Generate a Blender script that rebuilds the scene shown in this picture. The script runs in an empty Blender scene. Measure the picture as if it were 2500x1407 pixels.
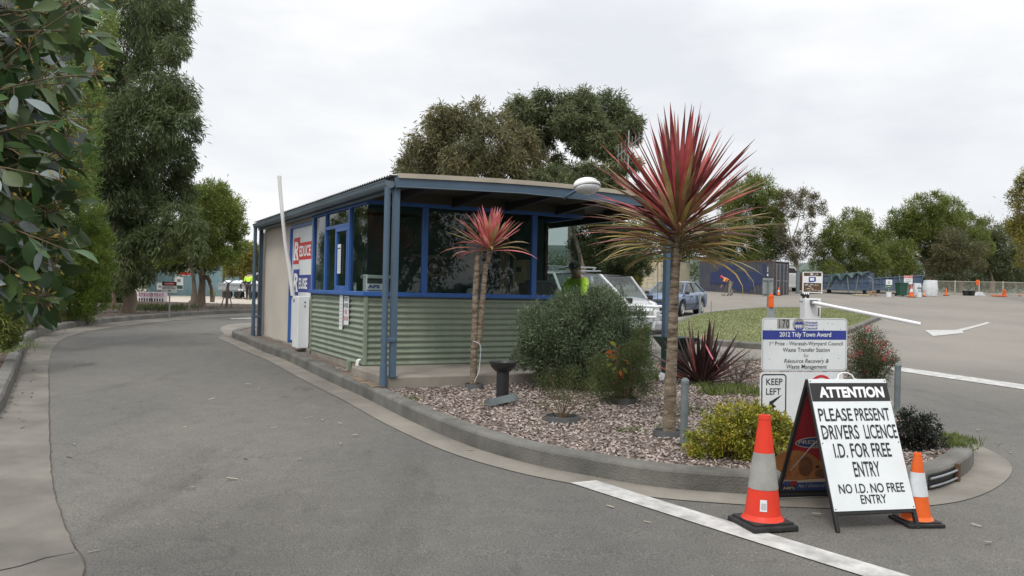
import bpy, bmesh, math, random
import numpy as np
from math import radians, sin, cos, pi, sqrt, atan2
from mathutils import Vector, Matrix, geometry

# ------------------------------------------------------------ camera, world, sun
SC = bpy.context.scene
COL = SC.collection
FPX, CXP, CYP = 2037.0, 1250.0, 703.5          # focal length and centre in photograph pixels
ROLL, PITCH = radians(1.306), radians(0.18)
CAM = Vector((0, 0, 1.5))
_r = Vector((cos(ROLL), 0, sin(ROLL))); _f = Vector((0, cos(PITCH), sin(PITCH)))
_u = _r.cross(_f).normalized(); _r = _f.cross(_u).normalized()
cd = bpy.data.cameras.new('camera'); cam = bpy.data.objects.new('camera', cd); COL.objects.link(cam)
cam.matrix_world = Matrix(((_r.x, _u.x, -_f.x, CAM.x), (_r.y, _u.y, -_f.y, CAM.y), (_r.z, _u.z, -_f.z, CAM.z), (0, 0, 0, 1)))
cd.sensor_fit = 'HORIZONTAL'; cd.sensor_width = 36.0; cd.lens = 36.0 * FPX / 2500.0
cd.clip_start = 0.05; cd.clip_end = 3000
SC.camera = cam

SUN_EL, SUN_AZ = radians(52), radians(200)       # azimuth measured from +Y towards +X
W = bpy.data.worlds.new('World'); SC.world = W; W.use_nodes = True
nt = W.node_tree; nt.nodes.clear()
def N(t, ty, **kw):
    n = t.nodes.new(ty)
    for k, v in kw.items(): setattr(n, k, v)
    return n
wo = N(nt, 'ShaderNodeOutputWorld'); bg = N(nt, 'ShaderNodeBackground'); bg.inputs[1].default_value = 0.1
sky = N(nt, 'ShaderNodeTexSky', sky_type='NISHITA'); sky.sun_disc = False
sky.sun_elevation = SUN_EL; sky.sun_rotation = SUN_AZ; sky.air_density = 1.0; sky.dust_density = 3.0
tc = N(nt, 'ShaderNodeTexCoord'); mp = N(nt, 'ShaderNodeMapping'); mp.inputs['Scale'].default_value = (1.4, 1.4, 4.2)
nz = N(nt, 'ShaderNodeTexNoise'); nz.inputs['Scale'].default_value = 2.1; nz.inputs['Detail'].default_value = 7; nz.inputs['Roughness'].default_value = 0.52
cr = N(nt, 'ShaderNodeValToRGB')
cr.color_ramp.elements[0].position = 0.36; cr.color_ramp.elements[0].color = (7.75, 8.0, 8.4, 1)
cr.color_ramp.elements[1].position = 0.60; cr.color_ramp.elements[1].color = (9.6, 9.68, 9.75, 1)
sep = N(nt, 'ShaderNodeSeparateXYZ'); mr = N(nt, 'ShaderNodeMapRange')
mr.inputs['From Min'].default_value = 0.30; mr.inputs['From Max'].default_value = 1.0
mr.inputs['To Min'].default_value = 1.0; mr.inputs['To Max'].default_value = 2.05
mul = N(nt, 'ShaderNodeVectorMath', operation='MULTIPLY'); mix = N(nt, 'ShaderNodeMixRGB'); mix.inputs[0].default_value = 0.94
L = nt.links.new
L(tc.outputs['Generated'], mp.inputs['Vector']); L(mp.outputs[0], nz.inputs['Vector']); L(nz.outputs['Fac'], cr.inputs[0])
L(tc.outputs['Generated'], sep.inputs[0]); L(sep.outputs['Z'], mr.inputs['Value'])
L(cr.outputs[0], mul.inputs[0]); L(mr.outputs[0], mul.inputs[1])
L(sky.outputs[0], mix.inputs[1]); L(mul.outputs[0], mix.inputs[2]); L(mix.outputs[0], bg.inputs[0]); L(bg.outputs[0], wo.inputs[0])
sd = bpy.data.lights.new('sun', 'SUN'); sd.energy = 1.35; sd.angle = radians(14); sd.color = (1.0, 0.97, 0.92)
so = bpy.data.objects.new('sun', sd); COL.objects.link(so)
_sd = Vector((sin(SUN_AZ) * cos(SUN_EL), cos(SUN_AZ) * cos(SUN_EL), sin(SUN_EL)))
so.rotation_euler = (-_sd).to_track_quat('-Z', 'Y').to_euler()
SC.view_settings.view_transform = 'Standard'; SC.view_settings.look = 'None'
SC.view_settings.exposure = 0.12; SC.view_settings.gamma = 1.0
SC.render.engine = 'CYCLES'; SC.cycles.max_bounces = 6; SC.cycles.transparent_max_bounces = 12

# ------------------------------------------------------------ ground height and pixel helpers
TL = [(-60, -.1), (0, 0), (3, 0.0), (5.3, .05), (9.5, .2), (14, .29), (17, .32), (30, .42), (52, .52), (120, .7), (900, 1)]
TR = [(-60, -.1), (0, 0), (3, 0.0), (5.3, .05), (9.5, .2), (15, .31), (20, .36), (33, .58), (48, 1.0), (60, 1.57), (66, 1.93), (72, 2.22), (79, 2.3), (100, 1.2), (160, -6), (900, -12)]
def _tab(y, T):
    a = np.array(T); return float(np.interp(y, a[:, 0], a[:, 1]))
_ys = np.concatenate([np.arange(-60, 120, .25), np.arange(120, 901, 5)])
def _smooth(T):
    a = np.array(T); v = np.interp(_ys, a[:, 0], a[:, 1]); n = 720
    k = np.ones(9) / 9
    s = v.copy(); s[4:n - 4] = np.convolve(v[:n], k, 'valid'); return s
_zl, _zr = _smooth(TL), _smooth(TR)
def g(x, y):
    w = min(max((x / max(y, 1) + .3) / .45, 0), 1); w = w * w * (3 - 2 * w)
    return float(np.interp(y, _ys, _zl)) * (1 - w) + float(np.interp(y, _ys, _zr)) * w
def ray(px, py): return _r * ((px - CXP) / FPX) - _u * ((py - CYP) / FPX) + _f
def at(px, py, Y):
    d = ray(px, py); return CAM + d * ((Y - CAM.y) / d.y)
def gp(px, py, dz=0.0):
    d = ray(px, py); t = .5
    while t < 200:
        p = CAM + d * t
        if p.z - g(p.x, p.y) - dz <= 0: break
        t += .1
    a, b = t - .1, t
    for _ in range(30):
        m = (a + b) / 2; p = CAM + d * m
        if p.z - g(p.x, p.y) - dz > 0: a = m
        else: b = m
    return CAM + d * b
def gpx(px, Y, dz=0.0):                          # the ground point seen in column px at distance Y
    x = (px - CXP) / FPX * Y; 
    for _ in range(3):
        z = g(x, Y) + dz; x = ((px - CXP) / FPX - (z - CAM.z) / Y * sin(ROLL)) * Y
    return Vector((x, Y, g(x, Y) + dz))

# ------------------------------------------------------------ materials
def mat(name, c, rough=.6, var=.12, vs=6.0, bump=0.0, bs=60.0, metal=0.0, c2=None, spec=.5, stretch=None, rnd=0.0, hue=0.0, coat=0.0, detail=6):
    m = bpy.data.materials.new(name); m.use_nodes = True; t = m.node_tree; t.nodes.clear(); lk = t.links.new
    out = N(t, 'ShaderNodeOutputMaterial'); p = N(t, 'ShaderNodeBsdfPrincipled'); lk(p.outputs[0], out.inputs[0])
    p.inputs['Roughness'].default_value = rough; p.inputs['Metallic'].default_value = metal
    p.inputs['Specular IOR Level'].default_value = spec; p.inputs['Coat Weight'].default_value = coat
    co = N(t, 'ShaderNodeTexCoord'); mp = N(t, 'ShaderNodeMapping'); lk(co.outputs['Object'], mp.inputs[0])
    if stretch: mp.inputs['Scale'].default_value = stretch
    n = N(t, 'ShaderNodeTexNoise'); n.inputs['Scale'].default_value = vs; n.inputs['Detail'].default_value = detail; n.inputs['Roughness'].default_value = .6
    lk(mp.outputs[0], n.inputs[0])
    r = N(t, 'ShaderNodeValToRGB'); lk(n.outputs[0], r.inputs[0])
    a = c2 if c2 else tuple(x * (1 + var) for x in c)
    b = c if c2 else tuple(x * (1 - var) for x in c)
    r.color_ramp.elements[0].position = .33; r.color_ramp.elements[0].color = (*b, 1)
    r.color_ramp.elements[1].position = .67; r.color_ramp.elements[1].color = (*[min(x, 1) for x in a], 1)
    src = r.outputs[0]
    if rnd or hue:
        ge = N(t, 'ShaderNodeNewGeometry'); h = N(t, 'ShaderNodeHueSaturation')
        m1 = N(t, 'ShaderNodeMapRange'); m1.inputs['To Min'].default_value = 1 - rnd; m1.inputs['To Max'].default_value = 1 + rnd
        m2 = N(t, 'ShaderNodeMapRange'); m2.inputs['To Min'].default_value = .5 - hue; m2.inputs['To Max'].default_value = .5 + hue
        ml = N(t, 'ShaderNodeMath', operation='MULTIPLY'); ml.inputs[1].default_value = 7.31; fr = N(t, 'ShaderNodeMath', operation='FRACT')
        lk(ge.outputs['Random Per Island'], m1.inputs[0]); lk(ge.outputs['Random Per Island'], ml.inputs[0]); lk(ml.outputs[0], fr.inputs[0]); lk(fr.outputs[0], m2.inputs[0])
        lk(m1.outputs[0], h.inputs['Value']); lk(m2.outputs[0], h.inputs['Hue']); lk(src, h.inputs['Color']); src = h.outputs[0]
    lk(src, p.inputs['Base Color'])
    if bump:
        n2 = N(t, 'ShaderNodeTexNoise'); n2.inputs['Scale'].default_value = bs; n2.inputs['Detail'].default_value = 4; lk(mp.outputs[0], n2.inputs[0])
        bp = N(t, 'ShaderNodeBump'); bp.inputs['Strength'].default_value = bump; bp.inputs['Distance'].default_value = .02
        lk(n2.outputs[0], bp.inputs['Height']); lk(bp.outputs[0], p.inputs['Normal'])
    return m
def leafmat(name, c, c2=None, rnd=.35, hue=.02, rough=.5, trans=.36, vs=.8, spec=.4):
    m = mat(name, c, rough=rough, c2=c2, var=.25, vs=vs, rnd=rnd, hue=hue, spec=spec, detail=3); t = m.node_tree; lk = t.links.new
    p = [n for n in t.nodes if n.type == 'BSDF_PRINCIPLED'][0]; out = [n for n in t.nodes if n.type == 'OUTPUT_MATERIAL'][0]
    tr = N(t, 'ShaderNodeBsdfTranslucent'); mx = N(t, 'ShaderNodeMixShader'); mx.inputs[0].default_value = trans
    lk(p.inputs['Base Color'].links[0].from_socket, tr.inputs[0])
    lk(p.outputs[0], mx.inputs[1]); lk(tr.outputs[0], mx.inputs[2]); lk(mx.outputs[0], out.inputs[0])
    return m
def glassmat(name, tint, refl=1.0, ior=1.52, base=0.0):
    m = bpy.data.materials.new(name); m.use_nodes = True; t = m.node_tree; t.nodes.clear(); lk = t.links.new
    out = N(t, 'ShaderNodeOutputMaterial'); tr = N(t, 'ShaderNodeBsdfTransparent'); gl = N(t, 'ShaderNodeBsdfGlossy')
    tr.inputs[0].default_value = (*tint, 1); gl.inputs['Roughness'].default_value = .01
    fr = N(t, 'ShaderNodeFresnel'); ge = N(t, 'ShaderNodeNewGeometry'); ms = N(t, 'ShaderNodeMapRange'); ms.inputs['To Min'].default_value = ior; ms.inputs['To Max'].default_value = 1 / ior
    lk(ge.outputs['Backfacing'], ms.inputs['Value']); lk(ms.outputs[0], fr.inputs[0])      # same reflection from both sides of the sheet
    mm = N(t, 'ShaderNodeMath', operation='MULTIPLY_ADD'); mm.inputs[1].default_value = refl; mm.inputs[2].default_value = base; mm.use_clamp = True
    mx = N(t, 'ShaderNodeMixShader'); lk(fr.outputs[0], mm.inputs[0]); lk(mm.outputs[0], mx.inputs[0])
    lk(tr.outputs[0], mx.inputs[1]); lk(gl.outputs[0], mx.inputs[2]); lk(mx.outputs[0], out.inputs[0])
    return m
def asphalt(name, c, warm, dark, blend=.5):
    m = bpy.data.materials.new(name); m.use_nodes = True; t = m.node_tree; t.nodes.clear(); lk = t.links.new
    out = N(t, 'ShaderNodeOutputMaterial'); p = N(t, 'ShaderNodeBsdfPrincipled'); lk(p.outputs[0], out.inputs[0]); p.inputs['Roughness'].default_value = .85
    p.inputs['Specular IOR Level'].default_value = .3
    co = N(t, 'ShaderNodeTexCoord')
    def noise(s, d, rough=.6, st=None):
        n = N(t, 'ShaderNodeTexNoise'); n.inputs['Scale'].default_value = s; n.inputs['Detail'].default_value = d; n.inputs['Roughness'].default_value = rough
        if st:
            mp = N(t, 'ShaderNodeMapping'); mp.inputs['Scale'].default_value = st; mp.inputs['Rotation'].default_value = (0, 0, .45)
            lk(co.outputs['Object'], mp.inputs[0]); lk(mp.outputs[0], n.inputs[0])
        else: lk(co.outputs['Object'], n.inputs[0])
        return n
    def ramp(n, p0, c0, p1, c1):
        r = N(t, 'ShaderNodeValToRGB'); lk(n.outputs[0], r.inputs[0]); e = r.color_ramp.elements
        e[0].position = p0; e[0].color = (*c0, 1); e[1].position = p1; e[1].color = (*c1, 1); return r
    def mixc(fac, a, b, mode='MIX'):
        x = N(t, 'ShaderNodeMixRGB'); x.blend_type = mode
        if isinstance(fac, float): x.inputs[0].default_value = fac
        else: lk(fac, x.inputs[0])
        lk(a, x.inputs[1]); lk(b, x.inputs[2]); return x.outputs[0]
    big = ramp(noise(.22, 5, .6, (1, .55, 1)), .38, c, .64, warm)
    st = ramp(noise(.55, 6, .65, (1.6, .35, 1)), .56, (1, 1, 1), .78, dark)
    fine = ramp(noise(95, 3, .7), .32, (.42, .42, .42), .70, (1.6, 1.58, 1.53))
    mid = ramp(noise(4.5, 6, .7), .3, (.86, .86, .86), .7, (1.12, 1.11, 1.1))
    o = mixc(1.0, big.outputs[0], st.outputs[0], 'MULTIPLY'); o = mixc(.85, o, fine.outputs[0], 'MULTIPLY'); o = mixc(.8, o, mid.outputs[0], 'MULTIPLY')
    spot = ramp(noise(1.5, 5, .55, (1.3, .6, 1)), .66, (1, 1, 1), .74, (.62, .61, .60)); o = mixc(1.0, o, spot.outputs[0], 'MULTIPLY')
    grit = ramp(noise(38, 2, .5), .70, (1, 1, 1), .78, (1.9, 1.85, 1.75)); o = mixc(.8, o, grit.outputs[0], 'MULTIPLY')
    vo = N(t, 'ShaderNodeTexVoronoi', feature='DISTANCE_TO_EDGE'); vo.inputs['Scale'].default_value = .21
    wob = noise(.9, 5, .6); add = N(t, 'ShaderNodeVectorMath', operation='MULTIPLY_ADD'); add.inputs[1].default_value = (1.6, 1.6, 0)
    lk(wob.outputs['Color'], add.inputs[0]); lk(co.outputs['Object'], add.inputs[2]); lk(add.outputs[0], vo.inputs['Vector'])
    ck = N(t, 'ShaderNodeValToRGB'); lk(vo.outputs[0], ck.inputs[0]); e = ck.color_ramp.elements
    e[0].position = 0.0; e[0].color = (.62, .62, .62, 1); e[1].position = .0035; e[1].color = (1, 1, 1, 1)
    o = mixc(.5, o, ck.outputs[0], 'MULTIPLY')
    # paler far yard on the right: dust, plus grazing light put into the colour
    sx = N(t, 'ShaderNodeSeparateXYZ'); lk(co.outputs['Object'], sx.inputs[0])
    def mrange(sock, a, b):
        r = N(t, 'ShaderNodeMapRange', interpolation_type='SMOOTHSTEP'); r.inputs['From Min'].default_value = a; r.inputs['From Max'].default_value = b; lk(sock, r.inputs['Value']); return r.outputs[0]
    my, mx_ = mrange(sx.outputs['Y'], 8.5, 19), mrange(sx.outputs['X'], 1.0, 6.0); mm = N(t, 'ShaderNodeMath', operation='MULTIPLY'); lk(my, mm.inputs[0]); lk(mx_, mm.inputs[1])
    dn = ramp(noise(.35, 6, .65, (1, .5, 1)), .25, (.5, .5, .5), .6, (1, 1, 1)); m2 = N(t, 'ShaderNodeMath', operation='MULTIPLY'); lk(mm.outputs[0], m2.inputs[0]); lk(dn.outputs[0], m2.inputs[1])
    dust_graze = N(t, 'ShaderNodeMixRGB'); dust_graze.blend_type = 'MULTIPLY'; dust_graze.inputs[0].default_value = .55; dust_graze.inputs[1].default_value = (.235, .215, .188, 1); lk(fine.outputs[0], dust_graze.inputs[2])
    o = mixc(m2.outputs[0], o, dust_graze.outputs[0])
    lk(o, p.inputs['Base Color'])
    bp = N(t, 'ShaderNodeBump'); bp.inputs['Strength'].default_value = .35; bp.inputs['Distance'].default_value = .006
    lk(noise(110, 3, .7).outputs[0], bp.inputs['Height']); lk(bp.outputs[0], p.inputs['Normal'])
    return m

MT = {}
def defm(k, *a, **kw): MT[k] = mat(k, *a, **kw)
MT['asphalt'] = asphalt('asphalt', (.104, .102, .097), (.146, .139, .125), (.55, .54, .53))
defm('concrete', (.25, .225, .19), .85, .22, 1.6, .35, 90, stretch=(1, 1, 1))
defm('kerb', (.085, .081, .07), .9, c2=(.18, .172, .153), vs=2.4, bump=.5, bs=70)
defm('pan', (.105, .096, .082), .9, c2=(.20, .183, .156), vs=1.3, bump=.3, bs=80)
defm('panlight', (.15, .136, .114), .9, c2=(.25, .227, .192), vs=1.5, bump=.3, bs=80)
defm('mulchbed', (.10, .075, .06), .95, c2=(.20, .16, .135), vs=9, bump=.9, bs=40)
defm('chips', (.27, .215, .19), .85, c2=(.39, .325, .29), vs=3, rnd=.38, hue=.015)
defm('litter', (.085, .055, .04), .9, c2=(.17, .12, .09), vs=2, rnd=.6, hue=.02)
defm('soil', (.045, .031, .023), .95, c2=(.09, .064, .046), vs=5, bump=.9, bs=30)
defm('lawn', (.12, .145, .05), .9, c2=(.20, .205, .085), vs=1.2, bump=.8, bs=60)
MT['blade'] = leafmat('grass_blade', (.13, .165, .05), (.23, .235, .10), trans=.3)
defm('gravelpad', (.36, .315, .26), .95, c2=(.46, .41, .345), vs=.5, bump=.4, bs=30)
defm('roadpaint', (.30, .295, .28), .8, c2=(.56, .55, .53), vs=7, bump=.2, bs=80)
defm('whitepaint', (.72, .72, .70), .5, .05, 3)
defm('whitemetal', (.72, .73, .74), .4, .05, 2)
defm('signwhite', (.66, .69, .70), .45, c2=(.74, .77, .775), vs=3)
defm('black', (.012, .012, .013), .5, .2, 8)
defm('ink', (.015, .015, .017), .55, .1, 8)
defm('inkred', (.55, .03, .03), .55, .1, 8)
defm('inkblue', (.03, .045, .26), .5, .1, 8)
defm('inkgrey', (.2, .2, .2), .55, .1, 8)
defm('textwhite', (.8, .8, .8), .5, .03, 4)
defm('steelblue', (.066, .108, .158), .5, .12, 2.5, .05, 60)
defm('guttermetal', (.10, .14, .17), .45, .15, 2.0)
defm('frameblue', (.032, .112, .36), .4, .1, 3)
defm('greencor', (.185, .222, .165), .5, c2=(.25, .288, .22), vs=2.2, stretch=(1, 1, .22))
defm('beigecor', (.50, .455, .40), .6, .07, 1.2)
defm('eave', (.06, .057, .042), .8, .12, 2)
defm('rooftan', (.40, .355, .285), .7, .14, 2.5)
defm('roofzinc', (.42, .42, .41), .5, .15, 2)
defm('interior', (.09, .17, .16), .8, .15, 2)
defm('interiorpale', (.52, .45, .29), .8, .1, 2)
defm('timber', (.16, .10, .06), .7, .3, 4)
defm('galv', (.28, .30, .31), .5, .15, 8, metal=.3)
defm('galvdark', (.14, .165, .17), .55, .2, 6)
defm('plasticgrey', (.10, .105, .11), .5, .15, 6)
defm('plasticblack', (.018, .018, .02), .45, .2, 6)
defm('coneorange', (.66, .115, .02), .45, c2=(.85, .14, .022), vs=4, spec=.3)
defm('conered', (.62, .045, .025), .45, c2=(.80, .05, .022), vs=4, spec=.3)
defm('conereflect', (.25, .245, .22), .6, c2=(.37, .36, .335), vs=6)
defm('rubber', (.022, .021, .02), .8, .4, 12, .2, 80)
defm('posterred', (.25, .012, .02), .4, .1, 3)
defm('posterblue', (.02, .045, .15), .4, .1, 3)
defm('postercream', (.42, .36, .27), .5, .1, 3)
defm('dogfur', (.20, .075, .02), .6, c2=(.33, .14, .045), vs=14)
defm('dogfurdark', (.09, .035, .014), .6, c2=(.15, .06, .022), vs=14)
MT['windowglass'] = glassmat('window_glass', (.62, .69, .67), 1.0, 1.52, .015)
MT['carglass'] = glassmat('car_glass', (.60, .68, .68), 1.0, 1.5, .0)
defm('tyre', (.014, .014, .015), .8, .3, 20)
defm('alloy', (.5, .5, .5), .35, .1, 5, metal=.6)
defm('carwhite', (.50, .51, .52), .3, .03, 1, coat=.6)
defm('carsilver', (.33, .335, .34), .32, .04, 1, metal=.25, coat=.6)
defm('carblue', (.075, .125, .24), .3, .05, 1, metal=.2, coat=.7)
defm('chrome', (.7, .7, .7), .15, .05, 5, metal=1.0)
defm('trimdark', (.02, .02, .022), .5, .1, 6)
defm('seatgrey', (.10, .105, .11), .85, .15, 8)
defm('lampclear', (.55, .57, .58), .15, .1, 20)
defm('lampamber', (.6, .2, .02), .3, .1, 10)
defm('lampred', (.45, .02, .02), .3, .1, 10)
defm('creamcon', (.47, .42, .31), .6, .1, .8)
defm('bluecon', (.034, .042, .072), .7, c2=(.075, .073, .078), vs=.55, stretch=(1, 1, 1.6))
defm('bluepatch', (.020, .032, .095), .6, .12, .8)
defm('rust', (.11, .06, .035), .85, .3, 3)
defm('binblue', (.035, .068, .13), .6, c2=(.10, .13, .165), vs=1.6, stretch=(1.4, 1.4, .5))
defm('tealcon', (.13, .23, .265), .65, c2=(.19, .29, .32), vs=.7)
defm('bingreen', (.02, .075, .045), .5, .15, 3)
defm('creamfence', (.42, .40, .32), .6, .06, 2)
defm('bagwhite', (.62, .64, .66), .6, .08, 4, .5, 12)
defm('skin', (.42, .24, .17), .55, .06, 8)
defm('hivis', (.50, .80, .05), .7, .08, 6)
defm('hivisorange', (.80, .30, .07), .7, .08, 6)
defm('navy', (.018, .025, .06), .8, .15, 6)
defm('darkcloth', (.03, .03, .034), .85, .2, 6)
defm('khaki', (.26, .24, .19), .85, .15, 6)
defm('capgreen', (.03, .04, .03), .8, .2, 10)
defm('capred', (.60, .02, .05), .7, .1, 10)
defm('hairgrey', (.30, .28, .26), .8, .2, 20)
defm('boot', (.05, .04, .03), .7, .2, 10)
defm('bark', (.10, .075, .055), .95, c2=(.22, .17, .13), vs=5, bump=1.0, bs=14, stretch=(1, 1, .25))
defm('barkpale', (.24, .21, .17), .9, c2=(.38, .34, .29), vs=4, bump=.8, bs=14, stretch=(1, 1, .25))
defm('twig', (.13, .09, .05), .85, .3, 12)
defm('twiggrey', (.13, .10, .085), .9, .3, 12)
defm('palmtrunk', (.075, .05, .032), .95, c2=(.34, .275, .20), vs=17, bump=1.0, bs=70, stretch=(.6, .6, 2.2))
defm('gutred', (.42, .03, .035), .5, .2, 6)
defm('hazyforest', (.065, .09, .075), .95, c2=(.11, .14, .12), vs=.03)  # forest green muted towards blue grey, distance haze put into the base colour
MT['gumleaf'] = leafmat('gum_leaf', (.03, .062, .02), (.065, .11, .032), rnd=.45, hue=.025, rough=.42, trans=.12, vs=5, spec=.28)
MT['gumpale'] = leafmat('gum_leaf_underside', (.15, .19, .185), (.22, .26, .25), rnd=.25, hue=.01, rough=.4, trans=.1, vs=5)
MT['budyellow'] = leafmat('bud_yellow', (.30, .22, .03), (.42, .30, .05), trans=.2)
MT['eucalypt'] = leafmat('eucalypt_leaf', (.088, .115, .05), (.17, .19, .088), rnd=.45, hue=.02, vs=.35)
MT['droopleaf'] = leafmat('drooping_leaf', (.062, .092, .034), (.14, .172, .066), rnd=.45, hue=.02, vs=.35)
MT['eucbrown'] = leafmat('eucalypt_brown_leaf', (.115, .125, .058), (.21, .185, .088), rnd=.42, hue=.025, vs=.3)
MT['willowleaf'] = leafmat('willow_leaf', (.12, .19, .042), (.24, .31, .085), rnd=.4, hue=.02, vs=.5)
MT['conifer'] = leafmat('conifer_leaf', (.075, .135, .024), (.20, .255, .045), rnd=.35, hue=.015, vs=.6)
MT['lightgreen'] = leafmat('light_green_leaf', (.145, .20, .036), (.26, .31, .07), rnd=.4, hue=.02, vs=.6)
MT['pineleaf'] = leafmat('pine_leaf', (.095, .135, .028), (.22, .25, .06), rnd=.4, hue=.015, vs=.4)
MT['darkleaf'] = leafmat('dark_leaf', (.055, .08, .028), (.105, .13, .048), rnd=.45, hue=.02, vs=.4)
MT['brownsparse'] = leafmat('brown_sparse_leaf', (.10, .10, .05), (.19, .155, .085), rnd=.4, hue=.02, vs=.5)
MT['yellowleaf'] = leafmat('yellow_leaf', (.17, .17, .03), (.30, .26, .06), rnd=.4, hue=.015, vs=.5)
MT['greybush'] = leafmat('grey_bush_leaf', (.066, .10, .05), (.165, .205, .112), rnd=.5, hue=.02, vs=2.2, trans=.15)
MT['olivebush'] = leafmat('olive_bush_leaf', (.048, .068, .018), (.10, .125, .034), rnd=.45, hue=.02, vs=3)
MT['euonymus'] = leafmat('euonymus_leaf', (.15, .185, .02), (.44, .38, .05), rnd=.45, hue=.03, vs=9, trans=.15, rough=.35)
MT['blackbush'] = leafmat('black_bush_leaf', (.012, .017, .013), (.028, .034, .024), rnd=.5, hue=.03, vs=8, rough=.35, trans=.05)
MT['grevillea'] = leafmat('grevillea_leaf', (.04, .065, .02), (.085, .10, .04), rnd=.5, hue=.025, vs=6)
MT['redflower'] = leafmat('red_flower', (.55, .04, .05), (.65, .12, .10), rnd=.3, hue=.01)
MT['flaxdark'] = leafmat('flax_dark', (.045, .022, .024), (.10, .05, .045), rnd=.45, hue=.03, vs=4, trans=.1)
MT['flaxred'] = leafmat('flax_red', (.28, .04, .04), (.42, .13, .10), rnd=.3, hue=.02, vs=4)
MT['palmred'] = leafmat('palm_red', (.30, .045, .05), (.54, .13, .115), rnd=.4, hue=.02, vs=5, trans=.2)
MT['palmmaroon'] = leafmat('palm_maroon', (.13, .032, .035), (.27, .10, .075), rnd=.4, hue=.03, vs=5, trans=.15)
MT['palmolive'] = leafmat('palm_olive', (.20, .15, .06), (.40, .32, .15), rnd=.45, hue=.03, vs=5, trans=.2)
MT['palmgold'] = leafmat('palm_gold', (.30, .22, .05), (.44, .34, .11), rnd=.4, hue=.02, vs=5, trans=.2)
MT['palmpink'] = leafmat('palm_pink', (.55, .12, .14), (.74, .32, .27), rnd=.35, hue=.02, vs=6, trans=.25)
MT['weed'] = leafmat('weed_leaf', (.10, .14, .035), (.19, .22, .07), rnd=.4, hue=.02, vs=6)

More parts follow.
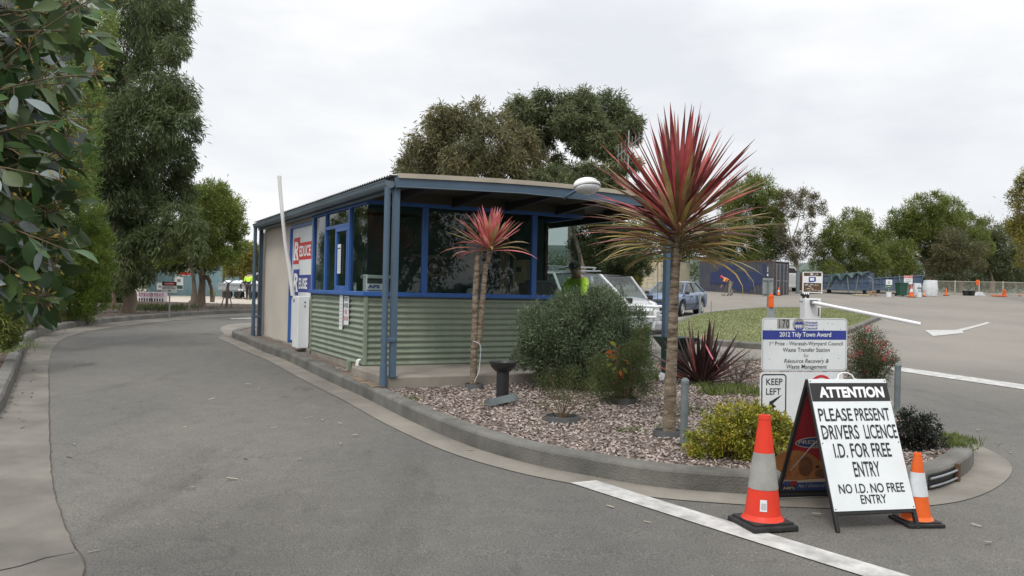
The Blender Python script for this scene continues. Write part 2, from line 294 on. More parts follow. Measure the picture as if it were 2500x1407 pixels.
# ------------------------------------------------------------ mesh builder
class MB:
    def __init__(s): s.v = []; s.f = []; s.m = []; s.sm = []; s.mi = 0; s.M = Matrix.Identity(4)
    def add(s, vs, fs, mi=None, smooth=False):
        o = len(s.v); M = s.M
        s.v += [tuple(M @ Vector(p)) for p in vs]; s.f += [tuple(i + o for i in f) for f in fs]
        k = s.mi if mi is None else mi
        s.m += [k] * len(fs); s.sm += [smooth] * len(fs); return s
    def box(s, c, d, mi=None, rz=0.0, R=None, bev=0.0):
        hx, hy, hz = d[0] / 2, d[1] / 2, d[2] / 2
        Q = R if R is not None else Matrix.Rotation(rz, 3, 'Z'); c = Vector(c)
        if bev <= 0:
            P = [(-hx, -hy, -hz), (hx, -hy, -hz), (hx, hy, -hz), (-hx, hy, -hz), (-hx, -hy, hz), (hx, -hy, hz), (hx, hy, hz), (-hx, hy, hz)]
            F = [(3, 2, 1, 0), (4, 5, 6, 7), (0, 1, 5, 4), (1, 2, 6, 5), (2, 3, 7, 6), (3, 0, 4, 7)]
            return s.add([c + Q @ Vector(p) for p in P], F, mi)
        b = min(bev, hx * .49, hy * .49, hz * .49)
        bm = bmesh.new(); bmesh.ops.create_cube(bm, size=1)
        for v in bm.verts: v.co = Vector((v.co.x * 2 * hx, v.co.y * 2 * hy, v.co.z * 2 * hz))
        bmesh.ops.bevel(bm, geom=list(bm.edges), offset=b, segments=2, affect='EDGES', profile=.5)
        bm.verts.index_update()
        vs = [c + Q @ v.co for v in bm.verts]; fs = [tuple(v.index for v in f.verts) for f in bm.faces]; bm.free()
        return s.add(vs, fs, mi)
    def tube(s, pts, r, n=8, mi=None, smooth=True, cap=True):
        pts = [Vector(p) for p in pts]; k = len(pts)
        rs = list(r) if hasattr(r, '__len__') else [r] * k
        vs = []; fs = []; prev = None
        for i, p in enumerate(pts):
            t = (pts[min(i + 1, k - 1)] - pts[max(i - 1, 0)]).normalized()
            if prev is None:
                a = Vector((0, 0, 1)) if abs(t.z) < .9 else Vector((1, 0, 0)); x = t.cross(a).normalized()
            else:
                x = (prev - t * prev.dot(t)); x = x.normalized() if x.length > 1e-6 else t.orthogonal().normalized()
            prev = x; y = t.cross(x)
            vs += [p + (x * cos(2 * pi * j / n) + y * sin(2 * pi * j / n)) * rs[i] for j in range(n)]
        for i in range(k - 1):
            for j in range(n):
                a = i * n + j; b = i * n + (j + 1) % n; fs.append((a, b, b + n, a + n))
        s.add(vs, fs, mi, smooth)
        if cap: s.add(vs[:n], [tuple(range(n - 1, -1, -1))], mi); s.add(vs[-n:], [tuple(range(n))], mi)
        return s
    def lathe(s, prof, n=24, c=(0, 0, 0), mi=None, smooth=True, mis=None, R=None):
        c = Vector(c); Q = R if R is not None else Matrix.Identity(3)
        for i in range(len(prof) - 1):
            (r0, z0), (r1, z1) = prof[i], prof[i + 1]; vs = []; fs = []
            for r, z in ((r0, z0), (r1, z1)): vs += [c + Q @ Vector((r * cos(2 * pi * j / n), r * sin(2 * pi * j / n), z)) for j in range(n)]
            for j in range(n): fs.append((j, (j + 1) % n, n + (j + 1) % n, n + j))
            s.add(vs, fs, mis[i] if mis else mi, smooth)
        return s
    def poly(s, pts, mi=None): return s.add(pts, [tuple(range(len(pts)))], mi)
    def prism(s, pts, d, mi=None):                # planar outline pts (3D) swept by vector d
        n = len(pts); d = Vector(d); a = [Vector(p) for p in pts]; b = [p + d for p in a]
        return s.add(a + b, [tuple(range(n - 1, -1, -1)), tuple(range(n, 2 * n))] + [(i, (i + 1) % n, n + (i + 1) % n, n + i) for i in range(n)], mi)
    def text(s, st, O, X, Y, w, h, mi=None, bold=0.0, shear=0.0, keep=False, lift=.0022):
        # lettering fitted into the rectangle from O along X (w wide) and Y (h high)
        cu = bpy.data.curves.new('lettering', 'FONT'); cu.body = st; cu.size = 1.0; cu.offset = bold; cu.shear = shear; cu.resolution_u = 3
        o = bpy.data.objects.new('lettering', cu); COL.objects.link(o); bpy.context.view_layer.update()
        me = bpy.data.meshes.new_from_object(o.evaluated_get(bpy.context.evaluated_depsgraph_get()))
        P = [v.co.copy() for v in me.vertices]; F = [tuple(p.vertices) for p in me.polygons]
        bpy.data.objects.remove(o); bpy.data.curves.remove(cu); bpy.data.meshes.remove(me)
        x0 = min(p.x for p in P); x1 = max(p.x for p in P); y0 = min(p.y for p in P); y1 = max(p.y for p in P)
        O, X, Y = Vector(O), Vector(X).normalized(), Vector(Y).normalized(); Z = X.cross(Y)
        return s.add([O + X * ((p.x - x0) / (x1 - x0) * w) + Y * ((p.y - y0) / (y1 - y0) * h) + Z * lift for p in P], F, mi)
    def build(s, name, mats, parent=None, loc=None, rot=None):
        me = bpy.data.meshes.new(name); me.from_pydata(s.v, [], s.f)
        if not isinstance(mats, (list, tuple)): mats = [mats]
        for m in mats: me.materials.append(MT[m] if isinstance(m, str) else m)
        me.polygons.foreach_set('material_index', s.m); me.polygons.foreach_set('use_smooth', s.sm); me.update()
        o = bpy.data.objects.new(name, me); COL.objects.link(o)
        if parent: o.parent = parent
        if loc is not None: o.location = loc
        if rot is not None: o.rotation_euler = rot
        return o
def tag(o, label=None, cat=None, group=None, kind=None):
    if label: o['label'] = label
    if cat: o['category'] = cat
    if group: o['group'] = group
    if kind: o['kind'] = kind
    return o
def empty(name, loc, rz=0.0, label=None, cat=None, group=None):
    o = bpy.data.objects.new(name, None); COL.objects.link(o); o.location = loc; o.rotation_euler = (0, 0, rz); o.empty_display_size = .2
    return tag(o, label, cat, group)
def copy_tree(o, parent=None):
    c = o.copy(); COL.objects.link(c)
    if parent: c.parent = parent
    for ch in list(o.children): copy_tree(ch, c)
    return c
def npmesh(name, V, F, mats, parent=None, mi=None, smooth=False):
    me = bpy.data.meshes.new(name); k = F.shape[1]
    me.vertices.add(len(V)); me.vertices.foreach_set('co', np.asarray(V, np.float32).ravel())
    me.loops.add(F.size); me.loops.foreach_set('vertex_index', F.astype(np.int32).ravel())
    me.polygons.add(len(F)); me.polygons.foreach_set('loop_start', np.arange(0, F.size, k, dtype=np.int32))
    me.polygons.foreach_set('loop_total', np.full(len(F), k, np.int32))
    if mi is not None: me.polygons.foreach_set('material_index', np.asarray(mi, np.int32))
    if smooth: me.polygons.foreach_set('use_smooth', np.ones(len(F), bool))
    for m in (mats if isinstance(mats, (list, tuple)) else [mats]): me.materials.append(MT[m])
    me.update(calc_edges=True); me.validate()
    o = bpy.data.objects.new(name, me); COL.objects.link(o)
    if parent: o.parent = parent
    return o
def unit(a): return a / np.maximum(np.linalg.norm(a, axis=1, keepdims=True), 1e-9)
def leafgeo(P, A, Ln, Wd, rng, fold=.25, bend=0.0):
    """one folded four-cornered leaf per point: P base, A axis, Ln length, Wd width"""
    n = len(P); A = unit(A); q = rng.normal(size=(n, 3)); S = unit(np.cross(A, q)); U = np.cross(S, A)
    Ln = np.broadcast_to(Ln, n)[:, None]; Wd = np.broadcast_to(Wd, n)[:, None]
    m = P + A * Ln * .45; up = U * Wd * fold
    V = np.empty((n, 4, 3)); V[:, 0] = P; V[:, 1] = m + S * Wd * .5 + up; V[:, 2] = P + A * Ln - np.array([0, 0, 1]) * bend * Ln; V[:, 3] = m - S * Wd * .5 + up
    i = np.arange(n)[:, None] * 4
    return V.reshape(-1, 3), np.concatenate([i + 0, i + 1, i + 2, i + 3], 1)

# ------------------------------------------------------------ ground, roads, kerbs
def dens(pts, d=.35):
    out = []
    for a, b in zip(pts[:-1], pts[1:]):
        a, b = Vector(a), Vector(b); n = max(1, int((b - a).length / d))
        out += [a + (b - a) * (i / n) for i in range(n)]
    return out + [Vector(pts[-1])]
def smoothline(pts, k=8):                         # Catmull-Rom through 2D points
    P = [Vector(p) for p in pts]; P = [P[0] * 2 - P[1]] + P + [P[-1] * 2 - P[-2]]; out = []
    for i in range(1, len(P) - 2):
        a, b, c, d = P[i - 1:i + 3]
        for j in range(k):
            t = j / k; out.append(.5 * ((2 * b) + (c - a) * t + (2 * a - 5 * b + 4 * c - d) * t * t + (3 * b - a - 3 * c + d) * t ** 3))
    return out + [P[-2]]
def offs(line, d):
    out = []
    for i, p in enumerate(line):
        t = (line[min(i + 1, len(line) - 1)] - line[max(i - 1, 0)]).normalized(); out.append(p + Vector((-t.y, t.x)) * d)
    return out
def ribbon(line, prof, zf, closed=False):         # profile (offset to the left, height) swept along a 2D line
    mb = MB(); rows = [offs(line, o) for o, _ in prof]; n = len(line); vs = []; fs = []
    for r, (o, dz) in zip(rows, prof):
        vs += [(p.x, p.y, zf(p.x, p.y) + dz) for p in r]
    for k in range(len(prof) - 1):
        for i in range(n - 1):
            a = k * n + i; fs.append((a + n, a + n + 1, a + 1, a))
    return mb.add(vs, fs)
def sheet(pts, zf, d=.5, seed=0):
    """flat region filled with a fine triangulation that follows zf"""
    b = dens(list(pts) + [pts[0]], d)[:-1]; xs = [p.x for p in b]; ys = [p.y for p in b]
    P = [Vector((p.x, p.y)) for p in b]; nb = len(P); rng = random.Random(seed)
    def inside(x, y):
        r = False
        for i in range(nb):
            a, c = b[i], b[i - 1]
            if (a.y > y) != (c.y > y) and x < (c.x - a.x) * (y - a.y) / (c.y - a.y) + a.x: r = not r
        return r
    y = min(ys) + d * .5
    while y < max(ys):
        x = min(xs) + d * .5
        while x < max(xs):
            if inside(x, y) and min((p - Vector((x, y))).length_squared for p in b) > d * d * .15: P.append(Vector((x + rng.uniform(-.1, .1) * d, y + rng.uniform(-.1, .1) * d)))
            x += d
        y += d
    v, e, f, *_ = geometry.delaunay_2d_cdt(P, [(i, (i + 1) % nb) for i in range(nb)], [], 1, 1e-5)
    mb = MB(); F = []
    for t in f:
        a, c_, d_ = (v[i] for i in t[:3])
        F.append(tuple(t) if (c_ - a).cross(d_ - a) > 0 else tuple(reversed(t)))
    mb.add([(p.x, p.y, zf(p.x, p.y)) for p in v], F, smooth=True); mb.inside = inside
    return mb
xs = np.unique(np.concatenate([np.arange(-14, 18.01, .5), np.arange(-60, -14, 2), np.arange(18, 70, 2), [-900, -600, -400, -250, -160, -110, -80, 80, 110, 160, 250, 400, 600, 900]]))
ys = np.unique(np.concatenate([np.arange(-4, 40.01, .5), np.arange(40, 110, 1.5), np.arange(-60, -4, 4), [115, 125, 140, 160, 190, 230, 300, 400, 600, 900]]))
mb = MB(); nx = len(xs)
mb.add([(x, y, g(x, y)) for y in ys for x in xs], [(j * nx + i, j * nx + i + 1, (j + 1) * nx + i + 1, (j + 1) * nx + i) for j in range(len(ys) - 1) for i in range(nx - 1)], smooth=True)
tag(mb.build('ground', 'asphalt'), kind='structure')

ISL = smoothline([(-3.2, 23.2), (-4.6, 22.6), (-5.9, 21.4), (-6.35, 20.0), (-6.15, 18.4), (-5.35, 16.8), (-4.5, 15.1), (-3.64, 13.55), (-2.43, 11.15), (-1.67, 9.72), (-1.0, 8.42), (-.33, 7.32), (.2, 6.72), (.66, 6.38), (1.08, 6.13), (1.51, 6.02), (2.0, 5.96), (2.45, 5.98), (2.8, 6.05), (3.12, 6.2), (3.48, 6.5), (3.85, 6.93), (4.07, 7.35), (4.15, 7.9), (4.16, 8.6), (4.3, 9.6), (4.75, 11.2), (5.6, 13.2), (6.7, 15.2), (7.2, 16.3), (6.9, 16.9), (6.2, 16.5), (4.9, 15.0), (3.6, 13.9), (2.5, 13.6), (1.7, 14.5), (.4, 17), (-1.4, 20.5), (-2.4, 22.7), (-3.2, 23.2)], 5)
# the line runs anticlockwise round the bed, so its left is the bed side
kz = lambda x, y: g(x, y)
ISLIN = offs(ISL, .17)
tag(ribbon(ISL, [(0, -.05), (0, .125), (.012, .142), (.035, .15), (.15, .152), (.17, .14), (.17, .05)], kz).build('kerb', 'kerb'), kind='structure')
tag(ribbon(offs(ISL, -.28), [(0, .006), (.28, .006)], kz).build('gutter_pan', 'panlight'), kind='structure')
def bedz(x, y):
    return g(x, y) + .128
bed = sheet(offs(ISL, .165)[:-1], bedz, .35)
tag(bed.build('garden_bed', 'mulchbed'), kind='structure')

# left kerb and verge
LK = smoothline([gp(700, 762).xy, gp(600, 765.5).xy, gp(500, 769).xy, gp(400, 776.5).xy, gp(250, 790).xy, gp(150, 806).xy, gp(85, 828).xy, gp(62, 858).xy, gp(47, 905).xy, gp(24, 965).xy, gp(0, 1013).xy, (-4.55, 6.9), (-4.1, 5.4), (-3.75, 3.8), (-3.6, 1.5), (-3.6, -3), (-3.6, -12)], 6)
LK = [Vector((p.x, p.y)) for p in LK]
lk = LK[::-1]                                     # runs away from the camera; its left is the verge
tag(ribbon(lk, [(0, -.05), (.02, .11), (.045, .138), (.16, .142), (.18, .13), (.18, .02)], kz).build('kerb', 'kerb'), kind='structure')
PAN = smoothline([(-1.55, -12), (-1.55, -3), (-1.62, 1.5), (-1.85, 3.2), gp(205, 1407).xy, gp(178, 1330).xy, gp(150, 1255).xy, gp(125, 1150).xy, gp(120, 980).xy, gp(122, 872).xy, gp(150, 832).xy, gp(205, 812).xy, gp(300, 797).xy, gp(420, 784).xy, gp(520, 776).xy, gp(620, 770.5).xy, gp(700, 766).xy], 6)
mbp = MB(); PL = [Vector((p.x, p.y)) for p in PAN]
def resample(l, n):
    d = [0]
    for a, b in zip(l[:-1], l[1:]): d.append(d[-1] + (b - a).length)
    out = []
    for i in range(n):
        t = d[-1] * i / (n - 1); j = min(max(np.searchsorted(d, t) - 1, 0), len(l) - 2); f = (t - d[j]) / max(d[j + 1] - d[j], 1e-9); out.append(l[j].lerp(l[j + 1], f))
    return out
rp, rk = resample(PL, 150), resample([p for p in lk], 150)
vs = []
for a, b in zip(rp, rk):
    for k in range(4): p = a.lerp(b, k / 3); vs.append((p.x, p.y, g(p.x, p.y) + .006 ))
tag(mbp.add(vs, [(i * 4 + k, (i + 1) * 4 + k, (i + 1) * 4 + k + 1, i * 4 + k + 1) for i in range(149) for k in range(3)]).build('gutter_pan', 'pan'), kind='structure')
vback = [gpx(715, 40).xy, gpx(560, 39).xy, gpx(420, 40).xy, gpx(250, 40).xy, (-40, 42), (-40, -12)]
verge = sheet([p for p in offs(lk, .175)] + [Vector(p) for p in vback], lambda x, y: g(x, y) + .125, 1.0)
tag(verge.build('verge', 'soil'), kind='structure')
pad = sheet([Vector(p) for p in [gpx(760, 41).xy, gpx(760, 100).xy, (-70, 110), (-70, 41)]], lambda x, y: g(x, y) + .03, 3.0)
tag(pad.build('gravel_yard', 'gravelpad'), kind='structure')

# lawn island on the right
GR = smoothline([gp(1640, 838).xy, gp(1730, 843).xy, gp(1850, 853).xy, gp(1960, 852).xy, gp(2080, 812).xy, gp(2135, 787).xy, gp(2150, 779).xy, gp(2125, 769).xy, gp(2050, 760).xy, gp(1950, 757).xy, gp(1850, 758).xy, gp(1760, 766).xy, gp(1690, 777).xy, gp(1640, 800).xy, gp(1625, 825).xy, gp(1640, 838).xy], 5)
GR = [Vector((p.x, p.y)) for p in GR]
tag(ribbon(GR, [(0, -.05), (0, .11), (.03, .135), (.17, .14), (.2, .12), (.2, 0)], kz).build('kerb', 'kerb'), kind='structure')
lawnz = lambda x, y: g(x, y) + .13
lawn = sheet(offs(GR, .19)[:-1], lawnz, .9)
tag(lawn.build('lawn', 'lawn'), kind='structure')
# painted markings
def marking(pts, name='road_marking', dz=.007):
    tag(sheet([Vector(p) for p in pts], lambda x, y: g(x, y) + dz, .3).build(name, 'roadpaint'), kind='structure')
marking([gp(1393, 1181).xy, gp(1455, 1175).xy, gp(2225, 1410).xy, gp(2110, 1410).xy])
marking([gp(2150, 893).xy, gp(2186, 896).xy, gp(2520, 943).xy, gp(2520, 955).xy, gp(2180, 905).xy])
marking([gp(2258, 807).xy, gp(2335, 806.5).xy, gp(2410, 787).xy, gp(2418, 789).xy, gp(2350, 809).xy, gp(2352, 814).xy, gp(2278, 822).xy], dz=.012)
marking([gp(560, 778).xy, gp(613, 776.5).xy, gp(613, 779).xy, gp(566, 780).xy])
tag(sheet([Vector(gp(*p).xy) for p in [(537, 806), (541, 799), (556, 794), (580, 791), (616, 789), (618, 806), (606, 815), (606, 838), (640, 858), (640, 869), (600, 851), (560, 831)]], lambda x, y: g(x, y) + .009, .4).build('gutter_pan', 'panlight'), kind='structure')
# far hills across the valley
mb = MB(); xs2 = np.linspace(-500, 800, 120); rr = random.Random(5); P = []
hz = [sum(sin(x * k + p) * a for k, p, a in ((.006, 1, 11), (.017, 2, 6), (.05, .3, 2), (.13, 1.2, 1))) for x in xs2]
for j in range(9):
    t = j / 8
    for x, h in zip(xs2, hz): P.append((x + sin(j * 2.1 + x * .03) * 6, 420 + 220 * t, -14 + (40 + h * .45 + 4 * sin(x * .02 + j)) * sin(t * pi / 2)))
mb.add(P, [(j * 120 + i, j * 120 + i + 1, (j + 1) * 120 + i + 1, (j + 1) * 120 + i) for j in range(8) for i in range(119)], smooth=True)
tag(mb.build('hills', 'hazyforest'), kind='structure')

# bark chips, leaf litter, lawn blades: nobody could count them
def scatter(name, inside, bx, n, size, mk, zf, seed, tilt=.35, keep=None):
    rng = np.random.default_rng(seed); P = []
    while len(P) < n:
        x = rng.uniform(bx[0], bx[1]); y = rng.uniform(bx[2], bx[3])
        if keep and not keep(x, y, rng): continue
        if inside(x, y): P.append((x, y, zf(x, y) + rng.uniform(.002, .02)))
    P = np.array(P); a = rng.uniform(0, 2 * pi, n); A = np.stack([np.cos(a), np.sin(a), rng.normal(0, tilt, n)], 1); A = unit(A)
    S = unit(np.cross(A, np.stack([rng.normal(0, tilt, n), rng.normal(0, tilt, n), np.ones(n)], 1)))
    l = rng.uniform(.5, 1.2, n)[:, None] * size[0]; w = rng.uniform(.5, 1.2, n)[:, None] * size[1]
    V = np.stack([P - A * l / 2 - S * w / 2, P + A * l / 2 - S * w * .3, P + A * l * .45 + S * w / 2, P - A * l * .4 + S * w * .4], 1)
    return tag(npmesh(name, V.reshape(-1, 3), np.arange(n * 4).reshape(-1, 4), mk), kind='stuff')
KA = Vector((-1.905, 10.916)); KU = Vector((.88986, .45623)); KV = Vector((-.45623, .88986))
def off_slab(x, y, rng):
    q = Vector((x, y)) - KA; a, b = q.dot(KU), q.dot(KV)
    if -.1 < a < 4.2 and b > -1.4: return False
    d = sqrt(x * x + y * y); return rng.random() < min(1, (8.5 / d) ** 1.3)
o = scatter('bark_chips', bed.inside, (-2.5, 7.5, 6, 17), 30000, (.038, .019), 'chips', bedz, 3, keep=off_slab)
tag(o, 'pinkish grey bark chips spread over the front garden bed', 'bark chips')
o = scatter('leaf_litter', verge.inside, (-22, -2.6, 3, 40), 9000, (.085, .03), 'litter', lambda x, y: g(x, y) + .125, 4, keep=lambda x, y, r: r.random() < min(1, 20 / max(y, 1)))
tag(o, 'brown fallen leaves and sticks on the left verge', 'leaf litter')
rng = np.random.default_rng(8); P = []
while len(P) < 24000:
    x, y = rng.uniform(3, 18), rng.uniform(18, 45)
    if lawn.inside(x, y): P.append((x, y, lawnz(x, y) - .005))
P = np.array(P); V, F = leafgeo(P, rng.normal(0, .5, (len(P), 3)) + [0, 0, 1], rng.uniform(.03, .07, len(P)), rng.uniform(.01, .02, len(P)), rng)
tag(npmesh('lawn_grass', V, F, 'blade'), 'short green grass covering the lawn island', 'grass', kind='stuff')
def onroad(x, y, r): return True
rng = np.random.default_rng(12); V = []; nl = 150
o = scatter('road_litter', lambda x, y: True, (-4, 5, 3.6, 20), nl, (.075, .018), 'postercream', lambda x, y: g(x, y) + .006, 12, tilt=.1)
tag(o, 'pale dry gum leaves scattered over the asphalt', 'leaf litter')
o = scatter('gutter_debris', lambda x, y: True, (0, 1, 0, 1), 260, (.05, .02), 'litter', lambda x, y: 0, 13, tilt=.3)
me = o.data; rr = random.Random(2)
for q in range(260):
    i = rr.randrange(25, 135); p = rk[i].lerp(rp[i], rr.random() ** 3 * .6 + .02)
    c = sum((me.vertices[q * 4 + j].co for j in range(4)), Vector()) / 4
    for j in range(4): me.vertices[q * 4 + j].co += Vector((p.x, p.y, g(p.x, p.y) + .012)) - c
tag(o, 'dark leaves and twigs lying along the left gutter', 'leaf litter')
# cracks along the left concrete pan
def crack(name, pts, w, m='black'):
    r2 = random.Random(len(pts)); l = dens([Vector(p) for p in pts], .06); l = [p + Vector((r2.uniform(-.006, .006), r2.uniform(-.006, .006))) for p in l]
    mb = MB(); vs = []
    for p, q in zip(l, offs(l, 1)):
        n = (q - p) * w * r2.uniform(.3, 1); vs += [(p.x - n.x, p.y - n.y, g(p.x, p.y) + .009), (p.x + n.x, p.y + n.y, g(p.x, p.y) + .009)]
    mb.add(vs, [(2 * i, 2 * i + 1, 2 * i + 3, 2 * i + 2) for i in range(len(l) - 1)]); tag(mb.build(name, m), kind='structure')
crack('pavement_crack', [gp(-20, 1400).xy, gp(50, 1386).xy, gp(110, 1365).xy, gp(185, 1352).xy], .006)
crack('pavement_crack', [p for p in PL if 3.5 < p.y < 12], .0035, 'soil')

# ------------------------------------------------------------ the kiosk (local axes: x along its front, y along its left side, z from its slab)
KZ = .47; KYAW = atan2(.45623, .88986)
kiosk = empty('kiosk', (KA.x, KA.y, KZ), KYAW, 'low weighbridge kiosk with green corrugated base, blue window frames and blue grey eaves', 'kiosk')
def KP(name, mb, m, parent=None): return mb.build(name, m, parent or kiosk)
# slab with footing
mb = MB(); mb.box((1.98, -.68, -.2), (4.3, 1.42, .4), bev=.015); mb.box((2.07, 3.77, -.2), (4.14, 7.48, .398), bev=.01)
KP('slab', mb, 'concrete')
# corrugated cladding: a sheet whose section waves in height
def corrugate(mb, p0, p1, z0, z1, pitch, amp, vert=False, n_per=8, mi=None):
    p0, p1 = Vector(p0), Vector(p1); d = (p1 - p0).normalized(); nrm = Vector((d.y, -d.x)); vs = []; fs = []
    if not vert:
        n = int((z1 - z0) / pitch * n_per)
        for i in range(n + 1):
            z = z0 + (z1 - z0) * i / n; o = nrm * (amp * sin(2 * pi * (z - z0) / pitch))
            vs += [(p0.x + o.x, p0.y + o.y, z), (p1.x + o.x, p1.y + o.y, z)]
    else:
        L_ = (p1 - p0).length; n = int(L_ / pitch * n_per)
        for i in range(n + 1):
            s = L_ * i / n; w = math.tanh(2.2 * sin(2 * pi * s / pitch)); o = nrm * amp * w; q = p0 + d * s
            vs += [(q.x + o.x, q.y + o.y, z0), (q.x + o.x, q.y + o.y, z1)]
    fs = [(2 * i, 2 * i + 1, 2 * i + 3, 2 * i + 2) for i in range(n)]
    return mb.add(vs, fs, mi, smooth=True)
SZ, HZ, WX, WY = .915, 2.175, 3.29, 2.88       # sill, head, width and depth of the glazed office
for nm, a, b in (('corrugated_wall', (0, WY), (0, .02)), ('corrugated_wall', (.02, 0), (WX, 0)), ('corrugated_wall', (WX, .0), (WX, 1.1))):
    mb = MB(); corrugate(mb, a, b, .0, SZ, .0777, .0135)
    a2, b2 = Vector(a), Vector(b); d = (b2 - a2); ln = d.length; nr = Vector((d.y, -d.x)).normalized()
    for k in range(int(ln / .43) + 1):            # roofing screws
        for j in range(6):
            q = a2 + d.normalized() * (.12 + k * .43) + nr * .0145
            if (q - a2).length < ln - .05: mb.box((q.x, q.y, .06 + j * .1554), (.012, .012, .012), mi=1)
    KP(nm, mb, ['greencor', 'galvdark'])
mb = MB(); mb.box((-.004, -.004, SZ / 2 + .005), (.045, .045, SZ - .01), bev=.004); KP('corner_trim', mb, 'greencor')
mb = MB(); mb.box((-.004, WY + .012, 1.08), (.045, .03, 2.2), bev=.004); KP('corner_trim', mb, 'greencor')
# inner lining walls
mb = MB(); mb.box((1.63, WY + .03, 1.09), (3.3, .05, 2.3)); mb.box((2.9, 5.1, 1.09), (.06, 4.3, 2.3)); mb.box((1.68, 7.22, 1.09), (2.6, .06, 2.3)); mb.box((WX - .03, 2.0, 1.09), (.05, 1.75, 2.2)); KP('inner_wall', mb, 'interior')
mb = MB(); mb.box((1.65, .06, .45), (3.2, .04, .9)); mb.box((.06, 1.45, .45), (.04, 2.8, .9)); mb.box((WX - .06, .55, .45), (.04, 1.0, .9)); mb.box((1.65, 1.45, .012), (3.25, 2.85, .02)); mb.box((1.65, 1.45, 2.3), (3.3, 2.9, .03)); KP('office_lining', mb, 'interior')
# side wall: beige ribbed cladding and a white door panel set back 0.2
mb = MB(); corrugate(mb, (.055, 7.30), (.055, 4.78), -.0, 2.12, .092, .017, vert=True, n_per=10); KP('ribbed_wall', mb, 'beigecor')
mb = MB(); mb.box((.06, 6.04, 2.165), (.04, 2.54, .09)); mb.box((.035, 7.32, 1.06), (.07, .06, 2.12)); mb.box((.06, 3.84, 2.18), (.04, 1.82, .13)); KP('wall_trim', mb, 'beigecor')
mb = MB(); mb.box((1.5, 7.33, 1.1), (2.8, .04, 2.3)); KP('back_wall', mb, 'beigecor')
door = MB(); door.box((.085, 3.80, 1.05), (.05, 1.76, 2.0))
Xd = Vector((0, -1, 0)); Zd = Vector((0, 0, 1))
def dr(y0, z0, y1, z1, mi, l=.0):                 # flat colour panel on the door, y0 far edge, z0 bottom
    door.prism([(.058 - l, y0, z0), (.058 - l, y1, z0), (.058 - l, y1, z1), (.058 - l, y0, z1)], (.004, 0, 0), mi)
def door_word(zc, mi, word, dz):
    # tall band with the capital R and a wider band with the rest of the word
    door.prism([(.056, 4.60, zc - .215), (.056, 4.17, zc - .215), (.056, 4.09, zc + .25), (.056, 4.55, zc + .25)], (.004, 0, 0), mi)
    dr(4.15, zc - .149, 3.226, zc + .149, mi)
    door.text('R', (.055, 4.56, zc - .15), Xd, Zd, .40, .33, 3, bold=.035, shear=.18)
    for q in ((4.56, zc - .15, .16), (4.33, zc - .15, .15)): door.prism([(.053, q[0], q[1]), (.053, q[0] - q[2], q[1]), (.053, q[0] - q[2], q[1] + .04), (.053, q[0], q[1] + .04)], (.0015, 0, 0), 3)
    door.text(word, (.055, 4.11, zc - .095), Xd, Zd, .82 if len(word) > 4 else .62, .19, 3, bold=.03)
door_word(1.63, 1, 'EDUCE', 0); door_word(1.07, 2, 'EUSE', 0)
dob = KP('door', door, ['signwhite', 'inkred', 'inkblue', 'textwhite'])
mb = MB(); mb.box((.05, 4.71, 1.045), (.07, .06, 2.09)); mb.box((.05, 3.80, 2.075), (.07, 1.76, .05)); KP('door_frame', mb, 'frameblue')
mb = MB(); mb.box((.045, 4.62, .90), (.04, .04, .16), bev=.008); mb.tube([(.03, 4.62, .95), (.0, 4.62, .95), (.0, 4.52, .95)], .01); KP('door_handle', mb, 'plasticblack', dob)
# window sills, heads, mullions
mb = MB(); mb.box((-.012, WY / 2, SZ + .03), (.09, WY + .09, .06), bev=.008); mb.box((WX / 2 + .02, -.012, SZ + .0302), (WX + .01, .0898, .06), bev=.008); mb.box((WX + .0, .55, SZ + .0301), (.08, 1.1, .06), bev=.008); KP('window_sill', mb, 'frameblue')
mb = MB(); mb.box((.0, WY / 2, HZ - .025), (.06, WY + .06, .05)); mb.box((WX / 2 + .015, 0, HZ - .0252), (WX - .03, .0598, .05)); mb.box((WX, WY / 2 + .03, HZ - .0251), (.06, WY - .06, .05)); KP('window_head', mb, 'frameblue')
GZ0, GZ1 = SZ + .06, HZ - .05
def glass(p0, p1, z0, z1, parent, name='glass'):
    p0, p1 = Vector(p0), Vector(p1); d = (p1 - p0).normalized(); n = Vector((-d.y, d.x)) * .004
    mb = MB(); mb.poly([(p0.x, p0.y, z0), (p1.x, p1.y, z0), (p1.x, p1.y, z1), (p0.x, p0.y, z1)]); return mb.build(name, 'windowglass', parent)
def window(bars, panes):
    mb = MB()
    for c, d in bars: mb.box(c, d, bev=.004)
    w = mb.build('window', 'frameblue', kiosk)
    for p in panes: glass(*p, w)
    return w
gc = (GZ0 + GZ1) / 2; gh = GZ1 - GZ0
window([((0, 2.83, gc), (.06, .055, gh))], [((0, 2.80), (0, 2.09), GZ0, GZ1)]); window([((0, 2.06, gc), (.06, .055, gh))], [])
window([((0, 1.44, 1.905), (.055, 1.19, .05))], [((0, 2.03), (0, .80), 1.93, GZ1)])
window([((0, 1.47, (GZ0 + 1.88) / 2), (.05, .05, 1.88 - GZ0))], [((0, 2.03), (0, 1.495), GZ0, 1.88)])
window([((-.012, 1.12, GZ0 + .035), (.05, .64, .07)), ((-.012, 1.12, 1.85), (.05, .64, .055)), ((-.012, 1.41, 1.41), (.05, .06, .82)), ((-.012, .845, 1.41), (.05, .05, .82))], [((-.012, 1.38), (-.012, .87), GZ0 + .07, 1.83)])
window([((0, .775, gc), (.065, .06, gh))], [((0, .745), (0, .012), GZ0, GZ1)])
window([((.80, 0, gc), (.075, .065, gh))], [((.012, 0), (.762, 0), GZ0, GZ1)])
window([((2.48, 0, gc), (.075, .065, gh))], [((.838, 0), (2.442, 0), GZ0, GZ1)])
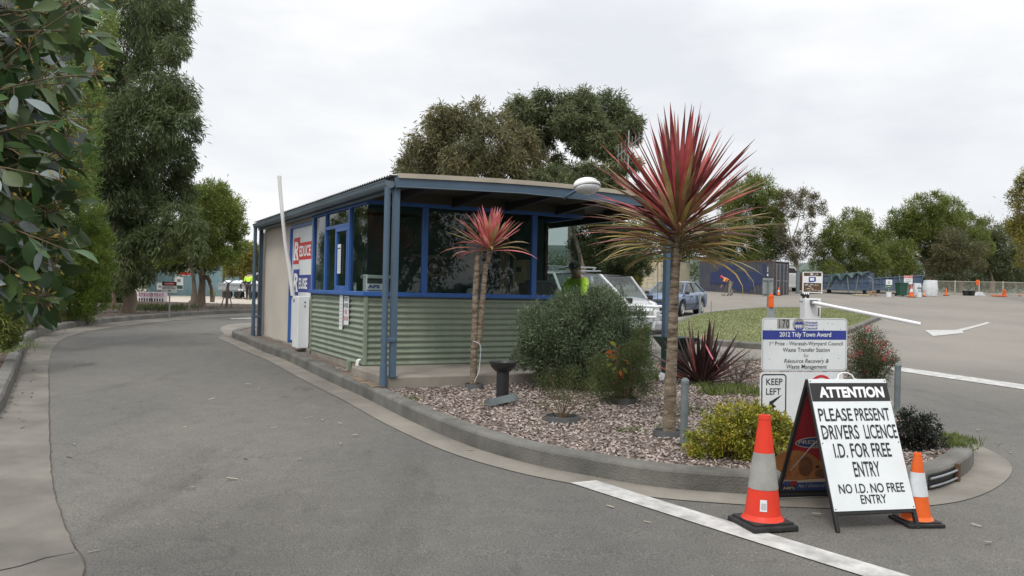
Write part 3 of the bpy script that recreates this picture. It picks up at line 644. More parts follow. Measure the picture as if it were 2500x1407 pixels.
window([], [((2.518, 0), (WX - .004, 0), GZ0, GZ1)]) if False else glass((2.518, 0), (WX - .004, 0), GZ0, GZ1, kiosk, 'window_glass')
sw = MB(); sw.box((WX, 1.08, gc), (.05, .05, gh)); sw.box((WX, 1.08, 1.05), (.05, .0498, .2)); sw.box((WX, 2.84, 1.1), (.05, .06, 2.2)); sw.box((WX, 1.95, 1.72), (.04, 1.7, .05)); sob = KP('side_window', sw, 'plasticblack')
glass((WX, .004), (WX, 1.05), GZ0, GZ1, sob)
mb = MB(); corrugate(mb, (WX, 1.12), (WX, 2.8), 0, 2.15, .0777, .012); KP('corrugated_wall', mb, 'greencor')
# eave wall between window head and roof, soffit
mb = MB(); mb.box((-.008, WY / 2, 2.21), (.05, WY + .1, .07)); KP('eave_strip', mb, 'greencor')
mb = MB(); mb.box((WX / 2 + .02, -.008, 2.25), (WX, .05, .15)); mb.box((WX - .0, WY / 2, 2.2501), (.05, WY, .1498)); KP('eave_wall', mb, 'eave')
RZ = lambda x: 2.27 + .055 * sin(pi * min(max((x + .2) / 4.3, 0), 1))
mb = MB(); n = 14; X0, X1, Y0, Y1 = -.12, 3.96, -1.40, 7.2
vs = []
for i in range(n + 1):
    x = X0 + (X1 - X0) * i / n
    vs += [(x, Y0, RZ(x)), (x, Y1, RZ(x)), (x, Y1, RZ(x) + .06), (x, Y0, RZ(x) + .06)]
mb.add(vs, [(4 * i, 4 * i + 1, 4 * i + 5, 4 * i + 4) for i in range(n)] + [(4 * i + 3, 4 * i + 7, 4 * i + 6, 4 * i + 2) for i in range(n)] + [(4 * i, 4 * i + 4, 4 * i + 7, 4 * i + 3) for i in range(n)] + [(4 * i + 1, 4 * i + 2, 4 * i + 6, 4 * i + 5) for i in range(n)] + [(0, 3, 2, 1), (4 * n, 4 * n + 1, 4 * n + 2, 4 * n + 3)])
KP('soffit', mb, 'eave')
mb = MB(); k = 90; vs = []                       # corrugated roof sheet, ribs running across the building
for i in range(n + 1):
    x = X0 - .07 + (X1 + .10 - X0) * i / n
    for j in range(k * 4 + 1): y = Y0 - .03 + (Y1 + .06 - Y0) * j / (k * 4); vs.append((x, y, RZ(x) + .055 + .010 * sin(2 * pi * j / 4)))
q = k * 4 + 1
mb.add(vs, [(i * q + j, i * q + j + 1, (i + 1) * q + j + 1, (i + 1) * q + j) for i in range(n) for j in range(k * 4)], smooth=True); KP('roof_sheet', mb, 'roofzinc')
def arched(name, x0, x1, y, za, zb, th, m):
    mb = MB(); vs = []
    for i in range(n + 1):
        x = x0 + (x1 - x0) * i / n; a = RZ(x) + za; b = RZ(x) + zb; vs += [(x, y, a), (x, y - th, a), (x, y - th, b), (x, y, b)]
    mb.add(vs, [(4 * i + e, 4 * i + 4 + e, 4 * i + 4 + (e + 1) % 4, 4 * i + (e + 1) % 4) for i in range(n) for e in range(4)] + [(0, 1, 2, 3), (4 * n + 3, 4 * n + 2, 4 * n + 1, 4 * n)]); return KP(name, mb, m)
fa = arched('fascia', -.13, 3.98, -1.405, -.09, .035, .05, 'steelblue')
mb = MB(); mb.box((1.98, -1.4575, RZ(2) - .03), (.012, .006, .12)); mb.tube([(-.12, -1.457, RZ(0) - .085), (1.5, -1.458, RZ(1.5) - .085), (3.97, -1.457, RZ(3.97) - .085)], .006); mb.build('joint', 'guttermetal', fa)
arched('barge_cap', -.10, 4.01, -1.40, .02, .074, .075, 'rooftan')
mb = MB(); mb.box((3.94, 2.9, 2.2), (.05, 8.5, .14)); KP('side_beam', mb, 'plasticblack')
mb = MB(); mb.box((-.09, 2.9, 2.20), (.05, 8.5, .1)); KP('side_beam', mb, 'guttermetal')
for i in range(5):
    mb = MB(); mb.prism([(.35 + i * .82, -1.38, 2.27), (.35 + i * .82, -.03, 2.27), (.35 + i * .82, -.03, 2.15), (.35 + i * .82, -1.38, 2.235)], (.06, 0, 0)); KP('rafter', mb, 'trimdark')
# gutter: half round trough with end caps, on the left edge
mb = MB(); gr = .057; vs = []; gx, gz = -.185, 2.232
arc = [(gx + gr * cos(t), gz + gr * sin(t)) for t in np.linspace(pi, 2 * pi, 13)]
arc = [(gx - gr - .008, gz + .03)] + arc + [(gx + gr, gz + .02)]
for y in (-1.42, 7.02): vs += [(x, y, z) for x, z in arc]
m_ = len(arc)
mb.add(vs, [(i, i + 1, m_ + i + 1, m_ + i) for i in range(m_ - 1)], smooth=True)
for y in (-1.42, 7.02): mb.prism([(x, y, z) for x, z in arc], (0, -.004, 0))
mb.tube([(gx - gr - .006, -1.42, gz + .03), (gx - gr - .006, 7.02, gz + .03)], .007)
gut = KP('gutter', mb, 'guttermetal')
def downpipe(x, y, z0, z1, r=.036):
    mb = MB(); mb.tube([(x, y, z1), (x, y, z0 + .22)], r, 14); mb.tube([(x, y, z0 + .24), (x, y, z0)], r * 1.25, 14)
    d = KP('downpipe', mb, 'steelblue'); mb = MB(); mb.box((x + .05, y + .01, z0 + .52), (.17, .075, .045), bev=.006); mb.build('bracket', 'steelblue', d); return d
def post(x, y, z0, z1, w=.07):
    mb = MB(); mb.box((x, y, (z0 + z1) / 2), (w, w * 1.2, z1 - z0), bev=.006); mb.box((x, y, z0 + .004), (.1, .11, .008)); return KP('post', mb, 'steelblue')
post(-.09, -1.36, .0, 2.2); downpipe(-.205, -1.39, -.09, 2.19)
post(3.82, -1.36, .0, 2.2); downpipe(3.94, -1.33, -.2, 2.2)
post(-.05, 7.13, -.02, 2.2, .075); downpipe(-.2, 6.97, -.14, 2.19)
post(3.9, 3.2, -.02, 2.2); post(3.9, 6.9, -.02, 2.2)
# small things on the walls
mb = MB()
for y in (.19, .13): mb.tube([(-.05, y, -.22), (-.05, y, .02), (-.04, y, .06), (-.01, y, .07)], .014)
mb.box((-.05, .16, .0), (.02, .1, .02)); KP('water_pipe', mb, 'whitepaint')
mb = MB(); mb.box((-.03, .62, -.08), (.05, .1, .2), bev=.008); KP('footing_bracket', mb, 'greencor')
mb = MB(); mb.box((0.17, 5.55, -.35), (.0, .0, .0)) if False else None
# soft edge of bricks between kerb and slab
mb = MB(); rr = random.Random(4)
for i in range(33):
    y = -1.2 + i * .245; mb.box((-.25 - rr.uniform(0, .02), y, -.125 + rr.uniform(-.008, .008)), (.11, .225, .06), rz=rr.uniform(-.04, .04), bev=.006)
mat('brickedge', (.20, .15, .105), .9, .25, 6, .3, 40); MT['brickedge'] = bpy.data.materials['brickedge']
KP('brick_edging', mb, 'brickedge')
def kw(x, y, z): return kiosk_m @ Vector((x, y, z))
kiosk_m = Matrix.Translation((KA.x, KA.y, KZ)) @ Matrix.Rotation(KYAW, 4, 'Z')
def kthing(name, mb, mats, label, cat, group=None):   # a separate thing standing in the kiosk's axes
    o = mb.build(name, mats); o.matrix_world = kiosk_m; return tag(o, label, cat, group)
# notices and stickers
mb = MB(); mb.box((-.022, 1.10, .665), (.006, .16, .49)); 
for i in range(8): mb.box((-.0255, 1.10, .48 + i * .05), (.0015, .11, .006), mi=1)
kthing('notice', mb, ['signwhite', 'inkgrey'], 'tall narrow white notice fixed to the green corrugated wall', 'notice', 'notices on the kiosk')
mb = MB(); mb.box((-.023, .83, .70), (.006, .235, .40)); 
for i, (t, k) in enumerate((('IF OFFICE IS', 1), ('UNATTENDED', 1), ('PLEASE', 2), ('SOUND HORN', 2))):
    w = .2 if len(t) > 6 else .12; mb.text(t, (-.0265, .83 + w / 2, .83 - i * .09), (0, -1, 0), (0, 0, 1), w, .06, k, bold=.01)
kthing('notice', mb, ['signwhite', 'ink', 'inkred'], 'white sign asking drivers to sound horn if office is unattended', 'notice', 'notices on the kiosk')
mb = MB(); mb.box((-.03, 1.24, 1.43), (.004, .16, .42)); mb.box((-.033, 1.24, 1.58), (.002, .13, .02), mi=2)
for i in range(12): mb.box((-.033, 1.24, 1.26 + i * .025), (.002, .12, .004), mi=1)
kthing('notice', mb, ['signwhite', 'inkgrey', 'binblue'], 'printed price sheet taped inside the blue sliding hatch', 'notice', 'notices on the kiosk')
mb = MB(); mb.box((.13, .03, 1.025), (.26, .006, .11)); mb.text('APS', (.03, .026, 1.02), (1, 0, 0), (0, 0, 1), .16, .045, 1, bold=.04); mb.box((.13, .0265, .99), (.24, .002, .018), mi=2)
kthing('window_sticker', mb, ['signwhite', 'inkblue', 'inkgrey'], 'white sticker lettered APS in the front corner window', 'sticker', 'stickers in the office windows')
mb = MB(); mb.box((.03, .62, 1.03), (.006, .11, .12)); mb.text('APS', (.026, .665, 1.05), (0, -1, 0), (0, 0, 1), .085, .04, 1, bold=.03); mb.box((.0265, .62, .995), (.002, .1, .015), mi=2)
kthing('window_sticker', mb, ['signwhite', 'inkblue', 'inkgrey'], 'small white sticker lettered APS beside the sliding hatch', 'sticker', 'stickers in the office windows')
mb = MB(); mb.box((.03, .16, 1.09), (.006, .16, .22)); mb.box((.026, .16, 1.17), (.002, .12, .012), mi=1)
kthing('window_card', mb, ['signwhite', 'inkgrey'], 'blank white card standing in the left corner window', 'card')
# office contents seen through the glass
mb = MB(); mb.box((1.64, .42, .86), (2.7, .6, .05), bev=.008); mb.box((.4, .42, .43), (.05, .5, .82)); mb.box((2.9, .42, .43), (.05, .5, .82))
kthing('counter', mb, 'interiorpale', 'pale service counter inside the kiosk under the front windows', 'counter')
mb = MB(); mb.box((.45, .9, 1.18), (.42, .36, .05), bev=.01); mb.box((.45, .9, 1.0), (.38, .32, .3), mi=1, bev=.01)
kthing('printer', mb, ['signwhite', 'plasticgrey'], 'grey receipt printer with pale lid behind the corner window', 'printer')
mb = MB(); mb.box((2.85, .52, 1.02), (.5, .36, .26), bev=.03); mb.box((2.85, .5, 1.17), (.34, .3, .05), bev=.01, mi=1)
kthing('photocopier', mb, ['plasticgrey', 'galvdark'], 'grey photocopier on the counter by the right hand window', 'photocopier')
mb = MB(); mb.box((2.03, 2.72, 1.42), (.34, .12, .36), bev=.02); mb.lathe([(0, .01), (.13, .01), (.14, 0), (.14, -.02)], 20, (2.03, 2.655, 1.42), mi=1, R=Matrix.Rotation(pi / 2, 3, 'X')); 
kthing('fan_heater', mb, ['postercream', 'plasticgrey'], 'cream box fan unit on the back wall of the office', 'fan')
mb = MB(); mb.lathe([(0, .03), (.15, .03), (.17, .02), (.17, 0)], 28, (2.84, 2.80, 1.44), R=Matrix.Rotation(pi / 2, 3, 'X')); mb.box((2.84, 2.765, 1.48), (.012, .004, .1), mi=1); mb.box((2.88, 2.765, 1.44), (.09, .004, .012), mi=1)
kthing('wall_clock', mb, ['postercream', 'ink'], 'round pale wall clock on the back wall of the office', 'clock')
mb = MB(); mb.box((WX - .13, 1.62, 1.25), (.14, .44, .58), bev=.015); mb.box((WX - .203, 1.62, 1.38), (.006, .16, .08), mi=1)
kthing('meter_box', mb, ['interiorpale', 'plasticgrey'], 'cream metal meter box beside the right hand window post', 'box')
mb = MB()
for i in range(9): mb.tube([(WX - .1 + .02 * (i % 2), 2.2 + i * .035, .9), (WX - .1 + .02 * (i % 2), 2.2 + i * .035, 1.9)], .022, 6)
kthing('curtain', mb, 'postercream', 'pale folded curtain hanging on the far side wall of the office', 'curtain')
mb = MB(); mb.lathe([(0, 0), (.07, 0), (.09, .08), (.07, .16), (0, .17)], 12, (1.72, .45, .885)); mb.tube([(1.8, .45, .93), (1.87, .45, .98), (1.88, .45, 1.03)], .012, 6)
kthing('kettle', mb, 'galv', 'grey kettle standing on the office counter', 'kettle')
# flood lamp on the fascia
fl = empty('flood_lamp', kw(2.1, -1.46, 2.27), KYAW, 'white domed flood lamp on a short blue arm at the kiosk fascia', 'lamp')
mb = MB(); mb.tube([(.0, 0, -.05), (.02, -.10, -.02), (.05, -.22, .03)], .02, 10); mb.build('arm', 'steelblue', fl)
bm = bmesh.new(); bmesh.ops.create_uvsphere(bm, u_segments=24, v_segments=14, radius=1)
mb = MB(); R = Matrix.Rotation(radians(-3), 3, 'Y') @ Matrix.Rotation(radians(-22), 3, 'X')
vs = [];
for v in bm.verts:
    c = v.co; w = 1 - .28 * max(0, -c.x) ** 2
    vs.append(Vector((.14, -.33, .06)) + R @ Vector((c.x * .19, c.y * .13 * w, max(c.z, -.0) ** .8 * .125 if c.z > 0 else 0)))
mb.add(vs, [tuple(v.index for v in f.verts) for f in bm.faces], smooth=True); mb.build('lamp_hood', 'whitepaint', fl)
mb = MB(); vs = []
for v in bm.verts:
    c = v.co; vs.append(Vector((.14, -.33, .058)) + R @ Vector((c.x * .175, c.y * .115, min(c.z, .0) * .075 - .004)))
mb.add(vs, [tuple(v.index for v in f.verts) for f in bm.faces], smooth=True); mb.build('lamp_cover', 'lampclear', fl); bm.free()
# television aerial beyond the roof
ap = kw(3.8, -.42, 2.33); mb = MB(); mb.tube([ap, ap + Vector((0, 0, 1.1))], .012, 6)
d = Vector((.30, -.26, 0)); top = ap + Vector((0, 0, .85)); mb.tube([top - d * .5 + Vector((0, 0, -.12)), top + d * .5 + Vector((0, 0, .12))], .008, 6)
for i in range(7):
    c = top + (d + Vector((0, 0, .24))) * (-.45 + i * .15); h = .17 - .012 * i; mb.tube([c - Vector((0, 0, h)), c + Vector((0, 0, h))], .004, 5)
tag(mb.build('aerial', 'galv'), 'grey television aerial on a mast above the kiosk roof', 'aerial')
# left boom gate: cabinet by the door and a raised, slightly bent boom
bp = kw(-.0, 3.62, 0); bg_ = empty('boom_gate', bp, KYAW, 'white boom gate cabinet by the kiosk door with its boom raised', 'boom gate', 'boom gates')
mb = MB(); mb.box((-.06, -.22, .43), (.19, .38, .86), bev=.012); mb.box((-.156, -.12, .78), (.004, .08, .05), mi=1)
for z in (.80, .735): mb.lathe([(0, .006), (.014, .006), (.014, 0)], 10, (-.04, -.412, z - .04), mi=1, R=Matrix.Rotation(pi / 2, 3, 'X'))
mb.build('cabinet', ['whitemetal', 'plasticgrey'], bg_)
mb = MB(); iv = kiosk_m.inverted(); y_ = 14.3
P = [at(715, 722, 14.35), at(707, 655, 14.3), at(697, 595, 14.25), at(689, 520, 14.2), at(683, 450, 14.15), at(682, 430, 14.15)]
P = [iv @ p - Vector((0, 3.62, 0)) for p in P]
mb.tube(P, [.036, .036, .034, .032, .032, .036], 12); mb.build('boom', 'whitepaint', bg_)

# ------------------------------------------------------------ signs, cones, bollards
BD = .14                                          # height of the bed above the road
def bp_(px, py): return gp(px, py, BD)
# A-frame sign
pl, pr_, prl = gp(2046, 1301), gp(2241, 1291), gp(1905, 1226)
bx = (pr_ - pl).to_2d().normalized(); bn = Vector((bx.y, -bx.x))       # bn points to the viewer
AY = atan2(bx.y, bx.x); AW = (pr_ - pl).to_2d().length
sgn = empty('sandwich_board', ((pl.x + pr_.x) / 2, (pl.y + pr_.y) / 2, pl.z), AY, 'black framed sandwich board headed ATTENTION standing on the asphalt between two cones', 'sandwich board')
D_, H_, w2 = .74, .905, AW / 2
lean = atan2(D_ / 2, H_); LL = H_ / cos(lean)
def slant(front):                                 # local frame of one leaf: origin at the foot, y up along the leaf
    if front: return Matrix.Translation((0, 0, 0)) @ Matrix.Rotation(pi / 2 - lean, 4, 'X')
    return Matrix.Translation((0, D_, 0)) @ Matrix.Rotation(pi / 2 + lean, 4, 'X')
for fr in (True, False):
    mb = MB(); mb.M = slant(fr); s = .024
    for x in (-w2, w2): mb.box((x, LL / 2, 0), (s, LL, s), bev=.003)
    for y in ((.115 if fr else .06), LL - .012): mb.box((0, y, 0), (AW - s, s, s - .001), bev=.003)
    f_ = mb.build('front_frame' if fr else 'rear_frame', 'black', sgn)
mb = MB(); mb.M = slant(True); y0, y1 = .125, LL + .0; ph = y1 - y0; z_ = .0145
mb.box((0, (y0 + y1) / 2, z_), (AW + .012, ph, .004), 0); z_ += .0022
X, Y, x0 = Vector((1, 0, 0)), Vector((0, 1, 0)), -w2 - .006; pw = AW + .012
def vy(v): return y1 - v * ph
mb.prism([(x0, vy(.178), z_), (x0 + pw, vy(.178), z_), (x0 + pw, vy(.032), z_), (x0, vy(.032), z_)], (0, 0, .0012), 1)
def tx(st, u0, u1, v0, v1, mi, b=.0): mb.text(st, (x0 + u0 * pw, vy(v1), z_ + .0012), X, Y, (u1 - u0) * pw, (v1 - v0) * ph, mi, bold=b, lift=.001)
tx('ATTENTION', .10, .935, .062, .15, 2, .045)
tx('PLEASE', .04, .46, .232, .333, 1, .012); tx('PRESENT', .50, .945, .232, .333, 1, .012)
tx('DRIVERS', .035, .50, .362, .472, 1, .012); tx('LICENCE', .57, .985, .362, .472, 1, .012)
tx('I.D. FOR FREE', .14, .855, .503, .612, 1, .012); tx('ENTRY', .335, .665, .643, .755, 1, .012)
tx('NO I.D. NO FREE', .105, .915, .805, .875, 1, .012); tx('ENTRY', .345, .665, .888, .952, 1, .012)
for u in (.02, .98):
    for v in (.016, .5, .985): mb.lathe([(0, .002), (.004, .002), (.005, 0)], 8, (x0 + u * pw, vy(v), z_), mi=3)
mb.build('front_panel', ['signwhite', 'ink', 'textwhite', 'plasticgrey'], sgn)
# the panel in the rear frame, its picture facing the front leaf
mb = MB(); mb.M = slant(False) @ Matrix.Rotation(pi, 4, 'Y') if False else slant(False); zz = .0
pt = LL - .02; pb = .075; hh = pt - pb; wx = AW - .03
mb.box((0, (pt + pb) / 2, -.004), (wx, hh, .004), 0); zf = .0002
def R2(u0, v0, u1, v1, mi, l): mb.prism([(-wx / 2 + u0 * wx, pt - v1 * hh, -.0015 + l), (-wx / 2 + u1 * wx, pt - v1 * hh, -.0015 + l), (-wx / 2 + u1 * wx, pt - v0 * hh, -.0015 + l), (-wx / 2 + u0 * wx, pt - v0 * hh, -.0015 + l)], (0, 0, .0008), mi)
def EL(u, v, ru, rv, mi, l, n=24, a0=0, a1=2 * pi, rot=0):
    P = []
    for i in range(n):
        t = a0 + (a1 - a0) * i / n; a, b = ru * cos(t), rv * sin(t); P.append((-wx / 2 + (u + a * cos(rot) - b * sin(rot) * hh / wx) * wx, pt - (v - a * sin(rot) * wx / hh - b * cos(rot)) * hh, -.0015 + l))
    mb.prism(P, (0, 0, .0008), mi)
RS = slant(False)
R2(0, 0, 1, 1, 1, 0)
for i in range(26):                               # broken ring of a big letter C
    t = .6 + i * (2 * pi - 1.2) / 26; t2 = .6 + (i + 1) * (2 * pi - 1.2) / 26
    q = lambda a, k: (-wx / 2 + (.52 + .20 * k * cos(a)) * wx, pt - (.30 - .13 * k * sin(a)) * hh, -.0005)
    mb.poly([q(t, 1), q(t2, 1), q(t2, .58), q(t, .58)], 2)
EL(.36, .53, .33, .052, 2, .0006); EL(.36, .53, .315, .045, 3, .0012)
mb.text('PRESCRIPT.', (-wx / 2 + .07 * wx, pt - .54 * hh, .0012), X, Y, .58 * wx, .035 * hh, 2, bold=.01); mb.text('DIET', (-wx / 2 + .26 * wx, pt - .568 * hh, .0012), X, Y, .2 * wx, .02 * hh, 2, bold=.01)
R2(.24, .435, .34, .468, 1, .0012); R2(.345, .435, .45, .468, 3, .0012)
R2(0, .87, 1, .90, 2, .0006); R2(0, .90, 1, .985, 3, .0006); R2(0, .975, 1, 1.0, 6, .0012)
EL(.15, .73, .36, .12, 4, .0012, rot=-.3); EL(.32, .77, .24, .085, 4, .0018); EL(.45, .79, .2, .075, 4, .0024); EL(.27, .75, .10, .095, 5, .003, rot=.35); EL(.22, .85, .22, .026, 4, .003); EL(.44, .755, .028, .013, 6, .003); EL(.62, .80, .03, .02, 6, .003)
EL(.55, .815, .12, .04, 5, .0027)
R2(.02, .885, .11, .925, 3, .0018); R2(.115, .885, .205, .925, 1, .0018); R2(.02, .93, .205, .965, 6, .0018); mb.text("Hill's", (-wx / 2 + .03 * wx, pt - .96 * hh, .0024), X, Y, .16 * wx, .028 * hh, 2, bold=.02)
mb.text('No.1 Choice of Veterinarians', (-wx / 2 + .24 * wx, pt - .945 * hh, .0014), X, Y, .72 * wx, .03 * hh, 2, shear=.2)
mb.build('rear_panel', ['black', 'posterred', 'postercream', 'posterblue', 'dogfur', 'dogfurdark', 'black'], sgn)
mb = MB(); mb.M = slant(True); mb.tube([(-.085, LL - .002, .004), (-.06, LL + .004, .004), (-.05, LL + .03, .004), (-.02, LL + .046, .004), (.02, LL + .046, .004), (.05, LL + .03, .004), (.06, LL + .004, .004), (.085, LL - .002, .004)], .006, 8); mb.build('handle', 'whitepaint', sgn)
mb = MB(); mb.tube([(-w2 + .012, .13, .62), (-w2 + .05, .4, .45), (-w2 + .04, .62, .25)], .003, 5); mb.build('stay', 'galv', sgn)

def cone(px, py, h, base, label, mats, yaw, stick):
    p = gp(px, py); o = empty('traffic_cone', p, yaw, label, 'traffic cone', 'traffic cones'); k = h / .7
    mb = MB(); b = base / 2; mb.box((0, 0, .018 * k), (base, base, .034 * k), bev=.012 * k); mb.box((0, 0, .042 * k), (base * .86, base * .86, .018 * k), bev=.006 * k)
    for sx in (-1, 1):
        for sy in (-1, 1): mb.box((sx * b * .86, sy * b * .86, .006), (base * .13, base * .13, .012))
    mb.build('base', 'rubber', o)
    r0, r1 = base * .365, .033 * k; z0 = .05 * k; rr_ = lambda z: r0 + (r1 - r0) * (z - z0) / (h - z0)
    za, zb = .30 * h if stick else .30 * h, .72 * h
    za, zb = (.345 * h, .665 * h) if stick else (.40 * h, .73 * h)
    mb = MB(); mb.lathe([(r0 * 1.16, z0), (r0 * 1.06, z0 + .012 * k), (rr_(z0 + .03 * k), z0 + .03 * k), (rr_(za), za), (rr_(zb), zb), (rr_(h * .955), h * .955), (rr_(h * .97) * 1.08, h * .965), (r1 * 1.06, h), (r1 * .78, h), (r1 * .7, h * .94)], 40); c = mb.build('body', mats[0], o)
    mb = MB(); mb.lathe([(rr_(za) + .0022, za), (rr_(zb) + .0022, zb)], 40); mb.build('reflective_band', mats[1], o)
    if stick:
        mb = MB(); t0 = -pi / 2 - yaw - .25; vs = []
        for z in (.115, .185):
            for i in range(5): t = t0 + (i - 2) * .10; vs.append(((rr_(z) + .0025) * cos(t), (rr_(z) + .0025) * sin(t), z))
        mb.add(vs, [(i, i + 1, i + 6, i + 5) for i in range(4)])
        for i in range(9):
            t = t0 + (i - 4) * .035; e = .006 + .004 * (i % 3); mb.add([((rr_(z) + .0035) * cos(t + d), (rr_(z) + .0035) * sin(t + d), z) for z, d in ((.125, 0), (.125, e), (.165, e), (.165, 0))], [(0, 1, 2, 3)], 1)
        mb.build('barcode_label', ['signwhite', 'ink'], o)
    return o
cone(1861, 1284, .70, .315, 'tall red traffic cone with dull grey band beside the sandwich board', ['conered', 'conereflect'], .28, True)
cone(2237, 1277, .455, .245, 'small orange traffic cone half hidden behind the sandwich board', ['coneorange', 'conereflect2'] if False else ['coneorange', 'bagwhite'], .1, False)

def roundrect(x0, z0, x1, z1, r, y, n=6):
    P = []
    for cx, cz, a in ((x1 - r, z1 - r, 0), (x0 + r, z1 - r, pi / 2), (x0 + r, z0 + r, pi), (x1 - r, z0 + r, 3 * pi / 2)):
        for i in range(n + 1): t = a + pi / 2 * i / n; P.append((cx + r * cos(t), y, cz + r * sin(t)))
    return P
def frame_line(mb, x0, z0, x1, z1, r, y, w, mi):
    a = roundrect(x0, z0, x1, z1, r, y); b = roundrect(x0 + w, z0 + w, x1 - w, z1 - w, max(r - w, .002), y); n_ = len(a)
    mb.add(a + b, [(i, n_ + i, n_ + (i + 1) % n_, (i + 1) % n_) for i in range(n_)], mi)
# council award sign and keep-left board on two posts
SY = 7.35; tl, tr, bl = at(1866, 775, SY), at(2074, 776, SY + .1), at(1859, 906, SY)
syaw = atan2(.1, tr.x - tl.x); SW = (tr - tl).length; SH = (tl - bl).length
zb_ = g(2.4, SY) + BD
cs = empty('council_sign', ((tl.x + tr.x) / 2 - .015, SY + .05, zb_), syaw, 'white council award sign with blue band above the keep left board', 'sign')
X, Z = Vector((1, 0, 0)), Vector((0, 0, 1)); hb = bl.z - zb_; ht = hb + SH; w2s = SW / 2
tilt = Matrix.Translation((0, 0, hb)) @ Matrix.Rotation(radians(-.7), 4, 'Y') @ Matrix.Translation((0, 0, -hb))
mb = MB(); mb.M = tilt; mb.prism(roundrect(-w2s, hb + .003, w2s, ht, .035, 0), (0, .004, 0), 0)
yy = -.0012; frame_line(mb, -w2s + .008, hb + .011, w2s - .008, ht - .008, .028, yy, .0035, 3)
def sv(v): return ht - v * SH
def su(u): return -w2s + u * SW
mb.prism([(su(.008), yy, sv(.405)), (su(.992), yy, sv(.405)), (su(.992), yy, sv(.232)), (su(.008), yy, sv(.232))], (0, .001, 0), 2)
def st(t, u0, u1, v0, v1, mi, b=0, sh=0): mb.text(t, (su(u0), yy, sv(v1)), X, Z, (u1 - u0) * SW, (v1 - v0) * SH, mi, bold=b, shear=sh, lift=.0012)
mb.prism([(su(.178), yy, sv(.20)), (su(.322), yy, sv(.20)), (su(.322), yy, sv(.018)), (su(.178), yy, sv(.018))], (0, .001, 0), 4)
st('1', .198, .206, .03, .185, 1, .015); st('7', .238, .272, .03, .185, 1, .01); st('0', .28, .318, .03, .185, 1, .01)
cx, cz, rc = su(.428), sv(.125), .058
mb.add([(cx + rc * cos(t), yy, cz + rc * sin(t)) for t in np.linspace(0, 2 * pi, 30)[:-1]], [tuple(range(29))], 4)
mb.add([(cx + rc * .95 * cos(t), yy - .001, cz + rc * .95 * sin(t)) for t in np.linspace(pi + .5, 2 * pi - .5, 14)], [tuple(range(14))], 5)
mb.add([(cx + a * rc, yy - .001, cz + b * rc) for a, b in ((-.8, .02), (.8, .02), (.75, .25), (.35, .52), (.1, .3), (-.2, .5), (-.55, .3))], [tuple(range(7))], 5)
for k in (-.34, .0, .34): mb.prism([(cx + (k - .12) * rc, yy - .002, cz - .05 * rc), (cx + k * rc, yy - .002, cz - .8 * rc), (cx + (k + .12) * rc, yy - .002, cz - .05 * rc)], (0, .0004, 0), 0)
st('Waratah', .50, .648, .062, .106, 5, .02); st('Wynyard', .50, .648, .112, .163, 5, .02); st('Council', .50, .645, .168, .212, 5, .02)
st('2012 Tidy Town Award', .205, .81, .262, .378, 0, .018)
st('1', .092, .099, .445, .515, 1); st('st', .112, .135, .44, .475, 1); st('Prize - Waratah-Wynyard Council', .155, .95, .44, .532, 1, .003); st('Waste Transfer Station', .245, .795, .555, .632, 1, .003)
st('for', .49, .55, .662, .738, 3); st('Resource Recovery &', .262, .785, .765, .862, 1, .004, .2); st('Waste Management', .29, .765, .87, .972, 1, .004, .2)
for u, v in ((.1, .21), (.3, .215), (.72, .215), (.92, .21), (.09, .77), (.32, .77), (.7, .76), (.9, .755), (.77, .1), (.82, .105)): mb.lathe([(0, .0015), (.004, .001)], 6, (su(u), yy, sv(v)), mi=3, R=Matrix.Rotation(pi / 2, 3, 'X'))
mb.build('award_board', ['signwhite', 'ink', 'inkblue', 'inkgrey', 'conereflect', 'binlogo'] if 'binlogo' in MT else ['signwhite', 'ink', 'inkblue', 'inkgrey', 'conereflect', 'inkblue'], cs)
mb = MB(); mb.M = tilt; h0, h1 = .06, hb - .006; xo = -.012
mb.prism(roundrect(-w2s + xo, h0, w2s + xo - .02, h1, .035, .001), (0, .004, 0), 0)
frame_line(mb, -w2s + xo + .012, h1 - .41, -w2s + xo + .245, h1 - .016, .03, -.0005, .011, 1)
mb.text('KEEP', (-w2s + .045, 0, h1 - .112), X, Z, .15, .056, 1, bold=.008); mb.text('LEFT', (-w2s + .045, 0, h1 - .198), X, Z, .135, .056, 1, bold=.008)
ax, az = -w2s + .19, h1 - .225
mb.prism([(ax - .022, -.001, az), (ax + .0, -.001, az + .025), (ax - .085, -.001, az - .055), (ax - .105, -.001, az - .032)][::1], (0, .0008, 0), 1)
mb.prism([(ax - .125, -.001, az - .10), (ax - .05, -.001, az - .082), (ax - .11, -.001, az - .028)], (0, .0008, 0), 1)
rc = .11; cx, cz = .16, h1 - .135; n_ = 36; a = [(cx + rc * cos(2 * pi * i / n_), -.0006, cz + rc * sin(2 * pi * i / n_)) for i in range(n_)]; b = [(cx + rc * .78 * cos(2 * pi * i / n_), -.0006, cz + rc * .78 * sin(2 * pi * i / n_)) for i in range(n_)]
mb.add(a + b, [(i, n_ + i, n_ + (i + 1) % n_, (i + 1) % n_) for i in range(n_)], 2)
mb.build('keep_left_board', ['signwhite', 'ink', 'inkred'], cs)
for x in (-.2, .2):
    mb = MB(); mb.tube([(x, .03, -.05), (x + .012, .03, ht - .03)], .024, 12); mb.build('post', 'galv', cs)

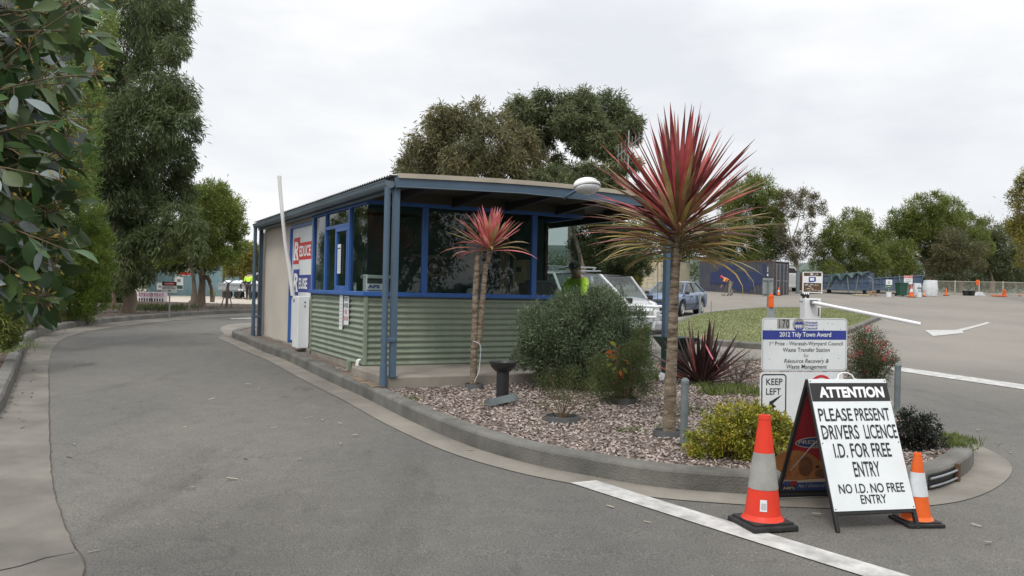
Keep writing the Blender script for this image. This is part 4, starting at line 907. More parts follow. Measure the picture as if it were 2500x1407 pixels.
def bollard(px, py, h, label, r=.032, Y=None):
    p = bp_(px, py) if Y is None else gpx(px, Y, BD); mb = MB(); mb.lathe([(r, -.05), (r, h - .045), (r * 1.1, h - .043), (r * 1.1, h - .02), (r * .95, h - .008), (r * .5, h + .004), (0, h + .007)], 20)
    o = mb.build('bollard', 'galvdark'); o.location = p; return tag(o, label, 'bollard', 'grey bollards in the garden bed')
bollard(1669, 1083, .545, 'grey steel bollard beside the tall cordyline trunk')
bollard(2190, 1030, .50, 'grey steel bollard behind the right edge of the sandwich board', Y=8.9)

# bird bath on a pipe, with a tilted ring at its foot
p = bp_(1226, 986); k = p.y / FPX
bb = empty('bird_bath', p, 0, 'black bowl on a pipe pedestal standing in a tilted grey ring', 'bird bath')
mb = MB(); mb.lathe([(.066, 0), (.066, .40 * 1.0)], 24); mb.build('pedestal', 'plasticblack', bb)
mb = MB(); mb.lathe([(.05, .33), (.085, .345), (.125, .385), (.143, .425), (.145, .44), (.136, .44), (.12, .405), (.0, .385)], 28); mb.build('bowl', 'plasticblack', bb)
mb = MB(); mb.lathe([(.175, 0), (.175, .075), (.168, .075), (.168, 0)], 30, R=Matrix.Rotation(radians(-14), 3, 'Y') @ Matrix.Rotation(radians(-8), 3, 'X')); r_ = mb.build('ring', 'galvdark', bb); r_.location = (0, 0, .0)
def tree_ring(px, py, r, label):
    p = bp_(px, py); mb = MB(); mb.lathe([(r, -.03), (r, .045), (r - .008, .045), (r - .008, -.03)], 30); o = mb.build('tree_ring', 'plasticgrey'); o.location = p; return tag(o, label, 'tree ring', 'plastic rings round plants')
tree_ring(1630, 1062, .125, 'dark plastic ring round the foot of the tall cordyline')
tree_ring(1157, 946, .11, 'dark plastic ring round the foot of the small twin cordyline')
tree_ring(1520, 980, .16, 'black plastic ring under the dark olive shrub')
tree_ring(1372, 1026, .16, 'low dark ring in the chips under the sparse twiggy shrub')

# green flared bin at the foot of the right front post
q = kw(3.84, -1.56, 0); mb = MB()
prof = [(.125, -.16), (.125, .12), (.13, .125), (.13, .3), (.21, .43), (.215, .455), (.19, .455), (.11, .40)]
for (r0, z0), (r1, z1) in zip(prof[:-1], prof[1:]):
    vs = [(sx * r, sy * r, z) for r, z in ((r0, z0), (r1, z1)) for sx, sy in ((-1, -1), (1, -1), (1, 1), (-1, 1))]
    mb.add(vs, [(i, (i + 1) % 4, 4 + (i + 1) % 4, 4 + i) for i in range(4)])
mat('greenbin', (.012, .045, .042), .45, .2, 4); MT['greenbin'] = bpy.data.materials['greenbin']
o = mb.build('planter', 'greenbin'); o.location = q; o.rotation_euler = (0, 0, KYAW); tag(o, 'dark green flared planter at the foot of the right canopy post', 'planter')
# scrap of blue plastic
p = bp_(1612, 930); mb = MB(); mb.add([(0, 0, .0), (.05, .01, .01), (.07, .03, .09), (.01, .04, .11), (-.02, .02, .06)], [(0, 1, 2, 3, 4)]); mb.add([(0, .012, .0), (.05, .022, .01), (.07, .042, .09), (.01, .052, .11), (-.02, .032, .06)], [(4, 3, 2, 1, 0)])
o = mb.build('plastic_scrap', 'bagwhite'); o.location = p; tag(o, 'scrap of pale plastic lying by the planter', 'litter')

# stormwater grate set into the kerb on the right
ga = Vector(gp(2165, 1185).xy); gb = Vector(gp(2328, 1168).xy); gd = gb - ga
i0 = min(range(len(ISL)), key=lambda i: (ISL[i] - gp(2200, 1185).xy).length); i1 = min(range(len(ISL)), key=lambda i: (ISL[i] - gp(2325, 1172).xy).length)
seg = dens(ISL[i0:i1 + 1], .05); so_ = offs(seg, -.006)
mb = MB(); vs = []
for p in so_: z = g(p.x, p.y); vs += [(p.x, p.y, z + .008), (p.x, p.y, z + .118)]
mb.add(vs, [(2 * i, 2 * i + 2, 2 * i + 3, 2 * i + 1) for i in range(len(so_) - 1)], 0)
dg = empty('drain_grate', (seg[0].x, seg[0].y, 0), 0, 'rusty steel bar grate over the drain opening in the kerb', 'drain grate')
b0 = mb.build('opening', 'black', dg); b0.location = (-seg[0].x, -seg[0].y, 0)
for h in (.035, .095):
    mb = MB(); mb.tube([(p.x - seg[0].x, p.y - seg[0].y, g(p.x, p.y) + h) for p in offs(seg, -.022)], .009, 8); mb.build('bar', 'galv', dg)
e = offs(seg, -.02)[-1]; mb = MB(); mb.box((e.x - seg[0].x, e.y - seg[0].y, g(e.x, e.y) + .075), (.035, .035, .14), rz=.7, bev=.005); mb.build('bracket', 'rust', dg)

# ------------------------------------------------------------ plants
def strap(mb, base, az, el, length, width, droop, mi, seg=7, twist=0.0, fold=.22):
    """a long strap leaf: starts at elevation el and bends down by droop radians along its length"""
    p = Vector(base); vs = []; h = Vector((cos(az), sin(az), 0)); side = Vector((-sin(az), cos(az), 0))
    for i in range(seg + 1):
        t = i / seg; a = el - droop * t * t; d = h * cos(a) + Vector((0, 0, 1)) * sin(a); up = d.cross(side) * -1
        w = width * (.40 + .60 * min(1, t * 2.2)) * (1 - max(0, (t - .5) / .5) ** 1.5) * .5 + .0008
        s_ = (side * cos(twist * t) + up * sin(twist * t))
        vs += [p - s_ * w + up * w * fold * 2, p, p + s_ * w + up * w * fold * 2]
        p = p + d * (length / seg)
    mb.add(vs, [(3 * i, 3 * i + 1, 3 * i + 4, 3 * i + 3) for i in range(seg)] + [(3 * i + 1, 3 * i + 2, 3 * i + 5, 3 * i + 4) for i in range(seg)], mi)
rr = random.Random(21)
pb = bp_(1634, 1064); cyl = empty('cordyline', pb, 0, 'tall cordyline with one bare trunk and a big head of red sword leaves', 'cordyline', 'red cordylines')
def rel(px, py, dY=0): return at(px, py, pb.y + dY) - pb
tp = [rel(1634, 1066), rel(1636, 960), rel(1641, 850), rel(1645, 740), rel(1650, 640), rel(1655, 560), rel(1657, 500)]
mb = MB(); tl_ = []
for a, b in zip(tp[:-1], tp[1:]): tl_ += [a.lerp(b, i / 22) for i in range(22)]
tl_.append(tp[-1]); nT = len(tl_)
rad = [(.057 + (.039 - .057) * min(1, i / nT * 1.7)) * (1 + rr.uniform(-.03, .03) + (.05 * (1 if i % 3 == 0 else -1) if i > nT * .38 else 0)) for i in range(nT)]
mb.tube(tl_, rad, 18); mb.build('trunk', 'palmtrunk', cyl)
mb = MB(); z0 = tp[4].z; top = tp[6]
for i in range(240):
    t = i / 239; az = i * 2.39996 + rr.uniform(-.3, .3); base = tp[4].lerp(top, .15 + .85 * t)
    if t < .3 and sin(az) < -.8: continue
    if t < .20: el, L_, dr_ = rr.uniform(-.1, .35), rr.uniform(.50, .78), rr.uniform(.5, 1.15); mi = rr.choice([2, 2, 3, 2])
    elif t < .45: el, L_, dr_ = rr.uniform(.0, .5), rr.uniform(.70, .92), rr.uniform(.3, .75); mi = rr.choice([2, 1, 1, 2, 3])
    elif t < .72: el, L_, dr_ = rr.uniform(.32, .85), rr.uniform(.72, .92), rr.uniform(.1, .3); mi = rr.choice([1, 1, 0, 1, 2])
    else: el, L_, dr_ = .62 + (t - .72) / .28 * .85 + rr.uniform(-.14, .14), rr.uniform(.74, .93), rr.uniform(0, .12); mi = rr.choice([0, 0, 1, 0, 1])
    base = base + Vector((cos(az), sin(az), 0)) * .035
    strap(mb, base, az, el, L_, rr.uniform(.036, .052), dr_, mi, twist=rr.uniform(-.4, .4))
for az, L_ in ((3.5, .35), (2.9, .3), (-.3, .85), (-.55, .8), (-.1, .75), (3.7, .3)): strap(mb, tp[4] + Vector((0, 0, .02)), az, rr.uniform(.0, .25), L_, .045, rr.uniform(1.5, 2.3), 3)
mb.build('leaf_head', ['palmred', 'palmmaroon', 'palmolive', 'palmgold'], cyl)

pb2 = bp_(1157, 945); cy2 = empty('cordyline', pb2, 0, 'small cordyline with twin thin trunks and pink leaves before the window', 'cordyline', 'red cordylines')
rel2 = lambda px, py, dY=0: at(px, py, pb2.y + dY) - pb2
def knob(pts, r0, r1, nm):
    l = []
    for a, b in zip(pts[:-1], pts[1:]): l += [a.lerp(b, i / 14) for i in range(14)]
    l.append(pts[-1]); k = len(l); mb = MB(); mb.tube(l, [(r0 + (r1 - r0) * i / k) * (1 + rr.uniform(-.05, .05) + (.06 if i % 2 else -.06) * (i > k * .3)) for i in range(k)], 12); mb.build(nm, 'palmtrunk', cy2)
knob([rel2(1156, 950), rel2(1157, 880), rel2(1159, 800), rel2(1161, 720), rel2(1164, 660), rel2(1167, 622)], .043, .031, 'trunk')
knob([rel2(1160, 850), rel2(1170, 830), rel2(1176, 760), rel2(1182, 690), rel2(1186, 650), rel2(1192, 635), rel2(1196, 605)], .034, .029, 'trunk')
mb = MB(); c1 = rel2(1196, 612)
for i in range(70):
    t = i / 69; az = i * 2.39996; el = .12 + 1.38 * t ** .8 + rr.uniform(-.15, .15); L_ = rr.uniform(.50, .64) * (1 - .26 * max(0, sin(el)))
    if cos(az) < 0: el = el * .8 + .02; L_ *= 1.05
    strap(mb, c1 + Vector((0, 0, .1 * t)), az, el, L_, rr.uniform(.042, .058), rr.uniform(.0, .3) + (.9 if t < .15 else 0), rr.choice([0, 0, 1, 0, 2]) if t > .15 else rr.choice([2, 3, 0]), seg=6, twist=rr.uniform(-.5, .5))
for az in (2.9, 3.3, 3.6): strap(mb, rel2(1166, 622), az, .3, .35, .03, 1.8, rr.choice([0, 2]), seg=6)
mb.build('leaf_head', ['palmpink', 'palmred', 'palmolive', 'palmmaroon'], cy2)
mb = MB(); q = rel2(1165, 845, -.06); mb.tube([q + Vector((-.05, 0, .06)), q + Vector((.03, -.02, .03)), q + Vector((.045, 0, -.05)), q + Vector((.03, -.02, -.3)), q + Vector((-.02, -.02, -.42))], .004, 5); mb.build('tie_cord', 'bagwhite', cy2)

# flax
pf = bp_(1712, 934); fx = MB()
for i in range(62):
    az = i * 2.39996; el = rr.uniform(.55, 1.5) if i % 4 else rr.uniform(.15, .6); d = .08 * rr.random()
    strap(fx, (cos(az) * d, sin(az) * d, 0), az, el, rr.uniform(.55, .90), rr.uniform(.04, .06), rr.uniform(0, .35), 1 if i % 13 == 4 else 0, seg=6, fold=.5)
strap(fx, (.02, -.12, .42), 2.2, 1.4, .22, .05, 0, 2, seg=3)
for i in range(1): strap(fx, (-.06, -.2, .62), -.5, -1.05, .5, .055, .0, 2, seg=4)
o = fx.build('flax', ['flaxdark', 'flaxred', 'palmpink']); o.location = pf; tag(o, 'dark purple flax clump with sword leaves and one snapped pink leaf', 'flax')

def cloud(blobs, n, L_, Wd, seed, clumps=14, csize=.26, out=.6, up=.3, rnd=.7, shell=.55, fold=.25, flat=1.0):
    """leaf geometry for a crown of round blobs [(centre, radius)], gathered into many small clumps"""
    rng = np.random.default_rng(seed); w = np.array([r ** 2 for _, r in blobs]); w = w / w.sum(); Vs = []; Fs = []; o = 0
    for (c, r), k in zip(blobs, w):
        m = max(30, int(n * k)); nc = max(4, clumps); c = np.array(c)
        d = unit(rng.normal(size=(nc, 3))); cc = d * (r * (shell + (1 - shell) * rng.random((nc, 1)))); cc[:, 2] *= flat
        idx = rng.integers(0, nc, m); off = rng.normal(size=(m, 3)) * (r * csize); P = cc[idx] + off
        A = unit(P) * out + np.array([0, 0, up]) + rng.normal(size=(m, 3)) * rnd
        V, F = leafgeo(P + c, A, L_ * rng.uniform(.65, 1.25, m), Wd * rng.uniform(.7, 1.25, m), rng, fold)
        Vs.append(V); Fs.append(F + o); o += len(V)
    return np.concatenate(Vs), np.concatenate(Fs)
def pxb(blobs, Y, dy=.5, seed=1, o=Vector((0, 0, 0))):
    """blobs given by their place in the photograph, spread in depth round distance Y"""
    r2 = random.Random(seed); out = []
    for b in blobs:
        y = Y + (b[3] if len(b) > 3 else r2.uniform(-dy, dy)); out.append((at(b[0], b[1], y) - o, b[2] / FPX * y))
    return out
def stems(mb, base, blobs, r0, r1, n=3, seed=1, side=2, wig=.12, mi=None):
    """limbs from the foot to every blob, with side branches"""
    r2 = random.Random(seed)
    for c, r in blobs:
        c = Vector(c); L_ = (c - base).length; a = base.copy(); pts = []
        mid = base.lerp(c, .45) + Vector((r2.uniform(-1, 1), r2.uniform(-1, 1), r2.uniform(-.2, .6))) * L_ * wig
        for i in range(9):
            t = i / 8; pts.append(base * (1 - t) ** 2 + mid * 2 * t * (1 - t) + c * t * t)
        mb.tube(pts, [r0 * (1 - t / 8) + r1 * t / 8 for t in range(9)], 6, mi)
        for _ in range(side):
            s = pts[r2.randint(4, 8)]; d = Vector((r2.gauss(0, 1), r2.gauss(0, 1), r2.gauss(.3, .8))).normalized(); mb.tube([s, s + d * r * .45 + Vector((0, 0, -.05 * r)), s + d * r * .95], [r1 * .8, r1 * .5, r1 * .25], 5, mi)
def shrub(name, px, py, blobs, n, L_, Wd, m, label, cat, seed, Y=None, dy=.15, stem=.012, twig='twig', side=3, **kw):
    p = bp_(px, py) if Y is None else gpx(px, Y, BD); B = pxb(blobs, p.y, dy, seed, p); o = empty(name, p, 0, label, cat)
    V, F = cloud(B, n, L_, Wd, seed, **kw); npmesh('foliage', V, F, m, o)
    mb = MB(); stems(mb, Vector((0, 0, 0)), B, stem, stem * .35, seed=seed, side=side); mb.build('stems', twig, o); return o
shrub('bush', 1420, 925, [(1330, 800, 68), (1400, 770, 62), (1470, 765, 66), (1530, 800, 58), (1340, 870, 62), (1420, 850, 85), (1500, 850, 70), (1545, 855, 48), (1300, 860, 45), (1400, 910, 45), (1450, 800, 85), (1375, 820, 80), (1270, 880, 26), (1460, 740, 40), (1375, 750, 34), (1340, 900, 30), (1555, 900, 40), (1420, 895, 60), (1480, 905, 50), (1360, 905, 40)], 78000, .046, .0095, 'greybush', 'large round grey green bush in front of the kiosk corner', 'bush', 31, Y=10.15, dy=.3, clumps=60, csize=.125, out=.65, up=.5, rnd=.5, shell=.62)
shrub('bush', 1525, 985, [(1545, 905, 48), (1560, 850, 34), (1510, 925, 50), (1470, 930, 42), (1550, 945, 42), (1500, 955, 45), (1565, 810, 22), (1540, 865, 36), (1460, 895, 30)], 24000, .020, .006, 'olivebush', 'dense dark olive bush in a black ring beside the grey bush', 'bush', 33, clumps=30, csize=.2, up=.5, shell=.55)
shrub('bush', 1372, 1024, [(1330, 940, 26), (1375, 925, 30), (1410, 945, 24), (1350, 965, 26), (1390, 970, 22), (1430, 950, 22), (1340, 915, 16), (1400, 910, 18), (1440, 985, 16), (1320, 985, 14), (1455, 935, 16)], 3600, .020, .006, 'olivebush', 'sparse twiggy shrub with thin olive foliage in the bark chips', 'bush', 35, dy=.2, stem=.007, side=9, clumps=10, csize=.35)
shrub('bush', 1800, 940, [(1790, 890, 40), (1830, 880, 32), (1770, 905, 30), (1815, 910, 38), (1760, 870, 24), (1845, 905, 20)], 1600, .018, .006, 'brownsparse', 'dry grey brown twiggy shrub beside the purple flax', 'bush', 37, dy=.2, stem=.012, twig='twiggrey', side=26, clumps=9, csize=.4)
shrub('bush', 1810, 1140, [(1700, 1085, 34), (1740, 1060, 48), (1790, 1040, 55), (1840, 1040, 48), (1890, 1045, 42), (1920, 1060, 34), (1780, 1095, 52), (1840, 1095, 55), (1890, 1090, 45), (1730, 1100, 32), (1800, 1125, 36), (1860, 1025, 32), (1905, 1025, 20), (1700, 1110, 18), (1835, 1060, 60)], 20000, .026, .0125, 'euonymus', 'low yellow green variegated bush at the front kerb', 'bush', 39, Y=6.62, dy=.14, clumps=34, csize=.15, up=.35, out=.7, shell=.6, fold=.3)
o = MB(); q0 = bp_(1835, 1060)
for dx in (-.03, .035):
    o.tube([(dx, 0, 0), (dx * 1.2, 0, .42)], .004, 5, mi=0)
    for i in range(34):
        z = .2 + i * .0066; a = i * 2.4; c = Vector((dx * 1.1, 0, z)); d = Vector((cos(a), sin(a), .5)).normalized(); s_ = d.orthogonal().normalized(); o.add([c, c + d * .015 + s_ * .007, c + d * .03, c + d * .015 - s_ * .007], [(0, 1, 2, 3)], 1)
q = gpx(1829, 6.75, BD); o = o.build('yellow_shoots', ['twig', 'yellowleaf']); o.location = q; tag(o, 'two upright yellow shoots rising from the variegated bush', 'shoots')
shrub('bush', 2240, 1095, [(2225, 1035, 34), (2250, 1045, 36), (2270, 1040, 26), (2215, 1060, 30), (2255, 1075, 34), (2290, 1075, 22), (2230, 1080, 34), (2210, 1020, 18)], 7500, .022, .011, 'blackbush', 'low blackish green bush on the rounded kerb end', 'bush', 41, clumps=26, csize=.17, up=.6, dy=.12)
shrub('bush', 2125, 935, [(2110, 850, 36), (2130, 830, 30), (2095, 880, 38), (2140, 880, 38), (2120, 905, 38), (2165, 865, 22), (2150, 840, 18), (2090, 830, 22), (2185, 880, 12), (2150, 915, 26), (2100, 920, 30)], 15000, .026, .0065, 'grevillea', 'grevillea shrub with red flowers behind the council sign', 'bush', 43, Y=9.6, dy=.2, side=6, clumps=14, csize=.3, up=.5)
gv = [o for o in bpy.data.objects if o.name.startswith('bush') and 'grevillea' in o['label']][0]
B = pxb([(2110, 850, 36), (2130, 830, 30), (2095, 880, 34), (2140, 880, 38), (2165, 865, 22), (2175, 872, 14), (2120, 800, 10), (2085, 820, 16)], 9.5, .2, 3, Vector(gv.location)); V, F = cloud(B, 420, .03, .009, 5, clumps=9, csize=.14, shell=.8); npmesh('flowers', V, F, 'redflower', gv)
# red-orange gum seedling leaves in front of the dark bush
p = gpx(1500, 9.0, BD); mb = MB(); c = at(1503, 900, 9.0) - p; mb.tube([(0, 0, 0), c * .6 + Vector((.02, 0, 0)), c, at(1512, 845, 9.0) - p], .004, 5, mi=0)
for x, y, a, m in ((1497, 848, 2.6, 1), (1490, 862, 3.3, 2), (1500, 880, 2.9, 1), (1487, 892, 3.6, 1), (1497, 898, 4.1, 1), (1505, 905, 4.9, 2), (1512, 900, 5.3, 1), (1508, 912, 5.0, 2), (1495, 872, 3.4, 2), (1513, 880, 5.6, 2)):
    q = at(x + 8, y - 4, 8.98) - p; e = at(x + 8 + 20 * cos(a), y - 4 - 20 * sin(a), 8.95) - p; d = e - q; s_ = Vector((-d.z, .02, d.x)).normalized() * d.length * .22; mb.add([q, q + d * .4 + s_, q + d * .75 + s_ * .7, e, q + d * .75 - s_ * .7, q + d * .4 - s_], [(0, 1, 2, 3, 4, 5)], m)
MT['leaforange'] = leafmat('leaf_orange', (.45, .07, .015), (.5, .12, .03), trans=.2); MT['leafyellow'] = leafmat('leaf_yellowgreen', (.26, .27, .04), (.34, .30, .06), trans=.2)
o = mb.build('gum_seedling', ['gutred', 'leafyellow', 'leaforange']); o.location = p; tag(o, 'gum seedling with orange and yellow leaves before the dark bush', 'seedling')
# dead flower head on a bent stalk by the planter
p = bp_(1582, 925); mb = MB(); mb.tube([(0, 0, 0), (.02, 0, .12), (.02, 0, .2)], .006, 5); c = Vector((.02, 0, .24))
for i in range(46):
    d = Vector((rr.gauss(0, 1), rr.gauss(0, 1), rr.gauss(0, 1))).normalized(); mb.tube([c, c + d * rr.uniform(.04, .09)], .004, 4)
mb.tube([(.09, 0, .0), (.12, 0, .16), (.2, 0, .26)], .007, 5); o = mb.build('dead_stalk', 'twiggrey'); o.location = p; tag(o, 'dead brown seed head on a stalk beside the green planter', 'plant')
# weeds
def weeds(name, spots, n, h, m, label, seed, zf=bedz):
    rng = np.random.default_rng(seed); P = []
    for (px, py, r) in spots:
        c = gp(px, py, BD); k = int(n * r ** 1.5 / sum(s[2] ** 1.5 for s in spots)); q = rng.normal(size=(k, 2)) * r * .5
        P += [(c.x + a, c.y + b, g(c.x + a, c.y + b) + BD - .015) for a, b in q]
    P = np.array(P); V, F = leafgeo(P, rng.normal(0, .55, (len(P), 3)) + [0, 0, 1], h * rng.uniform(.4, 1.2, len(P)), h * .13, rng, .3)
    tag(npmesh(name, V, F, m), label, 'weeds', kind='stuff')
weeds('weeds', [(1760, 958, .2), (1800, 950, .22), (1740, 962, .14), (1600, 905, .1), (1595, 925, .12), (1850, 962, .2), (1725, 945, .12)], 1500, .11, 'weed', 'bright green grass tufts under the twiggy shrub', 51)
weeds('weeds', [(1700, 1000, .25), (1660, 1010, .15), (1615, 1040, .1), (1560, 1050, .1), (1520, 1052, .07), (1005, 975, .15), (1130, 925, .12), (1640, 1040, .08), (1590, 960, .15), (1460, 965, .12), (1180, 985, .08)], 1300, .05, 'weed', 'small green weeds scattered through the bark chips', 52)
weeds('weeds', [(2320, 1075, .2), (2300, 1070, .18), (2335, 1090, .12)], 1700, .075, 'weed', 'yellowish weeds on the rounded end of the bed', 53)
# slack soil and dead leaves round the black bush are part of the chips

# ------------------------------------------------------------ vehicles
def lerp_tab(x, T):
    a = np.array(T); return float(np.interp(x, a[:, 0], a[:, 1]))
def make_car(root, Lf, Lr, top, hw, base, axles, R, roof, paint, tyre_r=.3, roofh=1.38, wroof=.55, wbelt=.70, hood=None, lamp='lampclear', mould='trimdark', flares=False):
    """x forward. top: deck height profile; hw: half width profile; roof: (windscreen base, windscreen top, rear top, rear base)"""
    X = np.unique(np.round(np.concatenate([np.arange(-Lr, Lf + .001, .07), [a + d for a in axles for d in (-R, -R * .97, R, R * .97)]]), 3)); X = X[(X >= -Lr) & (X <= Lf)]
    mb = MB(); rows = []
    for x in X:
        zt, w, zb = lerp_tab(x, top), lerp_tab(x, hw), lerp_tab(x, base)
        for a in axles:
            if abs(x - a) < R: zb = max(zb, tyre_r + sqrt(max(R * R - (x - a) ** 2, 0)))
        zb = min(zb, zt - .12); zm = zb + (zt - zb) * .45
        half = [(0, zb), (w * .80, zb), (w * .97, zb + .015), (w * 1.0, zm), (w * .985, zt - .13 * 1.0), (w * .955, zt - .045), (w * .88, zt - .004), (w * .5, zt + .022), (0, zt + .03)]
        if zm > zt - .14: half[3] = (w, zb + (zt - .13 - zb) * .5) if zt - .13 > zb + .03 else (w, zb + .03)
        if zt - .13 < zb + .05: half[4] = (w * .985, zb + .06)
        rows.append([Vector((x, y, z)) for y, z in half] + [Vector((x, -y, z)) for y, z in half[-2:0:-1]])
    m = len(rows[0]); vs = [p for r in rows for p in r]; fs = []
    for i in range(len(rows) - 1):
        for j in range(m): a = i * m + j; b = i * m + (j + 1) % m; fs.append((a, b, b + m, a + m))
    mb.add(vs, fs, 0, smooth=True); mb.add(rows[0], [tuple(range(m - 1, -1, -1))], 0); mb.add(rows[-1], [tuple(range(m))], 0)
    a0, a1, a2, a3 = roof; zb = lambda x: lerp_tab(x, top) - .01
    # roof skin and pillars
    rv = []
    K = 8
    for i in range(K + 1):
        x = a1 + (a2 - a1) * i / K; dz = .05 * sin(pi * i / K)
        for y, z in ((wroof + .02, -.05), (wroof, -.0), (wroof * .6, .025), (0, .035), (-wroof * .6, .025), (-wroof, 0), (-wroof - .02, -.05)): rv.append((x, y, roofh - .035 + z + dz * .5))
    mb.add(rv, [(i * 7 + j, (i + 1) * 7 + j, (i + 1) * 7 + j + 1, i * 7 + j + 1) for i in range(K) for j in range(6)], 0, smooth=True)
    zr = roofh - .045
    def P(x, s, t): return Vector((x, s * (wbelt + (wroof + .02 - wbelt) * t), zb(x) + (zr - zb(x)) * t))
    for s in (-1, 1):
        for xa, xb, r in ((a0, a1, .035), (a3, a2, .05)): mb.tube([Vector((xa, s * wbelt, zb(xa))), Vector((xb, s * (wroof + .01), zr))], r, 6, 0)
        mb.tube([Vector((a1, s * (wroof + .012), zr)), Vector((a2, s * (wroof + .012), zr))], .03, 6, 0)
        xm = (a1 + a2) / 2 + .02; mb.tube([Vector((xm, s * (wbelt), zb(xm))), Vector((xm - .03, s * (wroof + .012), zr))], .035, 6, 1)
    body = mb.build('body', [paint, mould], root)
    g_ = lambda nm, pts: MB().poly(pts).build(nm, 'carglass', root)
    e = .012
    g_('windscreen', [(a0 + e, wbelt - .01, zb(a0)), (a0 + e, -wbelt + .01, zb(a0)), (a1 + e, -wroof, zr + .01), (a1 + e, wroof, zr + .01)])
    g_('rear_window', [(a3 - e, -wbelt + .01, zb(a3)), (a3 - e, wbelt - .01, zb(a3)), (a2 - e, wroof, zr), (a2 - e, -wroof, zr)])
    xm = (a1 + a2) / 2
    for s in (-1, 1):
        for xa, xb, xc, xd in ((a0 - .06, a1 - .02, xm + .03, xm + .05), (xm - .02, xm - .04, a2 + .02, a3 + .06)):
            q = [(xa, s * (wbelt + .008), zb(xa)), (xb, s * (wroof + .014), zr - .01), (xc, s * (wroof + .014), zr - .01), (xd, s * (wbelt + .008), zb(xd))]
            g_('side_window', q if s < 0 else q[::-1])
    # doors: seams, handles, mouldings
    for s in (-1, 1):
        mb = MB()
        for xx in (a0 + .02, xm, a3 + .25):
            if abs(xx - axles[1]) < R: continue
            pts = [Vector((xx, s * (lerp_tab(xx, hw) * k + .003), z)) for k, z in ((.98, lerp_tab(xx, base) + .03), (1.0, lerp_tab(xx, base) + .25), (.985, lerp_tab(xx, top) - .13), (.96, lerp_tab(xx, top) - .045))]
            mb.tube(pts, .004, 4)
        zmo = lerp_tab(0, base) + .27
        mb.tube([Vector((x, s * (lerp_tab(x, hw) + .004), zmo)) for x in np.linspace(axles[1] + R + .04, axles[0] - R - .04, 8)], .014, 6)
        for xx in (a0 - .75, xm - .55): mb.box((xx, s * (lerp_tab(xx, hw) * .985 + .008), lerp_tab(xx, top) - .13), (.13, .02, .028))
        mb.build('door_trim', mould, root)
        mb = MB(); mb.box((a0 - .12, s * (wbelt + .13), zb(a0) + .05), (.09, .17, .12), bev=.03); mb.build('wing_mirror', mould, root)
    # interior
    for xx in (xm + .25, xm - .75):
        for yy in (-.35, .35):
            if xx < a3 + .1: continue
            mb = MB(); mb.box((xx - .12, yy, zb(0) - .12), (.12, .46, .55), bev=.05, R=Matrix.Rotation(-.2, 3, 'Y')); mb.box((xx - .2, yy, zb(0) + .25), (.09, .26, .17), bev=.04); mb.build('seat', 'seatgrey', root)
    mb = MB(); mb.box((a0 - .25, 0, zb(a0) - .04), (.4, wbelt * 1.85, .06), bev=.02); mb.box((xm - .2, 0, lerp_tab(0, base) + .12), (2.2, wbelt * 1.7, .04)); mb.build('dashboard', 'trimdark', root)
    mb = MB(); mb.lathe([(.17, .012), (.18, 0), (.17, -.012)], 18, (a0 - .48, -.35, zb(a0) + .02), R=Matrix.Rotation(1.1, 3, 'Y')); mb.build('steering_wheel', 'trimdark', root)
    # wheels
    for a in axles:
        for s in (-1, 1):
            w = lerp_tab(a, hw) - .02; Rm = Matrix.Rotation(-s * pi / 2, 3, 'X'); tr = tyre_r
            mb = MB(); mb.lathe([(tr * .62, .10), (tr * .66, .0), (tr * .93, -.0), (tr, .03), (tr, .17), (tr * .93, .2)], 28, (a, s * (w), tr), R=Matrix.Rotation(s * pi / 2, 3, 'X'))
            wh = mb.build('wheel', 'tyre', root)
            mb = MB(); mb.lathe([(0, -.0), (tr * .13, .0), (tr * .2, .012), (tr * .63, .02), (tr * .66, -.002)], 24, (a, s * (w), tr), R=Matrix.Rotation(s * pi / 2, 3, 'X'))
            for i in range(8):
                t = 2 * pi * i / 8; mb.box((a + tr * .44 * cos(t), s * (w - .012), tr + tr * .44 * sin(t)), (tr * .14, .008, tr * .09), 1, R=Matrix.Rotation(-t, 3, 'Y'))
            mb.build('rim', ['alloy', 'trimdark'], wh)
            mb = MB(); mb.lathe([(tr * 1.04, .0), (tr * 1.1, .3)], 16, (a, s * (w - .02), tr + .01), R=Matrix.Rotation(s * pi / 2, 3, 'X'))
            mb.build('wheel_well', 'black', root)
    return body
def car_root(name, front, yaw, wheelbase, label, cat):
    z1 = g(front.x, front.y); bx_, by_ = front.x - cos(yaw) * wheelbase, front.y - sin(yaw) * wheelbase; z2 = g(bx_, by_)
    o = empty(name, ((front.x + bx_) / 2, (front.y + by_) / 2, (z1 + z2) / 2), 0, label, cat); o.rotation_euler = (0, -atan2(z1 - z2, wheelbase), yaw); return o
# blue sedan
hd = Vector((-.50, -.866)); yw = atan2(hd.y, hd.x); fl_ = gp(1662, 773); fl2 = Vector((fl_.x, fl_.y)) - Vector((-hd.y, hd.x)) * .74
sedan = car_root('sedan', fl2, yw, 2.6, 'blue four door sedan parked by the lawn behind the silver wagon', 'car')
make_car(sedan, 2.1, 2.3, [(-2.3, .78), (-2.2, .93), (-1.5, .97), (-.9, .96), (.6, .92), (1.0, .90), (1.7, .80), (2.0, .70), (2.1, .60)], [(-2.3, .74), (-2.0, .82), (0, .855), (1.5, .84), (1.9, .78), (2.1, .68)], [(-2.3, .38), (-2.0, .28), (-1.3, .22), (1.3, .2), (1.9, .22), (2.1, .28)], (1.3, -1.3), .37, (1.02, .30, -1.05, -1.72), 'carblue', tyre_r=.315, roofh=1.40, wroof=.56, wbelt=.74)
def part(mb, name, m, root): return mb.build(name, m, root)
